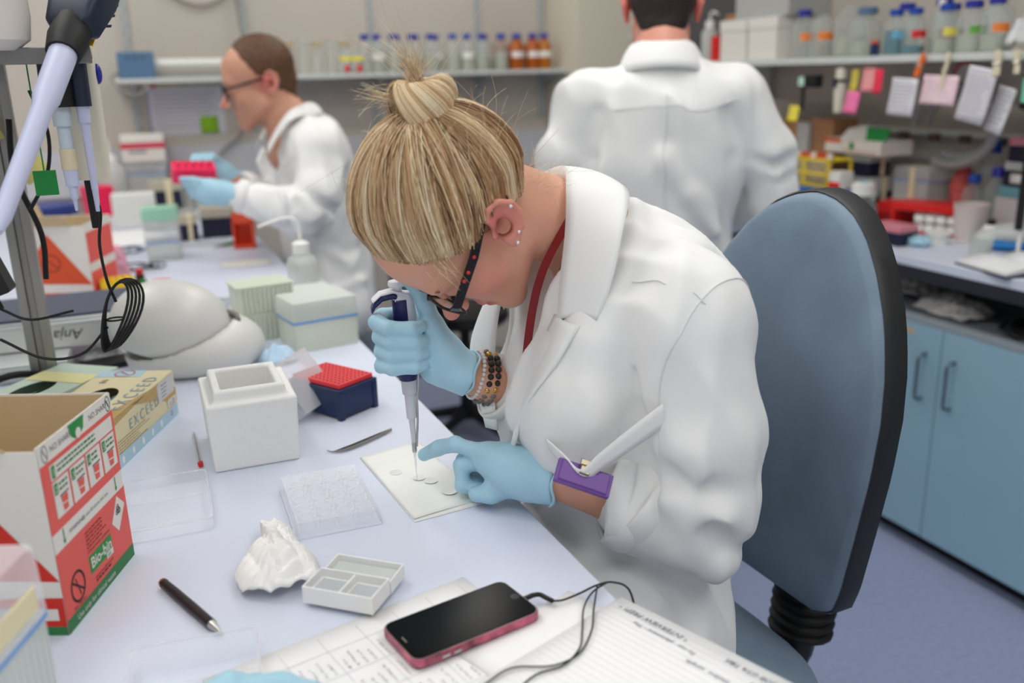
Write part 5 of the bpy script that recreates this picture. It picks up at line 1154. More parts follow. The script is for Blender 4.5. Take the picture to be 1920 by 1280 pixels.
t = thing('grey_hose', 'thick grey hose coiled under the reagent shelf', 'hose', (2.575, 2.28, 1.16))
for k, r_ in enumerate((0.15, 0.125)): MB().tube([(0.03*k, r_*math.cos(2*PI*i/32)*1.1, 0.10+r_*math.sin(2*PI*i/32)*0.85) for i in range(27)], 0.016, 8).build('hose_loop', mat('hose_grey', rgb(150, 150, 150), 0.5), t, smooth=True)
t = thing('edge_pipette', 'black instrument with a green display hanging at the right edge', 'instrument', (2.33, 1.80, 1.405)); MB().bb((-0.02, -0.05, -0.07), (0.02, 0.04, 0.03)).build('case', black, t, bevel=0.01); MB().bb((-0.0215, -0.02, -0.05), (-0.0195, 0.03, 0.015)).build('display', mat('green_display', rgb(120, 200, 170), 0.4), t); MB().cyl((0, 0, -0.07), (0, 0, -0.40), 0.011).build('shaft', black, t)
t = thing('steel_pole', 'thin white pole below the black instrument at the right edge', 'pole', (2.34, 1.80, BT)); MB().cyl((0, 0, 0), (0, 0, 0.085), 0.006).build('pole', white, t); MB().lathe([(0.03, 0), (0.03, 0.008)], n=16).build('foot', white, t)

# ------------------------------------------------------------------ load of the side bench, back to front
carton('tall brown cardboard box under the shelf by the standing man', (2.60, 3.06, BT), 0, 0.12, 0.20, 0.33, brownc, 'cardboard_box', 'boxes on the side bench', False)
carton('second brown cardboard box beside the first under the shelf', (2.60, 2.865, BT), 0, 0.12, 0.13, 0.345, brownc, 'cardboard_box', 'boxes on the side bench', False)
carton('narrow grey carton between the brown boxes', (2.535, 2.95, BT), 0, 0.03, 0.07, 0.33, greyp, 'white_carton', 'boxes on the side bench', False)
carton('orange-red carton high behind the brown boxes', (2.50, 3.22, BT), 0, 0.10, 0.14, 0.40, mat('vermilion_carton', rgb(224, 76, 46), 0.6), 'red_carton', 'boxes on the side bench', False)
carton('white carton with a red logo beside the standing man', (2.52, 3.36, BT), 0, 0.10, 0.10, 0.39, cardw, 'white_carton', 'boxes on the side bench', False)
o_ = carton('large blue plastic tray behind the chair', (2.39, 2.70, BT), 0, 0.15, 0.30, 0.115, skyb, 'blue_tray', None, False)
# yellow wire tube rack on it
t = thing('tube_rack', 'yellow wire test-tube rack on the blue tray', 'tube rack', (2.39, 2.72, BT+0.116)); yw = mat('yellow_wire', rgb(240, 210, 50), 0.45)
for z in (0.008, 0.05, 0.10):
    for x in (-0.05, 0.05): MB().bb((x-0.004, -0.13, z-0.004), (x+0.004, 0.13, z+0.004)).build('rail', yw, t)
    for y in (-0.13, 0.0, 0.13): MB().bb((-0.05, y-0.004, z-0.004), (0.05, y+0.004, z+0.004)).build('rail', yw, t)
for y in (-0.13, 0.0, 0.13):
    for x in (-0.05, 0.05): MB().bb((x-0.004, y-0.004, 0), (x+0.004, y+0.004, 0.108)).build('post', yw, t)
tubes = mat('tube_plastic', rgb(232, 222, 190), 0.3, alpha=0.7)
for k in range(8):
    tt = thing('test_tube', ords[k]+' test tube from the right in the yellow rack', 'tube', (2.37, 2.62+0.028*k, BT+0.122), 0, 'test tubes in the yellow rack'); MB().lathe([(0.004, 0), (0.009, 0.012), (0.009, 0.10)], n=10).build('tube', tubes, tt, smooth=True); MB().lathe([(0.011, 0.098), (0.011, 0.115)], n=10).build('cap', orange if k % 3 else white, tt)
# open waste carton lying on the boxes
navy_box('dark navy tip box under the white carton', (2.54, 2.60, BT), 0, 0.11, 0.13, 0.15, frost, True); navy_box('navy tip box stacked on the dark one', (2.54, 2.61, BT+0.151), 0, 0.10, 0.12, 0.08, frost, True)
t = thing('waste_carton', 'open white waste carton with green and red print on the stacked boxes', 'box', (2.54, 2.62, BT+0.232), R(-94), 'cardboard clinical waste cartons')
MB().bb((-0.15, -0.07, 0), (0.15, 0.07, 0.05)).build('carton', cardw, t, bevel=0.002); A = Face(t, (-0.15, -0.07, 0), (1, 0, 0)); A.rect(0.0, 0.035, 0.09, 0.05, orange, 'orange_print'); A.disc(0.15, 0.028, 0.014, green, 'green_mark'); A.line(0.10, 0.012, 0.29, 0.008, 0.003, orange, 'orange_print')
MB().add([(0.05, -0.05, 0.05), (0.15, -0.05, 0.05), (0.16, -0.04, 0.095), (0.04, -0.04, 0.095)], [(0, 1, 2, 3)]).build('green_flap', green, t, solid=0.002)
MB().add([(-0.10, -0.04, 0.05), (0.03, -0.04, 0.05), (0.03, -0.02, 0.10), (-0.08, -0.02, 0.085)], [(0, 1, 2, 3)]).build('flap', cardw, t, solid=0.002)
t = thing('label_box', 'upright white and red labelled carton beside the yellow rack', 'box', (2.34, 2.525, BT), 0)
MB().bb((-0.03, -0.028, 0), (0.03, 0.028, 0.185)).build('carton', cardw, t, bevel=0.002); A = Face(t, (-0.03, 0.028, 0), (0, -1, 0)); A.rect(0, 0.125, 0.056, 0.15, red, 'red_band'); A.rect(0, 0.0, 0.056, 0.02, red, 'red_band'); A.lines(0.008, 0.10, 0.05, 3, 0.02, 0.008, ink)
tip_box('tip_box', 'frosted tip box with blue line on the side bench', (2.60, 2.41, BT+0.08), R(-90), 0.16, 0.11, 0.115, frost, frostb, bl, tapes=True)
o_ = carton('white low box under the frosted tip box on the side bench', (2.60, 2.41, BT), 0, 0.12, 0.17, 0.08, white, 'white_box', None, False)
t = thing('paper_cone', 'red and white striped cone behind the frosted tip box', 'cone', (2.64, 2.27, BT)); MB().lathe([(0.042, 0), (0.042, 0.15), (0.002, 0.24)], n=20).build('cone', mat('red_stripes', rgb(206, 90, 84), 0.6, noise=0.4, nscale=30, stretch=(1, 1, 6)), t, smooth=True)
bottle('clear bottle with blue cap behind the frosted tip box', (2.64, 2.165, BT), 0.04, 0.30, bluecap, 0.2, clearliq, None, 0.4, 'bottles on the side bench', sh_=0.72)
bottle('blue-capped short bottle beside the navy boxes', (2.585, 2.18, BT), 0.034, 0.19, bluecap, 0.35, clearliq, wlab, 0.4, 'bottles on the side bench'); bottle('second blue-capped short bottle behind the first', (2.60, 2.105, BT), 0.034, 0.22, bluecap2, 0.3, clearliq, None, 0.4, 'bottles on the side bench')
# white-capped media bottle
t = thing('media_bottle', 'clear bottle with a broad white cap beside the chair back', 'bottle', (2.355, 2.43, BT)); MB().lathe([(0.048, 0), (0.05, 0.01), (0.05, 0.075), (0.034, 0.10), (0.03, 0.115)], n=24).build('bottle', glass, t, smooth=True)
MB().lathe([(0.040, 0.112), (0.040, 0.150), (0.035, 0.155)], n=24).build('cap', white, t, smooth=True); MB().lathe([(0.014, 0.155), (0.014, 0.157)], n=16).build('blue_mark', lab_b, t); MB().bb((-0.054, -0.035, 0.012), (-0.050, 0.012, 0.068)).build('label', wlab, t)
MB().sphere((-0.02, 0.05, 0.115), 0.016, 10, 8).build('blue_tap', bluecap2, t, smooth=True); MB().tube([(0.0, -0.045, 0.10), (-0.03, -0.09, 0.13)], 0.008, 8).build('side_tube', glass, t, smooth=True)
# red rack
t = thing('red_rack', 'red plastic rack of white sample labels on the side bench', 'rack', (2.47, 2.235, BT), R(-70))
MB().bb((-0.11, -0.06, 0.075), (0.11, 0.06, 0.10)).bb((-0.11, -0.06, 0), (-0.10, 0.06, 0.075)).bb((-0.11, -0.05, 0), (0.11, 0.06, 0.012)).build('rack_body', red, t, bevel=0.002)
for r_ in range(2):
    for k in range(4): MB().bb((-0.03+k*0.035, -0.058, 0.012+r_*0.03), (-0.002+k*0.035, -0.045, 0.034+r_*0.03)).build('sample_label', wlab, t)
t = thing('red_rack', 'smaller red plastic rack next to the media bottle', 'rack', (2.49, 2.405, BT), R(-70)); MB().bb((-0.05, -0.05, 0), (0.05, 0.05, 0.085)).build('rack_body', red, t, bevel=0.004); MB().bb((-0.045, -0.051, 0.02), (0.045, -0.0495, 0.05)).build('slot', mat('dark_red_slot', rgb(150, 16, 18), 0.5), t)
t = navy_box('navy tip box with a pink insert in front of the media bottle', (2.225, 2.155, BT), R(6), 0.085, 0.12, 0.062, mat('pink_lid', rgb(236, 150, 165), 0.35, alpha=0.8), False)
# jug, cups
t = thing('measuring_jug', 'translucent white plastic jug on the side bench', 'jug', (2.45, 2.065, BT)); jg = mat('milky_plastic', rgb(228, 214, 208), 0.5, alpha=0.88)
MB().lathe([(0.040, 0), (0.052, 0.115), (0.054, 0.118), (0.050, 0.118), (0.038, 0.004)], n=28, cap=False).build('jug', jg, t, smooth=True); MB().tube(bez([(0.045, 0.02, 0.10), (0.085, 0.03, 0.095), (0.08, 0.03, 0.04), (0.042, 0.02, 0.03)], 6), 0.005, 8).build('handle', jg, t, smooth=True); MB().lathe([(0.038, 0.0), (0.039, 0.004)], n=28).build('jug_base', jg, t)
t = thing('plastic_beaker', 'small white plastic beaker at the right of the side bench', 'beaker', (2.255, 1.855, BT)); MB().lathe([(0.026, 0), (0.034, 0.060), (0.036, 0.062), (0.033, 0.062), (0.024, 0.003)], n=24, cap=False).build('beaker', frost, t, smooth=True); MB().lathe([(0.026, 0), (0.025, 0.003)], n=24).build('beaker_base', frost, t)
t = thing('petri_dish', 'stack of white dish lids beside the jug', 'dish', (2.34, 2.085, BT)); MB().lathe([(0.036, 0), (0.038, 0.018), (0.034, 0.02)], n=24).build('dish', white, t, smooth=True); MB().lathe([(0.036, 0.021), (0.038, 0.035), (0.034, 0.037)], n=24).build('dish', white, t, smooth=True)
f = Field((-0.05, -0.05, -0.005), (0.05, 0.05, 0.06), 0.004); f.ell((0, 0, 0.014), (0.03, 0.034, 0.018), 0.01); f.noise(vnoise(41, 190, 0.006)); f.half((0, 0, 0.001), (0, 0, -1), 0.002)
o_ = organic(f, 'crumpled_glove', glove, None, 1, loc=(2.255, 2.075, BT)); tag(o_, 'crumpled pale blue glove on the side bench by the dish lids', 'glove')
o_ = MB().bb((-0.03, -0.025, 0), (0.03, 0.025, 0.012)).build('yellow_label_roll', lab_y, loc=(2.29, 2.13, BT), rot=(0, 0, 0.3), bevel=0.002); tag(o_, 'yellow label pad beside the navy pink tip box', 'pad')
# mini centrifuge
t = thing('mini_centrifuge', 'grey mini centrifuge with a blue base on the side bench', 'centrifuge', (2.44, 1.915, BT), R(-60))
f = Field((-0.12, -0.09, -0.005), (0.12, 0.09, 0.11), 0.004); f.ell((0, 0, 0.018), (0.095, 0.066, 0.022), 0); f.half((0, 0, 0.001), (0, 0, -1), 0.003); organic(f, 'blue_base', mat('cyan_blue_plastic', rgb(28, 120, 190), 0.4), t, 2)
f = Field((-0.12, -0.09, -0.005), (0.12, 0.09, 0.13), 0.004); f.ell((0.015, 0, 0.045), (0.07, 0.055, 0.035), 0).ell((-0.045, 0, 0.032), (0.048, 0.045, 0.028), 0.02); f.half((0, 0, 0.018), (0, 0, -1), 0.003); organic(f, 'grey_housing', mat('silver_grey_plastic', rgb(190, 192, 192), 0.35), t, 2)
MB().lathe([(0.026, 0.05), (0.03, 0.062), (0.02, 0.07)], c=(-0.045, 0, 0), n=20).build('white_lid', white, t, smooth=True); MB().lathe([(0.012, 0.068), (0.013, 0.082), (0.008, 0.086)], c=(-0.05, 0.0, 0), n=16).build('knob', black, t, smooth=True)
# navy boxes stack at right
sb = SZ
navy_box('lower navy tip box with white label, in the stack at the right', (2.64, 1.99, BT+0.165), R(-90), 0.16, 0.12, 0.075, frost, False); navy_box('upper navy tip box with a pink lid, top of the stack at the right', (2.64, 2.0, BT+0.241), R(-90), 0.135, 0.11, 0.075, mat('pink_lid', rgb(236, 150, 165), 0.35, alpha=0.8), False)
o_ = carton('pale teal box under the navy stack', (2.64, 2.0, BT+0.13), 0, 0.13, 0.16, 0.034, mat('teal_box', rgb(110, 160, 170), 0.5), 'teal_box', None, False)
carton('white drawer box at the bottom of the navy stack', (2.64, 2.0, BT), 0, 0.13, 0.18, 0.129, mat('grey_pink_box', rgb(206, 196, 194), 0.6), 'white_box', None, False)
note('white label on the lower navy tip box', 'box_label', (2.5785, 2.01, BT+0.19), NX, 0.07, 0.028, wlab, 0, 0.0)
carton('lime and grey box behind the mini centrifuge', (2.62, 1.84, BT), 0, 0.12, 0.10, 0.10, mat('dark_grey_box', rgb(70, 72, 76), 0.5), 'grey_box', None, False)
o_ = MB().bb((-0.004, -0.01, 0), (0.004, 0.01, 0.09)).build('lime_strip', mat('lime_plastic', rgb(120, 220, 60), 0.5), loc=(2.55, 1.885, BT), bevel=0.001); tag(o_, 'upright lime green strip behind the mini centrifuge', 'strip')
# open book
t = thing('open_book', 'open white notebook at the right edge of the side bench', 'book', (2.255, 1.705, BT), R(-12))
for s in (-1, 1):
    MB().grid(lambda u, v: (s*u*0.14, (v-0.5)*0.20, 0.004+0.030*math.sin(min(1, u*1.6+0.1)*PI*0.5)*(1-u*0.75)), 12, 4).build('pages', paper, t, smooth=True, solid=0.003, angle=0)
    MB().grid(lambda u, v: (s*u*0.142, (v-0.5)*0.20, 0.003+0.018*math.sin(min(1, u*1.6+0.1)*PI*0.5)*(1-u*0.8)), 12, 4).build('pages', paper, t, smooth=True, solid=0.003, angle=0)
MB().bb((-0.145, -0.103, 0), (0.145, 0.103, 0.003)).build('cover', navy2, t)
# under the side bench: bags and cables on the cabinet tops
zc = 0.7385
crumple('plastic_bag', 'white plastic bag stuffed on top of the blue cabinets', 'bag', (2.24, 1.93, zc), [(-0.07, 0.0), (-0.06, -0.10), (0.0, -0.13), (0.09, -0.10), (0.10, 0.06), (0.03, 0.12), (-0.05, 0.09)], 0.05, mat('grey_white_film', rgb(214, 210, 206), 0.35, alpha=0.95), 23, 0.02)
crumple('plastic_bag', 'second pale plastic bag further along the cabinet tops', 'bag', (2.36, 2.20, zc), [(-0.09, 0.0), (-0.06, -0.10), (0.0, -0.13), (0.09, -0.10), (0.10, 0.06), (0.03, 0.12), (-0.05, 0.09)], 0.06, MATS['grey_white_film'], 24, 0.02)
t = tangle('black cable tangle on the cabinet tops with a red plug', (2.26, 1.66, zc), 0.10, 7, blackr, 8, 0.005, 0.004); MB().cyl((-0.06, -0.06, 0.012), (-0.085, -0.075, 0.012), 0.009).build('red_plug', red, t)
tangle('second black cable coil deeper on the cabinet tops', (2.40, 1.60, zc), 0.11, 5, blackr, 9, 0.005, 0.004)
o_ = MB().tube(bez([(2.16, 1.60, BT-0.066), (2.17, 1.60, 0.85), (2.18, 1.62, 0.78), (2.2, 1.64, 0.745)], 5), 0.004, 6).build('power_lead', mat('dark_blue_cord', rgb(24, 28, 60), 0.5), smooth=True); tag(o_, 'dark blue cord dropping from the side bench to the cable tangle', 'cable')
o_ = MB().bb((0, -0.022, 0), (0.0006, 0.022, 0.014)).build('cabinet_label', mat('tan_label', rgb(206, 180, 140), 0.7), loc=(XR+0.0194, 1.965, 0.688)); tag(o_, 'small tan label on the blue cabinet door', 'label')

# stool behind the woman
t = thing('stool', 'black stool with a chrome foot ring on the floor behind the bench', 'stool', (1.22, 3.38, 0))
MB().lathe([(0.17, 0.50), (0.185, 0.52), (0.18, 0.55), (0.10, 0.56)], n=28).build('seat', black, t, smooth=True); MB().lathe([(0.03, 0.08), (0.03, 0.30), (0.022, 0.30), (0.022, 0.50)], n=16).build('column', black, t, smooth=True)
MB().tube([(0.21*math.cos(2*PI*i/36), 0.21*math.sin(2*PI*i/36), 0.33) for i in range(36)], 0.012, 8, closed=True).build('foot_ring', steel, t, smooth=True)
for k in range(5):
    a = 2*PI*k/5; MB().tube([(0.03*math.cos(a), 0.03*math.sin(a), 0.11), (0.28*math.cos(a), 0.28*math.sin(a), 0.06)], [0.025, 0.016], 8).build('base_leg', black, t, smooth=True); MB().cyl((0.02*math.cos(a), 0.02*math.sin(a), 0.33), (0.21*math.cos(a), 0.21*math.sin(a), 0.33), 0.008, n=8).build('ring_spoke', steel, t); MB().sphere((0.28*math.cos(a), 0.28*math.sin(a), 0.028), 0.028, 10, 8).build('castor', black, t, smooth=True)
lab_chair((0.66, 3.03, 0), R(-4), 'blue-grey swivel chair under the seated man at the far bench', 0.56)

# ------------------------------------------------------------------ people
from mathutils.bvhtree import BVHTree
skin = mat('skin', rgb(214, 160, 136), 0.5, sss=0.25, vcol='Col', noise=0.03, nscale=30, bump=0.05, bscale=300)
coat_m = mat('white_cotton', rgb(236, 236, 234), 0.8, noise=0.012, nscale=12, bump=0.08, bscale=700, sheen=0.15)
hair_m = mat('hair', rgb(190, 150, 100), 0.42, vcol='Col', spec=0.35)
trouser = mat('dark_trousers', rgb(44, 46, 58), 0.8)
def bvh(o):
    me = o.data; return BVHTree.FromPolygons([v.co for v in me.vertices], [tuple(p.vertices) for p in me.polygons])
def strands(name, P, wid, cols, m, parent):
    """P[m,n,3] centre lines, wid[m,n], cols[m,3]: three-sided hairs in one mesh"""
    m_, n = P.shape[:2]
    T = np.gradient(P, axis=1); T /= np.linalg.norm(T, axis=2, keepdims=True)+1e-9
    ref = rng.normal(size=(m_, 1, 3)); A = np.cross(T, ref); A /= np.linalg.norm(A, axis=2, keepdims=True)+1e-9; B = np.cross(T, A)
    V = np.stack([P+(A*math.cos(q)+B*math.sin(q))*wid[..., None]*0.5 for q in (0, 2.094, 4.189)], 2).reshape(-1, 3)
    i = np.arange(m_)[:, None, None]*n*3+np.arange(n-1)[None, :, None]*3; k = np.arange(3)[None, None, :]; k2 = (k+1) % 3
    Q = np.stack([i+k, i+k2, i+3+k2, i+3+k], -1).reshape(-1, 4)
    me = np_mesh(name, V, Q); set_col(me, np.repeat(cols, n*3, 0)); return link(name, me, m, parent, kind='stuff')
def seam_on(parent, tree, pts, r=0.0014, m=None, name='seam', off=0.0):
    out = []
    for p in bez(pts, 8):
        q, nr, _, _ = tree.find_nearest(p); out.append(q+nr*off)
    return MB().tube(out, r, 5).build(name, m or coat_m, parent, smooth=True)
SKIN = np.array(rgb(216, 160, 134)); PINK = np.array(rgb(214, 130, 118)); LIP = np.array(rgb(198, 96, 96)); EARP = np.array(rgb(222, 124, 118))

# ---- woman at the near bench, facing -X, head bowed
HC = np.array((0.3835, 1.053, 1.2994)); HS = 0.98
def head_axes(pitch, twist, roll):
    U = np.array((-math.cos(pitch), 0, math.sin(pitch))); N = np.array((-math.sin(pitch), 0, -math.cos(pitch))); L = np.array((0, -1.0, 0))
    N2 = N*math.cos(twist)+L*math.sin(twist); L2 = L*math.cos(twist)-N*math.sin(twist)
    return N2, L2*math.cos(roll)+U*math.sin(roll), U*math.cos(roll)-L2*math.sin(roll)
HN, HL, HU = head_axes(R(20.8), R(-7), R(-7.9))
HB = [HN, HL, HU]
def hp(n, l, u): return HC+HS*(n*HN+l*HL+u*HU)
def head_field(f, hp, HB, HS, sex='f'):
    E_ = lambda c, r, k=0.02, op='add', B=None: f.ell(hp(*c), np.array(r)*HS, k*HS, op, HB if B is None else B)
    K_ = lambda a, b, ra, rb, k=0.02, op='add': f.cone(hp(*a), hp(*b), ra*HS, rb*HS, k*HS, op)
    E_((-0.012, 0, 0.045), (0.096, 0.074, 0.085), 0)
    E_((0.04, 0, 0.045), (0.058, 0.062, 0.06), 0.03)
    E_((0.04, 0, -0.025), (0.05, 0.06, 0.072), 0.03)
    for s in (-1, 1):
        K_((0.012, 0.05*s, -0.055), (0.074, 0.016*s, -0.1), 0.019, 0.017, 0.03)
        E_((0.06, 0.04*s, -0.024), (0.027, 0.021, 0.026), 0.025)
    E_((0.08, 0, -0.104), (0.018, 0.02, 0.016), 0.02)
    E_((0.066, 0, -0.062), (0.03, 0.034, 0.035), 0.02)
    K_((0.085, -0.036, 0.024), (0.085, 0.036, 0.024), 0.012, 0.012, 0.02)
    for s in (-1, 1):
        E_((0.105, 0.032*s, 0.003), (0.018, 0.019, 0.012), 0.012, 'sub')
        E_((0.081, 0.032*s, 0.001), (0.0135, 0.0165, 0.0125), 0.006)
    K_((0.092, 0, 0.012), (0.121, 0, -0.030), 0.008, 0.0095, 0.014)
    E_((0.124, 0, -0.033), (0.0115, 0.0105, 0.010), 0.008)
    for s in (-1, 1): E_((0.108, 0.012*s, -0.038), (0.010, 0.0075, 0.008), 0.006)
    E_((0.0975, 0, -0.064), (0.0075, 0.021, 0.0055), 0.006)
    E_((0.0945, 0, -0.077), (0.0085, 0.018, 0.0065), 0.006)
    K_((0.108, -0.016, -0.0705), (0.108, 0.016, -0.0705), 0.0035, 0.0035, 0.006, 'sub')
def ear_field(f, hp, HB, HS, s=1, tilt=40, c=(-0.012, 0.074, -0.004)):
    ct, st = math.cos(R(tilt)), math.sin(R(tilt))
    def ep(a, o, b): # a forward, o outward, b up in the ear's own tilted frame
        n = a*ct-b*st*1.0; u = b*ct+a*st
        return hp(c[0]+n, (c[1]+o)*s, c[2]+u)
    # flared shell: ellipsoid, hollowed, with a helix rim, tragus and lobe
    EB = [np.array(HB[0])*ct+np.array(HB[2])*st, np.array(HB[1])*s, np.array(HB[2])*ct-np.array(HB[0])*st]
    th = R(24); EB = [EB[0]*math.cos(th)-EB[1]*math.sin(th)*-1*-1, EB[1]*math.cos(th)+EB[0]*math.sin(th), EB[2]]
    f.ell(ep(-0.010, 0.009, 0.004), np.array((0.0195, 0.0085, 0.031))*HS, 0.008, 'add', EB)
    f.ell(ep(-0.006, 0.022, 0.006), np.array((0.014, 0.012, 0.022))*HS, 0.004, 'sub', EB)
    f.ell(ep(-0.005, 0.009, -0.003), np.array((0.0105, 0.0125, 0.013))*HS, 0.003, 'sub', EB)
    rim = [ep(0.004, 0.006, 0.004), ep(0.010, 0.010, 0.018), ep(0.004, 0.015, 0.032), ep(-0.010, 0.019, 0.036), ep(-0.024, 0.021, 0.026), ep(-0.029, 0.02, 0.008), ep(-0.024, 0.016, -0.010), ep(-0.014, 0.011, -0.022)]
    for i in range(len(rim)-1): f.cone(rim[i], rim[i+1], 0.0036*HS, 0.0036*HS, 0.004)
    f.cone(ep(-0.012, 0.011, 0.022), ep(-0.020, 0.012, 0.002), 0.003*HS, 0.0032*HS, 0.005)
    f.ell(ep(-0.008, 0.009, -0.024), np.array((0.009, 0.0055, 0.011))*HS, 0.006, 'add', EB)
    f.ell(ep(0.009, 0.006, -0.006), np.array((0.0045, 0.005, 0.007))*HS, 0.004, 'add', EB)
    return ep
f = Field((0.22, 0.80, 0.91), (0.76, 1.30, 1.44), 0.0031)
head_field(f, hp, HB, HS)
NB = np.array((0.565, 1.05, 1.262))
f.cone(hp(-0.032, 0, -0.03), NB, 0.053, 0.055, 0.022)
f.cone(NB, (0.63, 1.05, 1.16), 0.052, 0.05, 0.03)
f.cone(NB, (0.585, 1.05, 1.14), 0.05, 0.06, 0.04)
ep = ear_field(f, hp, HB, HS, 1); ear_field(f, hp, HB, HS, -1)
# shoulders, arms and hands of the same body
f.ell((0.63, 1.05, 1.12), (0.1, 0.17, 0.14), 0.03).cone((0.60, 0.9, 1.16), (0.60, 1.2, 1.16), 0.06, 0.06, 0.05)
f.chain([(0.60, 0.895, 1.15), (0.61, 0.875, 0.935), (0.53, 0.925, 0.942), (0.452, 0.966, 0.972)], [0.048, 0.036, 0.0305, 0.022], 0.008)
f.chain([(0.60, 1.205, 1.15), (0.60, 1.20, 0.985), (0.50, 1.125, 1.022), (0.43, 1.107, 1.062), (0.378, 1.118, 1.09)], [0.048, 0.036, 0.031, 0.0275, 0.0215], 0.008)
f.cone((0.45, 0.966, 0.972), (0.425, 1.0, 0.975), 0.02, 0.02, 0.01).cone((0.378, 1.118, 1.09), (0.35, 1.135, 1.12), 0.022, 0.022, 0.02)
V, Q = f.mesh(); V = relax(V, Q, 2, 0.45)
def sph(V, c, r): return np.clip(1-np.linalg.norm(V-np.array(c), axis=1)/r, 0, 1)[:, None]
col = np.tile(SKIN, (len(V), 1))
for c, r, cc, a in ((hp(0.06, 0.045, -0.03), 0.055, PINK, 0.9), (hp(0.125, 0, -0.035), 0.03, PINK, 1.0), (hp(-0.02, 0.08, 0.0), 0.05, EARP, 1.1), (hp(0.1, 0, -0.07), 0.020, LIP, 1.7), (hp(0.098, 0.012, -0.071), 0.016, LIP, 1.2), (ep(-0.005, -0.003, -0.003), 0.021, np.array(rgb(112, 48, 40)), 1.9)):  # last spot paints the shade of the ear hollow into the skin colour
    w = np.clip(sph(V, c, r)*a, 0, 1); col = col*(1-w)+cc*w
me = np_mesh('person', V, Q); set_col(me, col)
woman = link('person', me, skin)
tag(woman, 'blonde woman in white lab coat and glasses bending over the bench with a pipette', 'person')

# hair cap and strands
f = Field((0.20, 0.90, 1.15), (0.56, 1.20, 1.46), 0.004)
cc_, cr_ = (-0.018, 0, 0.041), np.array((0.108, 0.088, 0.104))
f.ell(hp(*cc_), cr_*0.93*HS, 0, 'add', HB)
f.cone(hp(-0.06, 0, -0.02), hp(-0.056, 0, -0.07), 0.045, 0.025, 0.02)
hl = hp(0.062, 0, 0.05)
f.half(hp(0.068, 0, 0.088), HN*0.80-HU*0.6, 0.01)       # forehead hairline
f.half(hp(0.0, 0, -0.004), HN*0.45-HU*0.89, 0.01)
for s in (-1, 1): f.ell(hp(0.055, 0.085*s, 0.0), np.array((0.05, 0.05, 0.05))*HS, 0.01, 'sub', HB)
HAIRC = [np.array(rgb(*c)) for c in ((228, 204, 164), (198, 162, 120), (158, 120, 84), (100, 72, 52), (242, 228, 198))]
organic(f, 'hair_cap', mat('hair_undercoat', rgb(140, 100, 64), 0.6), woman, 2)
# hairline roots in (n, l, u) and the direction of the bun
bunD = np.array((-0.0975-cc_[0], 0, 0.103-cc_[2]))/cr_
loop = [(0.080, 0.0, 0.106), (0.074, 0.035, 0.098), (0.060, 0.066, 0.076), (0.038, 0.079, 0.046), (0.014, 0.083, 0.024), (-0.012, 0.082, 0.024), (-0.036, 0.080, 0.010), (-0.062, 0.078, -0.036), (-0.080, 0.060, -0.070), (-0.090, 0.030, -0.082), (-0.092, 0.0, -0.085)]
loop = loop+[(n, -l, u) for n, l, u in loop[-2::-1]]
LP = np.array(loop); seg = np.linalg.norm(np.diff(LP, axis=0), axis=1); cum = np.concatenate([[0], np.cumsum(seg)])/seg.sum()
NS, NP = 5200, 15
s_ = np.sort(rng.uniform(0, 1, NS)); D0 = np.stack([np.interp(s_, cum, LP[:, i]) for i in range(3)], 1)
D0 += rng.normal(size=D0.shape)*0.0034
D0 = (D0-np.array(cc_))/cr_; d0 = D0/np.linalg.norm(D0, axis=1, keepdims=True); r0 = np.linalg.norm(D0, axis=1)
d1 = bunD/np.linalg.norm(bunD)
d1 = np.tile(d1, (NS, 1))+rng.normal(size=(NS, 3))*0.05+d0*0.10; d1 /= np.linalg.norm(d1, axis=1, keepdims=True)
om = np.arccos(np.clip((d0*d1).sum(1), -0.999, 0.999)); T = np.linspace(0, 1, NP)
sl = (np.sin((1-T)[None]*om[:, None])/np.sin(om)[:, None])[..., None]*d0[:, None]+(np.sin(T[None]*om[:, None])/np.sin(om)[:, None])[..., None]*d1[:, None]
clump = np.interp(s_*130, np.arange(132), rng.uniform(0, 1, 132)); lift = 1.0+0.075*clump+0.035*rng.uniform(0, 1, NS)
prof = np.minimum(1, (T*5))[None]*(1-0.55*np.clip((T-0.75)/0.25, 0, 1)**2)[None]
ramp = np.sin(np.minimum(1, T*3.2)*PI/2)[None]
rlo = np.where(np.interp(s_, cum, LP[:, 0]) < -0.03, 0.99, 0.84)
rad = np.clip(r0, rlo, 1.02)[:, None]*(1-ramp)+ramp*(1+(lift-1)[:, None]*prof)
wave = 0.012*np.sin(T*PI)[None]*np.sin(s_*90+3)[:, None]
pl = sl*rad[..., None]+np.cross(sl, np.array((0, 0, 1.0)))*wave[..., None]
loc = np.array(cc_)+pl*cr_
P = HC+HS*(loc[..., 0:1]*HN+loc[..., 1:2]*HL+loc[..., 2:3]*HU)
def hair_cols(s, n, fine=0.5):
    cl = np.interp(s*110, np.arange(112), rng.uniform(0, 1, 112)); q = np.clip(cl*0.75+rng.uniform(-0.2, 0.35, n), 0, 0.999)
    order = [3, 2, 2, 1, 1, 0, 0, 4]; return np.array([HAIRC[order[int(v*8)]] for v in q])*rng.uniform(0.85, 1.1, (n, 1))
wd = np.full((NS, NP), 0.0015)*np.clip(1.15-0.5*T, 0, 1)[None]
strands('hair', P, wd, hair_cols(s_, NS), hair_m, woman)
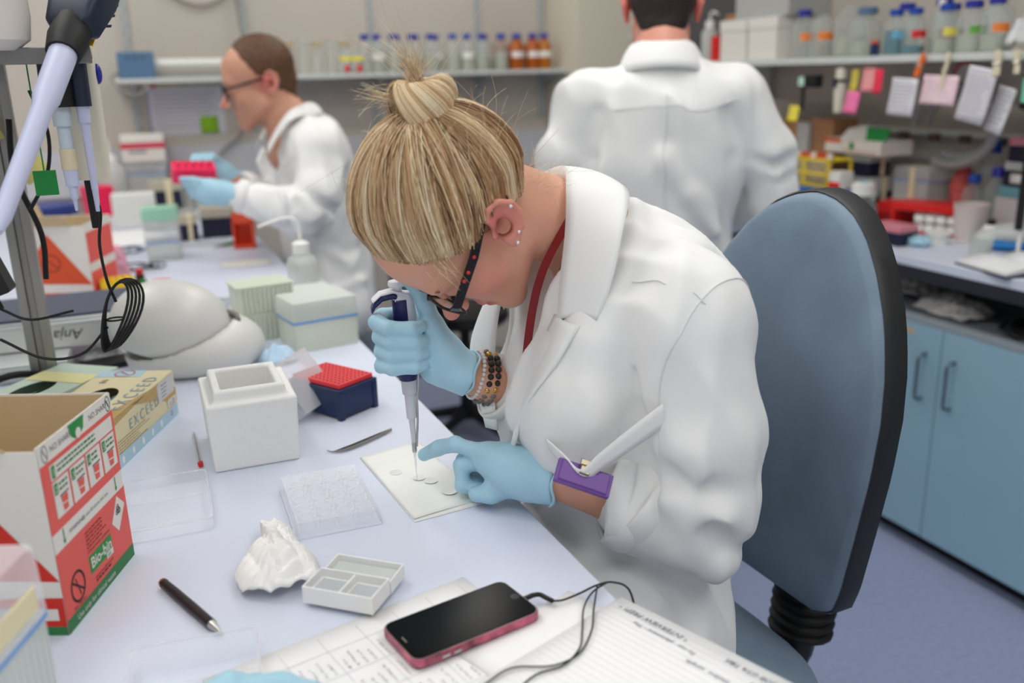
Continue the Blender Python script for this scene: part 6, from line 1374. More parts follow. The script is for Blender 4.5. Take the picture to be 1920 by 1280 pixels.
# the bun: strands running from a hollow at its top over the sides to its base
BC = hp(-0.112, 0.0, 0.100); BZ = (BC-hp(-0.03, 0, 0.06)); BZ = np.array((-0.12, 0.0, 1.0)); BZ /= np.linalg.norm(BZ)
BX = np.cross(BZ, (0, 1, 0)); BX /= np.linalg.norm(BX); BY = np.cross(BZ, BX)
f = Field(BC-0.07, BC+0.07, 0.004); f.ell(BC, (0.031, 0.030, 0.029), 0, 'add', [BX, BY, BZ]); f.cone(BC, hp(-0.085, 0, 0.085), 0.024, 0.03, 0.01)
organic(f, 'bun_core', MATS['hair_undercoat'], woman, 2)
NB_, NQ = 1500, 14; ph = rng.uniform(0, 2*PI, NB_); th = np.linspace(0.12, 2.75, NQ)
lump = 1+0.10*np.sin(ph*3+1.0)+0.06*np.sin(ph*5+2.0)+rng.uniform(-0.03, 0.06, NB_)
tw = ph[:, None]+0.9*(th[None]-0.4)*np.sin(ph*0.5+0.6)[:, None]
rr = 0.0365*np.sin(np.minimum(th, 2.6))**0.75
zz = 0.036*np.cos(th)-0.012*np.exp(-(th/0.5)**2)
Pb = BC+(np.cos(tw)*rr[None]*lump[:, None])[..., None]*BX+(np.sin(tw)*rr[None]*lump[:, None])[..., None]*BY+(zz[None]*lump[:, None])[..., None]*BZ
q = np.clip(np.interp(ph*9, np.arange(60), rng.uniform(0, 1, 60))*0.6+rng.uniform(0, 0.4, NB_), 0, 0.999)
cb = np.array([HAIRC[[2, 1, 0, 0, 4, 4][int(v*6)]] for v in q])
strands('bun', Pb, np.full((NB_, NQ), 0.0017), cb, hair_m, woman)
# loose ends and fly-away hairs
fly = []; n2 = 12
def wisp(a, d, L, k, spread, curl):
    for _ in range(k):
        p = np.array(a)+rng.normal(size=3)*0.004; v = np.array(d)+rng.normal(size=3)*spread; v /= np.linalg.norm(v)
        g = rng.normal(size=3)*curl; t = np.linspace(0, 1, n2)[:, None]; l = L*rng.uniform(0.5, 1.1)
        fly.append(p+v*t*l+g*(t**2)*l)
top = BC+BZ*0.02
wisp(top, (-0.45, -0.1, 0.95), 0.06, 90, 0.05, np.array((0.30, 0.1, 0.1))); wisp(top, (-0.3, -0.1, 1.0), 0.075, 20, 0.14, np.array((0.5, 0.2, 0.2))); wisp(top+BX*0.012, (0.35, -0.1, 0.95), 0.048, 60, 0.07, np.array((0.35, 0.1, 0.1)))
wisp(BC-BX*0.0+np.array((-0.03, 0, 0.01)), (-1, -0.1, 0.12), 0.048, 60, 0.09, np.array((0.1, 0.1, 0.30)))
wisp(BC, (-0.6, 0, 0.8), 0.10, 8, 0.5, 0.6)
for _ in range(130):
    i = rng.integers(NS); j = rng.integers(3, NP-2); v = P[i, j]-hp(*cc_); v /= np.linalg.norm(v); t_ = P[i, j+1]-P[i, j]; t_ /= np.linalg.norm(t_)
    wisp(P[i, j], v*0.35+t_*0.9+np.array((0.25, 0, 0.1)), 0.05, 1, 0.25, 0.4)
for _ in range(60): wisp(hp(-0.07, rng.uniform(-0.05, 0.06), rng.uniform(-0.075, -0.03)), (0.9, -0.1, 0.5), 0.05, 1, 0.4, 0.4)
for _ in range(26): wisp(hp(0.052+rng.uniform(-0.02, 0.015), 0.075, 0.056), HN*0.5-HU*0.75+HL*0.12, 0.036, 1, 0.14, 0.25)
fly = np.array(fly)
strands('loose_hair', fly, np.full(fly.shape[:2], 0.0006)*np.linspace(1, 0.5, n2)[None], np.array([HAIRC[i] for i in rng.choice([0, 1, 4], len(fly))]), hair_m, woman)
# eyebrow, lashes, studs, mole marks
for s in (1, -1):
    pts = np.array([hp(0.098-0.012*abs(k), (0.014+0.034*k)*s, 0.021+0.006*math.sin(k*2.6)) for k in np.linspace(0, 1, 40)])
    hairs = np.array([[p+HL*s*t*0.008+HU*t*0.002+HN*0.0015 for t in np.linspace(0, 1, 4)] for p in pts for _ in range(2)])+rng.normal(size=(80, 1, 3))*0.0008
    strands('eyebrow', hairs, np.full((80, 4), 0.0006), np.tile(np.array(rgb(130, 92, 66)), (80, 1)), hair_m, woman)
    la = np.array([[hp(0.093+0.010*t, (0.022+0.022*k)*s, -0.008-0.006*t*t) for t in np.linspace(0, 1, 5)] for k in np.linspace(0, 1, 18)])
    strands('eyelashes', la, np.full((18, 5), 0.0007), np.tile(np.array(rgb(20, 16, 14)), (18, 1)), hair_m, woman)
stud = mat('clear_stone', rgb(235, 235, 240), 0.08, 0.6)
for a in ((-0.020, 0.024, 0.024), (-0.017, 0.018, -0.014), (-0.010, 0.017, -0.026)):
    MB().sphere(ep(*a), 0.0024, 8, 6).build('ear_stud', stud, woman, smooth=True)
# glasses
gl = mat('dark_patterned_acetate', rgb(26, 22, 24), 0.3, noise=0.6, nscale=160)
glr = mat('red_acetate_spots', rgb(200, 50, 40), 0.3)
lens = mat('spectacle_lens', rgb(230, 235, 240), 0.03, alpha=0.10, facing=0.7)
def HPm(n, l, u): return Vector(hp(n, l, u))
g = MB()
def bar(mb, pts, wu, wn):
    """flat bar: half sizes along head-up and sideways"""
    for a, b in zip(pts[:-1], pts[1:]):
        a = Vector(a); b = Vector(b); t = (b-a).normalized(); uu = Vector(HU); uu = (uu-t*uu.dot(t)).normalized(); ss = t.cross(uu)
        mb.loft([[p+uu*wu*i+ss*wn*j for i, j in ((-1, -1), (1, -1), (1, 1), (-1, 1))] for p in (a-t*0.0006, b+t*0.0006)])
rims = None
for s in (1, -1):
    ctr = np.array((0.108, 0.033*s, -0.003)); pts = []
    for x, y in rrect(0.054, 0.036, 0.013, 5):
        pts.append(hp(ctr[0]-0.10*abs(x+0.01*s)*0.6, ctr[1]+x, ctr[2]+y))
    o_ = MB().tube(pts, 0.0021, 6, closed=True).build('spectacle_rim', gl, woman, smooth=True)
    MB().add(pts, [tuple(range(len(pts)))]).build('lens', lens, o_)
    tm = MB(); bar(tm, [hp(0.103, 0.064*s, 0.004), hp(0.098, 0.0705*s, 0.006), hp(0.03, 0.0775*s, 0.012), hp(-0.015, 0.0785*s, 0.020), hp(-0.05, 0.079*s, 0.0)], 0.0056, 0.0013)
    t_ = tm.build('spectacle_arm', gl, woman)
    for q in (0.05, 0.062, 0.03):
        MB().sphere(hp(q, 0.0785*s if q < 0.06 else 0.0765*s, 0.0125), 0.0026, 8, 6).build('red_spot', glr, t_, smooth=True)
MB().tube([hp(0.110, -0.009, 0.004), hp(0.114, 0, 0.007), hp(0.110, 0.009, 0.004)], 0.002, 6).build('spectacle_bridge', gl, woman, smooth=True)

# ---- her lab coat
f = Field((0.28, 0.70, 0.44), (0.98, 1.40, 1.40), 0.005)
f.cone((0.60, 0.90, 1.185), (0.60, 1.20, 1.185), 0.080, 0.080, 0.05)
f.ell((0.635, 1.05, 1.15), (0.115, 0.185, 0.125), 0.06)
f.ell((0.662, 1.05, 0.99), (0.135, 0.160, 0.24), 0.06)
f.ell((0.625, 1.05, 0.77), (0.125, 0.17, 0.20), 0.06)
f.cone((0.575, 1.05, 1.25), (0.62, 1.05, 1.20), 0.07, 0.09, 0.04)
f.chain([(0.53, 1.0, 1.17), (0.508, 0.99, 1.06), (0.56, 1.01, 0.95)], [0.065, 0.070, 0.07], 0.06)
f.chain([(0.54, 1.11, 1.16), (0.525, 1.11, 1.03), (0.535, 1.11, 0.93)], [0.06, 0.066, 0.075], 0.06)
for y0, y1 in ((0.955, 0.95), (1.145, 1.16)):
    f.chain([(0.625, y0, 0.70), (0.52, y1, 0.715), (0.34, y1, 0.71)], [0.09, 0.092, 0.085], 0.06)
f.cone((0.53, 1.05, 0.73), (0.38, 1.05, 0.73), 0.06, 0.06, 0.08)
f.cone((0.56, 0.905, 0.70), (0.625, 0.895, 0.62), 0.055, 0.045, 0.06)
# near sleeve
f.chain([(0.602, 0.895, 1.16), (0.614, 0.876, 1.04), (0.614, 0.872, 0.945)], [0.079, 0.078, 0.074], 0.016)
f.chain([(0.614, 0.872, 0.935), (0.575, 0.895, 0.928), (0.548, 0.912, 0.935)], [0.070, 0.060, 0.048], 0.02)
# far sleeve
f.chain([(0.605, 1.205, 1.16), (0.61, 1.215, 0.99), (0.52, 1.14, 1.01), (0.468, 1.118, 1.035)], [0.075, 0.07, 0.055, 0.044], 0.025)
# folds: grooves and ridges
G = lambda pts, r, k=0.025: f.chain(pts, [r]*len(pts), k, 'sub')
D = lambda pts, r, k=0.02: f.chain(pts, [r]*len(pts), k, 'add')
G([(0.545, 0.825, 1.005), (0.575, 0.795, 0.988), (0.605, 0.788, 0.985)], 0.009, 0.03)
D([(0.55, 0.838, 0.975), (0.60, 0.812, 0.955), (0.655, 0.832, 0.962)], 0.010, 0.03)
G([(0.585, 0.80, 0.94), (0.625, 0.793, 0.905), (0.665, 0.82, 0.885)], 0.009, 0.03)
D([(0.565, 0.845, 0.905), (0.61, 0.825, 0.880), (0.65, 0.842, 0.872)], 0.010, 0.03)
f.chain([(0.536, 0.888, 1.14), (0.535, 0.882, 1.08), (0.536, 0.876, 1.02), (0.545, 0.868, 0.97)], [0.004, 0.010, 0.013, 0.012], 0.012, 'sub')
D([(0.487, 0.925, 1.16), (0.475, 0.925, 1.08), (0.478, 0.93, 1.0)], 0.016, 0.05)
D([(0.462, 0.965, 1.14), (0.448, 0.965, 1.06), (0.452, 0.97, 1.0)], 0.012, 0.04)
G([(0.71, 0.93, 1.20), (0.75, 0.95, 1.10), (0.755, 0.94, 1.0)], 0.009)
G([(0.66, 0.91, 1.26), (0.70, 0.915, 1.20), (0.71, 0.90, 1.12)], 0.008)
G([(0.40, 0.855, 0.775), (0.50, 0.845, 0.755), (0.62, 0.845, 0.70)], 0.014)
D([(0.40, 0.885, 0.80), (0.50, 0.868, 0.785), (0.62, 0.868, 0.74)], 0.012)
G([(0.36, 0.86, 0.72), (0.48, 0.85, 0.70), (0.60, 0.835, 0.65)], 0.010)
f.noise(vnoise(3, 26, 0.0020, (1, 1, 0.55))); f.noise(vfold(8, 58, 0.015, (1.0, 0.9, 0.34)))
# neck opening and the open front
f.chain([NB+np.array((-0.03, 0, 0.06)), NB+np.array((-0.05, 0, -0.02)), (0.49, 1.05, 1.18), (0.45, 1.045, 1.08)], [0.06, 0.058, 0.046, 0.022], 0.006, 'sub')
f.half((0, 0, 0.53), (0, 0, -1), 0.01)
f.half((0.36, 0, 0), (-1, 0, -0.12), 0.01)
coat = organic(f, 'lab_coat', coat_m, woman, 2)
CT = bvh(coat)
sm = mat('cotton_seam', rgb(222, 222, 222), 0.85)
seam_on(woman, CT, [(0.525, 0.90, 1.24), (0.57, 0.88, 1.22), (0.60, 0.86, 1.20)], 0.0009, sm, off=0.0006)
seam_on(woman, CT, [(0.528, 0.84, 1.03), (0.535, 0.84, 1.12), (0.56, 0.835, 1.19), (0.61, 0.835, 1.235), (0.67, 0.86, 1.22), (0.70, 0.88, 1.15)], 0.0011, sm, off=0.0006)
# collar: fold line and outer edge, from the near lapel round the neck to the far one
near_in = [(0.464, 0.955, 1.182), (0.472, 0.962, 1.23), (0.486, 0.975, 1.285), (0.500, 1.0, 1.33), (0.520, 1.05, 1.352)]
near_out = [(0.492, 0.918, 1.182), (0.508, 0.912, 1.232), (0.526, 0.92, 1.285), (0.560, 0.965, 1.318), (0.590, 1.05, 1.318)]
mir = lambda L: [(x, 2.1-y, z) for x, y, z in L]
ins_ = near_in+mir(near_in)[-2::-1]; out_ = near_out+mir(near_out)[-2::-1]
ci, co = bez(ins_, 6), bez(out_, 6)
def collar(u, v):
    k = u*(len(ci)-1); i = min(int(k), len(ci)-2); t = k-i
    a = ci[i].lerp(ci[i+1], t); b_ = co[i].lerp(co[i+1], t); mid = a.lerp(b_, v); 
    side = Vector((0.1, mid.y-1.05, 0.12)); side = side.normalized() if side.length else Vector((0, 0, 1))
    return mid+side*0.012*math.sin(v*PI*0.8)
MB().grid(collar, 60, 8).build('collar', coat_m, woman, smooth=True, solid=0.004, angle=0)
stand_lo = [(x+0.006, 1.05+(y-1.05)*0.93, z-0.03) for x, y, z in ins_]
cl = bez(stand_lo, 6)
MB().grid(lambda u, v: ci[min(int(u*(len(ci)-1)), len(ci)-1)].lerp(cl[min(int(u*(len(cl)-1)), len(cl)-1)], v), 49, 4).build('collar_stand', coat_m, woman, smooth=True, solid=0.003, angle=0)
# lapels turned back along the opening
def lapel(sgn):
    y = lambda v: 1.05+(v-1.05)*sgn
    a = bez([(0.470, y(0.970), 1.185), (0.452, y(0.985), 1.13), (0.438, y(1.005), 1.06), (0.434, y(1.025), 1.0)], 6)
    b_ = bez([(0.482, y(0.925), 1.18), (0.452, y(0.930), 1.135), (0.428, y(0.955), 1.085), (0.430, y(1.01), 1.0)], 6)
    nrm = Vector((-0.8, -0.6*sgn, 0.1)).normalized()
    def fn(u, v):
        k = u*(len(a)-1); i = min(int(k), len(a)-2); t = k-i
        return a[i].lerp(a[i+1], t).lerp(b_[i].lerp(b_[i+1], t), v)+nrm*(0.010*math.sin(v*PI*0.9)+0.004)
    MB().grid(fn, 20, 7).build('lapel', coat_m, woman, smooth=True, solid=0.0035, angle=0)
lapel(1); lapel(-1)
# top under the coat, lanyard, necklace
top_m = mat('red_top', rgb(150, 40, 42), 0.8, noise=0.2, nscale=300)
ff = Field((0.40, 0.94, 0.95), (0.64, 1.16, 1.30), 0.005)
ff.cone((0.59, 1.05, 1.18), (0.535, 1.05, 1.0), 0.06, 0.07, 0.03); ff.half((0.5, 1.05, 1.16), (-0.75, 0, 0.66), 0.006)
organic(ff, 'red_top', top_m, woman, 2)
lan = MB(); lp = bez([(0.527, 1.0, 1.325), (0.492, 0.992, 1.285), (0.468, 1.01, 1.225), (0.462, 1.035, 1.15), (0.455, 1.045, 1.05)], 8)
for a, b_ in zip(lp[:-1], lp[1:]):
    w_ = Vector((0.55, -0.83, 0))*0.006
    lan.add([a-w_, a+w_, b_+w_, b_-w_], [(0, 1, 2, 3)])
lo_ = lan.build('lanyard', mat('dark_red_ribbon', rgb(132, 24, 26), 0.6), woman, solid=0.001)
MB().tube(bez([(0.50, 0.995, 1.27), (0.485, 1.01, 1.21), (0.474, 1.035, 1.15)], 8), 0.0008, 5).build('necklace', mat('gold_chain', rgb(220, 190, 140), 0.3, 0.9), woman)
# rolled cuff of the near sleeve: bands wrapped round the forearm
fa = Vector((0.614, 0.872, 0.925)); fb = Vector((0.452, 0.966, 0.972)); fd = (fb-fa).normalized()
def cuff(t, w, r, tilt, name='rolled_cuff', flare=0.0, seed=0):
    c = fa.lerp(fb, t); d = (fd+Vector((0, 0, tilt))).normalized(); a = Vector((0, 0, 1)); a = (a-d*a.dot(d)).normalized(); b_ = d.cross(a); r_ = np.random.default_rng(seed); p = r_.uniform(0, 6, 4)
    def fn(u, v):
        an = 2*PI*u; rad = r*(1+0.05*math.sin(2*an+p[0])+0.035*math.sin(3*an+p[1])+0.02*math.sin(5*an+p[2]))
        bulge = 0.005*math.sin(PI*v); rr_ = rad+bulge+flare*v
        off = (v-0.5)*w+0.006*math.sin(2*an+p[3])
        return c+d*off+a*rr_*math.cos(an)*1.12+b_*rr_*math.sin(an)*0.95-Vector((0, 0, 0.004))
    MB().grid(fn, 48, 9, closeu=True).build(name, coat_m, woman, smooth=True, solid=0.005, angle=0)
cuff(0.30, 0.045, 0.056, 0.25, seed=1); cuff(0.40, 0.042, 0.052, 0.1, seed=2); cuff(0.48, 0.04, 0.047, 0.0, seed=3)
# small cuff on the far forearm
fa, fb = Vector((0.52, 1.14, 1.01)), Vector((0.43, 1.107, 1.062)); fd = (fb-fa).normalized()
cuff(0.80, 0.03, 0.036, -0.1, seed=4)
# pocket flap edge and the purple badge clipped to it
def strip(name, top, bot, m, parent, solid=0.002, n=6):
    a, b_ = bez(top, n), bez(bot, n); N = len(a)
    return MB().grid(lambda u, v: a[min(int(u*(N-1)+0.5), N-1)].lerp(b_[min(int(u*(N-1)+0.5), N-1)], v), N, 4).build(name, m, parent, smooth=True, solid=solid, angle=0)
strip('pocket_edge', [(0.432, 0.925, 1.045), (0.440, 0.895, 1.035), (0.449, 0.868, 1.024), (0.470, 0.858, 1.045), (0.505, 0.846, 1.075), (0.54, 0.838, 1.10)],
      [(0.438, 0.93, 1.030), (0.444, 0.90, 1.018), (0.453, 0.873, 1.006), (0.476, 0.863, 1.022), (0.512, 0.852, 1.046), (0.548, 0.843, 1.07)], coat_m, woman)
bg = thing('film_badge', 'purple plastic film badge clipped to the pocket of the near lab coat', 'badge', (0.455, 0.872, 1.010))
bm_ = Matrix.Rotation(R(-28), 4, 'Z') @ Matrix.Rotation(R(20), 4, 'Y') @ Matrix.Rotation(R(40), 4, 'X')
purple = mat('purple_plastic', rgb(112, 74, 150), 0.45)
for nm, d, zc, mm in (('badge_body', (0.068, 0.03, 0.008), 0, purple), ('badge_lid', (0.060, 0.026, 0.003), 0.005, purple)):
    o_ = MB().box((0, 0, zc), d).build(nm, mm, bg, bevel=0.0015); o_.matrix_local = bm_
o_ = MB().box((-0.002, 0.008, 0.010), (0.012, 0.016, 0.004)).box((-0.002, 0.014, 0.012), (0.016, 0.008, 0.003)).build('metal_clip', mat('brass_clip', rgb(150, 140, 120), 0.35, 0.9), bg, bevel=0.001); o_.matrix_local = bm_
# legs under the bench, for completeness
f = Field((0.15, 0.85, 0.0), (0.80, 1.26, 0.80), 0.008)
for y in (0.955, 1.145):
    f.chain([(0.58, y, 0.70), (0.30, y, 0.67), (0.30, y, 0.34), (0.34, y, 0.10)], [0.058, 0.058, 0.05, 0.04], 0.02)
    f.cone((0.34, y, 0.045), (0.22, y, 0.035), 0.04, 0.032, 0.02)
organic(f, 'trousers', trouser, woman, 2)

# ---- gloved hands
def finger(f, pts, r, k=0.006): f.chain(pts, [r*1.06, r*1.0, r*0.97, r*0.86][:len(pts)], k)
f = Field((0.25, 1.05, 1.03), (0.45, 1.21, 1.25), 0.0022)
f.chain([(0.405, 1.108, 1.074), (0.385, 1.114, 1.087), (0.368, 1.122, 1.105)], [0.031, 0.028, 0.026], 0.012)
f.cone((0.372, 1.125, 1.10), (0.345, 1.158, 1.15), 0.025, 0.019, 0.02).cone((0.365, 1.13, 1.09), (0.342, 1.16, 1.10), 0.024, 0.017, 0.02)
f.cone((0.368, 1.112, 1.115), (0.355, 1.112, 1.15), 0.023, 0.017, 0.016)                      # ball of the thumb
f.chain([(0.358, 1.114, 1.145), (0.350, 1.117, 1.180), (0.336, 1.124, 1.209), (0.326, 1.13, 1.214)], [0.0145, 0.0115, 0.0105, 0.009], 0.006)
for i, (z, dx, dz) in enumerate(((1.158, 0.000, -0.004), (1.138, 0.003, -0.003), (1.118, 0.004, 0.0), (1.098, 0.002, 0.004))):
    r = (0.0100, 0.0104, 0.0100, 0.0092)[i]
    f.chain([(0.338, 1.166, z), (0.302+dx*0.6, 1.162, z), (0.288+dx, 1.135, z), (0.295+dx, 1.108, z+dz*0.5), (0.322+dx*1.2, 1.096, z+dz), (0.336+dx, 1.100, z+dz)], [r*1.05, r*1.05, r*1.08, r, r*0.95, r*0.82], 0.004)
f.noise(vnoise(11, 150, 0.0005, (1, 1, 1.4)))
f.half((0.404, 1.108, 1.078), (0.80, -0.12, -0.35), 0.003)
organic(f, 'glove', glove, woman, 1)
f = Field((0.30, 0.92, 0.915), (0.50, 1.16, 1.04), 0.0022)
f.chain([(0.462, 0.958, 0.966), (0.438, 0.975, 0.972), (0.415, 1.005, 0.978)], [0.030, 0.0275, 0.028], 0.015)
f.cone((0.432, 0.985, 0.975), (0.398, 1.032, 0.984), 0.028, 0.022, 0.02).cone((0.428, 1.0, 0.965), (0.412, 1.048, 0.968), 0.025, 0.02, 0.02)
finger(f, [(0.393, 1.034, 0.990), (0.366, 1.068, 0.996), (0.350, 1.094, 0.983), (0.337, 1.118, 0.967)], 0.0105)
for i, (y, r, dx) in enumerate(((1.046, 0.0106, -0.004), (1.062, 0.010, 0.004), (1.075, 0.009, 0.012))):
    finger(f, [(0.405+dx, y-0.008, 0.978), (0.374+dx, y+0.012, 0.968), (0.372+dx, y+0.006, 0.942), (0.396+dx, y-0.008, 0.937)], r, 0.005)
f.chain([(0.415, 1.0, 0.96), (0.392, 1.008, 0.945), (0.376, 1.024, 0.940)], [0.017, 0.0125, 0.010], 0.01)     # thumb tucked below
f.noise(vnoise(12, 140, 0.0005, (1.3, 1, 1)))
f.half((0.462, 0.958, 0.966), (0.62, -0.55, 0.0), 0.003)
organic(f, 'glove', glove, woman, 1)
for c, d, r in (((0.404, 1.108, 1.078), (0.80, -0.12, -0.35), 0.0300), ((0.461, 0.959, 0.966), (0.80, -0.55, -0.15), 0.0305)):
    q = Vector(d).to_track_quat('Z', 'Y'); pts = []
    for i in range(36):
        a = 2*PI*i/36; rr_ = r*(1+0.04*math.sin(3*a)+0.03*math.sin(5*a+1)); pts.append(Vector(c)+q @ Vector((rr_*math.cos(a), rr_*math.sin(a), 0.003*math.sin(4*a))))
    MB().tube(pts, 0.0018, 6, closed=True).build('glove_cuff', glove, woman, smooth=True)
# bracelets on the far wrist
bead_g = mat('grey_stone_bead', rgb(118, 116, 110), 0.55); bead_d = mat('dark_bead', rgb(50, 40, 36), 0.45); gold = mat('gold_bead', rgb(214, 172, 84), 0.25, 1.0); bead_w = mat('white_bead', rgb(226, 220, 218), 0.5)
A0, A1 = Vector((0.378, 1.118, 1.09)), Vector((0.47, 1.112, 1.045)); AD = (A1-A0).normalized()
for t_, r, br, pat, lab in ((0.40, 0.0325, 0.0030, 'w', 'thin white bead bracelet on the right wrist'), (0.50, 0.0340, 0.0046, 'g', 'grey stone bead bracelet with gold spacers on the right wrist'), (0.605, 0.0350, 0.0046, 'd', 'grey and dark bead bracelet with gold spacers nearest the elbow')):
    c = A0.lerp(A1, t_); bt = thing('bracelet', lab, 'bracelet', c, 0, 'bead bracelets on the right wrist')
    q = (AD+Vector((0.1, 0, 0.12))).to_track_quat('Z', 'Y'); n = int(2*PI*r/(br*2.02))
    for i in range(n):
        a = 2*PI*i/n; mm = bead_w if pat == 'w' else (gold if i % 6 == 0 else (bead_g if (i//6) % 2 == 0 else bead_d))
        o_ = bpy.data.objects.get('bead_proto_%s_%s' % (pat, mm.name))
        p = q @ Vector((r*math.cos(a), r*math.sin(a), 0))
        key = 'bead_%s' % mm.name
        if (pat == 'w', key) not in MATS:
            MATS[(pat == 'w', key)] = MB().sphere((0, 0, 0), (br, br, br*0.98), 10, 7).build('bead', mm, bt, smooth=True); ob = MATS[(pat == 'w', key)]
        else:
            ob = MATS[(pat == 'w', key)].copy(); C.objects.link(ob); ob.parent = bt
        ob.location = p
# ---- the pipette in her right hand
pv = mat('pipette_navy', rgb(32, 34, 92), 0.3); pw = mat('pipette_white', rgb(232, 232, 238), 0.35); pg = mat('pipette_grey', rgb(206, 206, 212), 0.4)
pt = thing('pipette', 'navy and white micropipette held upright in the blue gloved right hand', 'pipette', (0.3295, 1.134, 0.924), 0, None, (R(-0.5), R(-1.5), R(-8)))
MB().lathe([(0.0006, 0.0), (0.0012, 0.02), (0.0022, 0.045)], n=10, cap=True).build('tip', mat('tip_plastic', rgb(240, 242, 244), 0.2, alpha=0.4, facing=0.9), pt, smooth=True)
MB().lathe([(0.0030, 0.042), (0.0034, 0.044), (0.0034, 0.056), (0.0028, 0.058)], n=14).build('ejector_collar', steel, pt, smooth=True)
MB().lathe([(0.0032, 0.057), (0.0045, 0.092), (0.0068, 0.093), (0.0075, 0.128), (0.0098, 0.129), (0.0105, 0.150), (0.0085, 0.151)], n=18).build('nose_cone', pg, pt, smooth=True)
MB().lathe([(0.0125, 0.149), (0.0135, 0.153), (0.0150, 0.172), (0.0152, 0.20), (0.0135, 0.235), (0.014, 0.262)], n=20, sx=0.95, sy=0.95).build('grip', pv, pt, smooth=True)
MB().loft([[(x*s+0.004+o_, y*s, z) for x, y in rrect(0.030, 0.026, 0.010)] for z, s, o_ in ((0.168, 0.75, 0.004), (0.19, 0.85, 0.003), (0.24, 0.9, 0.001), (0.262, 0.95, -0.002), (0.270, 0.8, -0.002))]).build('body', pw, pt, smooth=True)
MB().loft([[(x, y, z) for x, y, z in r_] for r_ in [[(px+dx*0, s*yy, pz+zz) for yy, zz in ((-1, -h), (1, -h), (1, h), (-1, h))] for px, pz, s, h in ((0.0, 0.262, 0.010, 0.004), (-0.012, 0.268, 0.0105, 0.004), (-0.026, 0.266, 0.0105, 0.004), (-0.036, 0.258, 0.0095, 0.0045), (-0.041, 0.249, 0.008, 0.004)) for dx in (0,)]]).build('finger_hook', pv, pt, bevel=0.003, smooth=True)
MB().loft([[(px, s*yy, pz+zz) for yy, zz in ((-1, -h), (1, -h), (1, h), (-1, h))] for px, pz, s, h in ((0.008, 0.268, 0.012, 0.0015), (-0.012, 0.2735, 0.012, 0.0015), (-0.028, 0.271, 0.0115, 0.0015), (-0.039, 0.262, 0.010, 0.0015))]).build('hook_trim', pw, pt, bevel=0.001, smooth=True)
MB().lathe([(0.006, 0.265), (0.006, 0.278), (0.0115, 0.279), (0.0125, 0.282), (0.0115, 0.286), (0.004, 0.288)], c=(-0.004, 0, 0), n=20).build('plunger', pw, pt, smooth=True)
MB().tube(bez([(0.0155, 0, 0.175), (0.013, 0, 0.14), (0.0095, 0, 0.12), (0.008, 0, 0.09), (0.0045, 0, 0.06), (0.0036, 0, 0.05)], 5), 0.0016, 6).build('ejector_rod', steel, pt, smooth=True)

# ---- man seated at the far bench, in profile, holding a pink rack
H2 = np.array((0.455, 3.075, 1.452)); N2_, L2_, U2_ = head_axes(R(76), R(-2), R(0)); HB2 = [N2_, L2_, U2_]; HS2 = 1.06
hp2 = lambda n, l, u: H2+HS2*(n*N2_+l*L2_+u*U2_)
f = Field((0.19, 2.74, 0.95), (0.74, 3.36, 1.64), 0.0042)
head_field(f, hp2, HB2, HS2); f.cone(hp2(-0.025, 0, -0.05), (0.545, 3.065, 1.33), 0.056, 0.062, 0.03); f.cone((0.545, 3.065, 1.33), (0.53, 3.065, 1.24), 0.06, 0.08, 0.03)
f.cone(hp2(0.0, 0, -0.09), (0.52, 3.065, 1.31), 0.04, 0.05, 0.03)
ear_field(f, hp2, HB2, HS2, 1, 12); ear_field(f, hp2, HB2, HS2, -1, 12)
f.ell((0.58, 3.06, 1.12), (0.09, 0.15, 0.15), 0.03); f.cone((0.575, 2.92, 1.23), (0.575, 3.20, 1.23), 0.045, 0.045, 0.04)
f.chain([(0.575, 2.88, 1.24), (0.50, 2.80, 1.08), (0.30, 2.855, 1.14), (0.26, 2.875, 1.15)], [0.045, 0.034, 0.028, 0.028], 0.01)
f.chain([(0.575, 3.24, 1.24), (0.50, 3.26, 1.06), (0.34, 3.08, 1.15), (0.27, 3.06, 1.19)], [0.055, 0.045, 0.032, 0.03], 0.02)
V, Q = f.mesh(); V = relax(V, Q, 2); SK2 = np.array(rgb(204, 150, 124)); col = np.tile(SK2, (len(V), 1))
for c, r, cc, a in ((hp2(-0.01, 0.08, 0.0), 0.05, EARP, 1.3), (hp2(0.1, 0, -0.07), 0.022, LIP, 1.6), (hp2(0.125, 0, -0.035), 0.03, PINK, 1.0), (hp2(0.06, 0, -0.09), 0.07, np.array(rgb(170, 122, 104)), 0.9)):
    w_ = np.clip(sph(V, c, r)*a, 0, 1); col = col*(1-w_)+cc*w_
me = np_mesh('person', V, Q); set_col(me, col); man = link('person', me, skin); tag(man, 'seated man in white lab coat and black glasses holding a pink rack', 'person')
brown = mat('short_brown_hair', rgb(92, 62, 40), 0.6, noise=0.35, nscale=120, bump=0.6, bscale=260)
f = Field((0.28, 2.95, 1.34), (0.64, 3.20, 1.64), 0.004)
f.ell(hp2(-0.016, 0, 0.048), np.array((0.101, 0.082, 0.092))*HS2, 0, 'add', HB2); f.cone(hp2(-0.06, 0, -0.02), hp2(-0.062, 0, -0.055), 0.05, 0.035, 0.03)
f.half(hp2(0.05, 0, 0.09), N2_*0.85-U2_*0.52, 0.012); f.half(hp2(0.03, 0, 0.0), N2_*1.0-U2_*0.15, 0.01); f.ell(hp2(0.012, 0.09, -0.015), np.array((0.05, 0.045, 0.042))*HS2, 0.012, 'sub', HB2); f.ell(hp2(0.012, -0.09, -0.015), np.array((0.05, 0.045, 0.042))*HS2, 0.012, 'sub', HB2)
f.half(hp2(0, 0, -0.075), -U2_+0.3*N2_, 0.01); f.noise(vnoise(51, 220, 0.0012)); organic(f, 'hair', brown, man, 1)
f = Field((0.28, 2.60, 0.52), (0.86, 3.50, 1.42), 0.006)
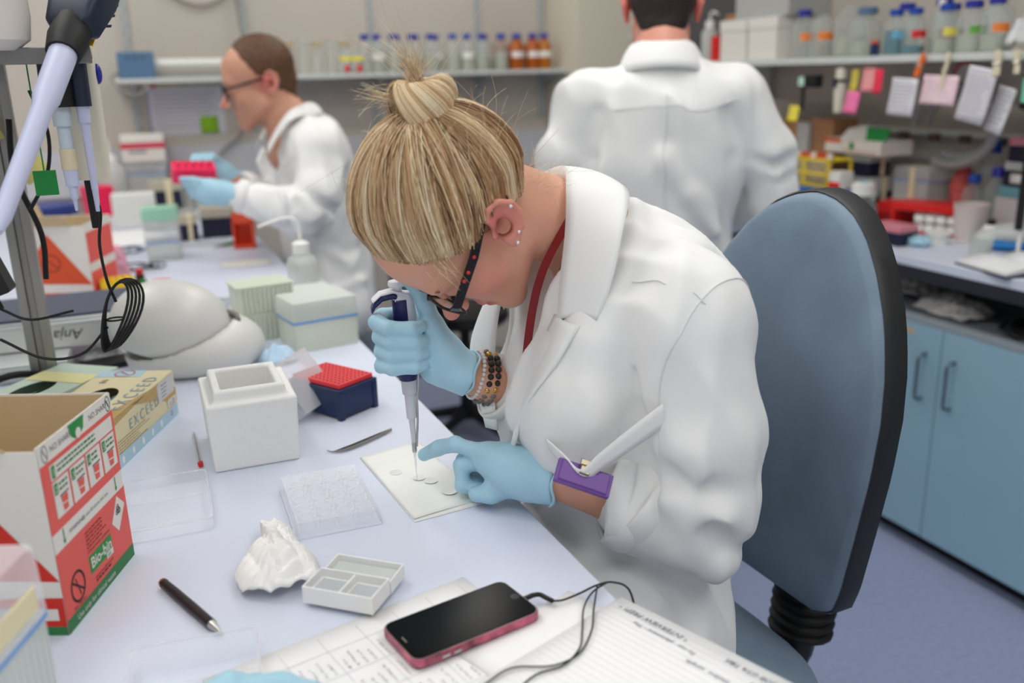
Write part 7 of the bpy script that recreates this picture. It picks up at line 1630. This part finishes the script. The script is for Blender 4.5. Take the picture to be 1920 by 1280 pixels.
f.cone((0.585, 2.90, 1.255), (0.585, 3.22, 1.255), 0.085, 0.085, 0.05).ell((0.60, 3.06, 1.20), (0.115, 0.19, 0.15), 0.06).ell((0.60, 3.06, 1.02), (0.13, 0.18, 0.24), 0.06).ell((0.62, 3.06, 0.80), (0.15, 0.20, 0.20), 0.06)
for y in (2.95, 3.16): f.chain([(0.64, y, 0.72), (0.46, y-0.01, 0.73), (0.30, y-0.01, 0.72)], [0.10, 0.095, 0.08], 0.05)
f.cone((0.50, 3.06, 0.74), (0.36, 3.06, 0.74), 0.06, 0.06, 0.07)
f.chain([(0.580, 2.885, 1.24), (0.555, 2.82, 1.13), (0.50, 2.80, 1.075)], [0.078, 0.072, 0.070], 0.02).chain([(0.50, 2.80, 1.075), (0.40, 2.825, 1.105), (0.335, 2.847, 1.128)], [0.070, 0.056, 0.046], 0.02)
f.chain([(0.580, 3.235, 1.24), (0.53, 3.28, 1.10), (0.48, 3.24, 1.06), (0.385, 3.13, 1.125)], [0.078, 0.07, 0.066, 0.045], 0.02)
G = lambda pts, r, k=0.02: f.chain(pts, [r]*len(pts), k, 'sub'); D = lambda pts, r, k=0.02: f.chain(pts, [r]*len(pts), k, 'add')
G([(0.43, 2.76, 1.14), (0.45, 2.75, 1.09), (0.46, 2.76, 1.03)], 0.012); G([(0.50, 2.73, 1.15), (0.55, 2.74, 1.10), (0.60, 2.78, 1.08)], 0.014); D([(0.48, 2.745, 1.13), (0.53, 2.74, 1.08), (0.58, 2.78, 1.05)], 0.014); G([(0.50, 2.86, 1.22), (0.51, 2.84, 1.13), (0.56, 2.86, 1.02)], 0.014); G([(0.58, 2.86, 0.98), (0.65, 2.88, 0.92), (0.72, 2.92, 0.93)], 0.014); D([(0.45, 2.86, 0.83), (0.57, 2.86, 0.80), (0.70, 2.88, 0.83)], 0.014)
f.noise(vnoise(53, 24, 0.002)); f.noise(vfold(54, 50, 0.014, (1, 1, 0.5))); f.chain([(0.535, 3.065, 1.42), (0.53, 3.065, 1.35), (0.47, 3.065, 1.26), (0.43, 3.06, 1.1)], [0.062, 0.056, 0.04, 0.015], 0.006, 'sub'); f.half((0, 0, 0.60), (0, 0, -1), 0.01)
organic(f, 'lab_coat', coat_m, man, 2)
ni = [(0.455, 2.995, 1.27), (0.485, 2.985, 1.32), (0.525, 2.995, 1.365), (0.580, 3.03, 1.385), (0.600, 3.065, 1.388)]; no = [(0.435, 2.94, 1.24), (0.475, 2.93, 1.30), (0.530, 2.94, 1.345), (0.620, 3.0, 1.35), (0.645, 3.065, 1.35)]
mir2 = lambda L: [(x, 6.13-y, z) for x, y, z in L]; c1 = bez(ni+mir2(ni)[-2::-1], 5); c2_ = bez(no+mir2(no)[-2::-1], 5)
MB().grid(lambda u, v: c1[min(int(u*(len(c1)-1)+0.5), len(c1)-1)].lerp(c2_[min(int(u*(len(c1)-1)+0.5), len(c1)-1)], v)+Vector((0, 0, 0.012*math.sin(PI*v))), 41, 6).build('collar', coat_m, man, smooth=True, solid=0.004, angle=0)
MB().add([(0.43, 2.99, 1.26), (0.405, 2.96, 1.22), (0.42, 2.97, 1.16), (0.45, 3.0, 1.20)], [(0, 1, 2, 3)]).build('lapel', coat_m, man, solid=0.006)
g = MB()
for s in (1, -1):
    pts = [hp2(0.108, 0.033*s+x, 0.004+y) for x, y in rrect(0.052, 0.034, 0.010, 4)]; o_ = MB().tube(pts, 0.0026, 6, closed=True).build('spectacle_rim', black, man); MB().add(pts, [tuple(range(len(pts)))]).build('lens', lens, o_)
    MB().tube([hp2(0.105, 0.064*s, 0.012), hp2(0.03, 0.079*s, 0.014), hp2(-0.02, 0.080*s, 0.014)], 0.0040, 6).build('spectacle_arm', black, man)
fa, fb = Vector((0.50, 2.80, 1.075)), Vector((0.30, 2.855, 1.14)); fd = (fb-fa).normalized()
def cuff2(c, d, r, w):
    d = Vector(d).normalized(); a = Vector((0, 0, 1)); a = (a-d*a.dot(d)).normalized(); b_ = d.cross(a); c = Vector(c)
    MB().grid(lambda u, v: c+d*(v-0.5)*w+(a*math.cos(2*PI*u)+b_*math.sin(2*PI*u))*(r+0.004*math.sin(PI*v)+0.002*math.sin(6*PI*u)), 28, 6, closeu=True).build('cuff', coat_m, man, smooth=True, solid=0.005, angle=0)
cuff2((0.335, 2.846, 1.128), (-0.2, 0.055, 0.065), 0.046, 0.03); cuff2((0.385, 3.13, 1.125), (-0.1, -0.11, 0.065), 0.045, 0.035)
f = Field((0.14, 2.78, 1.08), (0.36, 2.98, 1.24), 0.003)
f.chain([(0.318, 2.85, 1.133), (0.285, 2.865, 1.143), (0.25, 2.885, 1.155)], [0.034, 0.032, 0.031], 0.015).cone((0.275, 2.87, 1.135), (0.235, 2.885, 1.13), 0.03, 0.025, 0.02)
for i, z in enumerate((1.180, 1.163, 1.146, 1.130)): f.chain([(0.245, 2.884, z-0.008), (0.205+0.004*i, 2.893, z+0.002), (0.175+0.008*i, 2.912, z+0.004)], [0.012, 0.0105, 0.009], 0.004)
organic(f, 'glove', glove, man, 1)
f = Field((0.16, 2.96, 1.14), (0.40, 3.12, 1.28), 0.003); f.chain([(0.35, 3.085, 1.15), (0.31, 3.065, 1.185), (0.275, 3.045, 1.215)], [0.033, 0.031, 0.026], 0.015)
for i in range(4): f.chain([(0.285-0.018*i+0.02, 3.045, 1.220), (0.262-0.018*i+0.02, 3.02, 1.240), (0.250-0.018*i+0.02, 2.995, 1.228)], [0.011, 0.010, 0.0085], 0.004)
organic(f, 'glove', glove, man, 1)
f = Field((0.10, 2.85, 0.0), (0.75, 3.28, 0.82), 0.009)
for y in (2.95, 3.16): f.chain([(0.62, y, 0.70), (0.28, y, 0.68), (0.28, y, 0.34), (0.32, y, 0.10)], [0.075, 0.065, 0.052, 0.042], 0.02).cone((0.32, y, 0.045), (0.19, y, 0.038), 0.042, 0.034, 0.02)
organic(f, 'trousers', trouser, man, 2)
t = perforated_box('pink_rack', 'hot pink tube rack held in blue gloves by the seated man', 'tube rack', (0.215, 2.950, 1.185), 0, 0.125, 0.048, 0.05, hotpink, 6, 2, mat('dark_pink_hole', rgb(190, 16, 60), 0.5), None, (R(-62), R(4), R(4)))
for k in range(5): MB().bb((-0.05+k*0.022, -0.0245, 0.012), (-0.038+k*0.022, -0.0238, 0.040)).build('window', MATS['dark_pink_hole'], t)

# ---- man standing with his back to the camera (built facing +Y, then turned)
RZ = R(-29); BX0 = Vector((1.315, 2.085, 0))
f = Field((-0.38, -0.20, 0.95), (0.38, 0.48, 1.82), 0.0052)
H3 = np.array((0.0, 0.075, 1.615)); HB3 = [np.array((0, 0.97, -0.24)), np.array((-1.0, 0, 0)), np.array((0, 0.24, 0.97))]; hp3 = lambda n, l, u: H3+1.08*(n*HB3[0]+l*HB3[1]+u*HB3[2])
head_field(f, hp3, HB3, 1.08); f.cone(hp3(-0.02, 0, -0.04), (0, 0.0, 1.50), 0.060, 0.066, 0.03); f.cone((0, 0, 1.50), (0, 0, 1.40), 0.07, 0.09, 0.03); ear_field(f, hp3, HB3, 1.08, 1, 10); ear_field(f, hp3, HB3, 1.08, -1, 10)
f.ell((0, 0.02, 1.22), (0.18, 0.11, 0.22), 0.03).cone((-0.17, 0, 1.40), (0.17, 0, 1.40), 0.06, 0.06, 0.04)
for s in (-1, 1): f.chain([(0.19*s, 0, 1.38), (0.285*s, 0.04, 1.12), (0.19*s, 0.20, 1.065), (0.12*s, 0.36, 1.06)], [0.05, 0.035, 0.03, 0.03], 0.02).ell((0.10*s, 0.40, 1.06), (0.035, 0.05, 0.025), 0.02)
V, Q = f.mesh(); V = relax(V, Q, 2); col = np.tile(np.array(rgb(214, 150, 130)), (len(V), 1))
for s in (1, -1): w_ = np.clip(sph(V, hp3(-0.01, 0.085*s, 0.0), 0.06)*1.6, 0, 1); col = col*(1-w_)+np.array(rgb(222, 112, 104))*w_
me = np_mesh('person', V, Q); set_col(me, col); man2 = link('person', me, skin, None, BX0, (0, 0, RZ)); tag(man2, 'dark-haired man in white lab coat standing with his back turned', 'person')
f = Field((-0.16, -0.12, 1.48), (0.16, 0.24, 1.86), 0.0045); f.ell(hp3(-0.016, 0, 0.048), np.array((0.106, 0.084, 0.094))*1.08, 0, 'add', HB3).cone(hp3(-0.055, 0.02, -0.01), hp3(-0.055, 0.02, -0.05), 0.055, 0.042, 0.03).cone(hp3(-0.055, -0.02, -0.01), hp3(-0.055, -0.02, -0.05), 0.055, 0.042, 0.03)
f.half(hp3(0.05, 0, 0.08), HB3[0]*0.8-HB3[2]*0.6, 0.012)
for s in (1, -1): f.ell(hp3(0.02, 0.09*s, -0.02), (0.055, 0.045, 0.05), 0.012, 'sub', HB3)
f.half(hp3(-0.06, 0, -0.085), -HB3[2], 0.008); f.noise(vnoise(61, 220, 0.001)); organic(f, 'hair', mat('dark_brown_hair', rgb(38, 28, 24), 0.6, noise=0.3, nscale=120, bump=0.5, bscale=260), man2, 1)
f = Field((-0.46, -0.30, 0.55), (0.46, 0.42, 1.58), 0.007)
f.cone((-0.175, 0.0, 1.395), (0.175, 0.0, 1.395), 0.078, 0.078, 0.05).cone((0, -0.01, 1.47), (0, -0.01, 1.38), 0.075, 0.12, 0.06).ell((0, 0.0, 1.24), (0.225, 0.135, 0.24), 0.06).ell((0, 0.01, 0.98), (0.20, 0.14, 0.26), 0.06).ell((0, 0.01, 0.74), (0.205, 0.15, 0.24), 0.06)
for s, ex in ((-1, 0.0), (1, 0.03)): f.chain([(0.195*s, 0, 1.385), ((0.245+ex)*s, 0.005, 1.25), ((0.265+ex*1.3)*s, 0.03, 1.12)], [0.080, 0.074, 0.068], 0.02).chain([((0.265+ex*1.3)*s, 0.03, 1.12), (0.20*s, 0.18, 1.07), (0.15*s, 0.28, 1.06)], [0.068, 0.058, 0.05], 0.02)
G([(0.16, -0.10, 1.36), (0.185, -0.09, 1.25), (0.195, -0.08, 1.12)], 0.018); G([(-0.16, -0.10, 1.36), (-0.185, -0.09, 1.25), (-0.195, -0.08, 1.12)], 0.018)
G([(0.02, -0.155, 1.30), (0.09, -0.15, 1.20), (0.15, -0.13, 1.10)], 0.013); D([(0.0, -0.122, 1.26), (0.07, -0.122, 1.16), (0.14, -0.108, 1.06)], 0.012, 0.035); G([(-0.02, -0.16, 1.06), (0.07, -0.16, 1.0), (0.16, -0.13, 0.98)], 0.013); D([(-0.1, -0.122, 1.0), (0.03, -0.126, 0.96), (0.14, -0.108, 0.92)], 0.012, 0.035)
for z in (1.22, 1.17, 1.10): G([(0.22, -0.075, z+0.02), (0.29, -0.075, z), (0.36, -0.03, z+0.03)], 0.012)
f.noise(vnoise(63, 22, 0.002, (1, 1, 0.6))); f.noise(vfold(66, 46, 0.015, (1, 1, 0.35))); f.chain([(0, 0.05, 1.56), (0, 0.02, 1.48)], [0.06, 0.055], 0.01, 'sub'); f.half((0, 0, 0.60), (0, 0, -1), 0.01)
coat3 = organic(f, 'lab_coat', coat_m, man2, 2); CT3 = bvh(coat3)
seam_on(man2, CT3, [(0.0, -0.2, 1.46), (0.0, -0.2, 1.3), (0.0, -0.2, 1.1), (0.0, -0.2, 0.8)], 0.0022, sm); seam_on(man2, CT3, [(-0.2, -0.2, 1.38), (-0.08, -0.2, 1.385), (0.08, -0.2, 1.385), (0.2, -0.2, 1.38)], 0.0016, sm)
cr1 = [(0.082*math.cos(a), 0.02+0.078*math.sin(a), 1.538-0.03*(1+math.sin(a))*0.6) for a in np.linspace(R(-200), R(20), 24)]; cr2 = [(0.115*math.cos(a), 0.0+0.110*math.sin(a), 1.472-0.05*(1+math.sin(a))*0.6) for a in np.linspace(R(-200), R(20), 24)]
MB().grid(lambda u, v: Vector(cr1[min(int(u*23+0.5), 23)]).lerp(Vector(cr2[min(int(u*23+0.5), 23)]), v)+Vector((0, 0, 0.010*math.sin(PI*v))), 24, 6).build('collar', coat_m, man2, smooth=True, solid=0.004, angle=0)
f = Field((-0.2, -0.15, 0.0), (0.2, 0.30, 0.75), 0.009)
for s in (-1, 1): f.chain([(0.09*s, 0.01, 0.72), (0.10*s, 0.0, 0.45), (0.10*s, -0.01, 0.10)], [0.085, 0.065, 0.055], 0.02).cone((0.10*s, 0.0, 0.045), (0.11*s, 0.16, 0.038), 0.045, 0.036, 0.02)
organic(f, 'trousers', trouser, man2, 2)
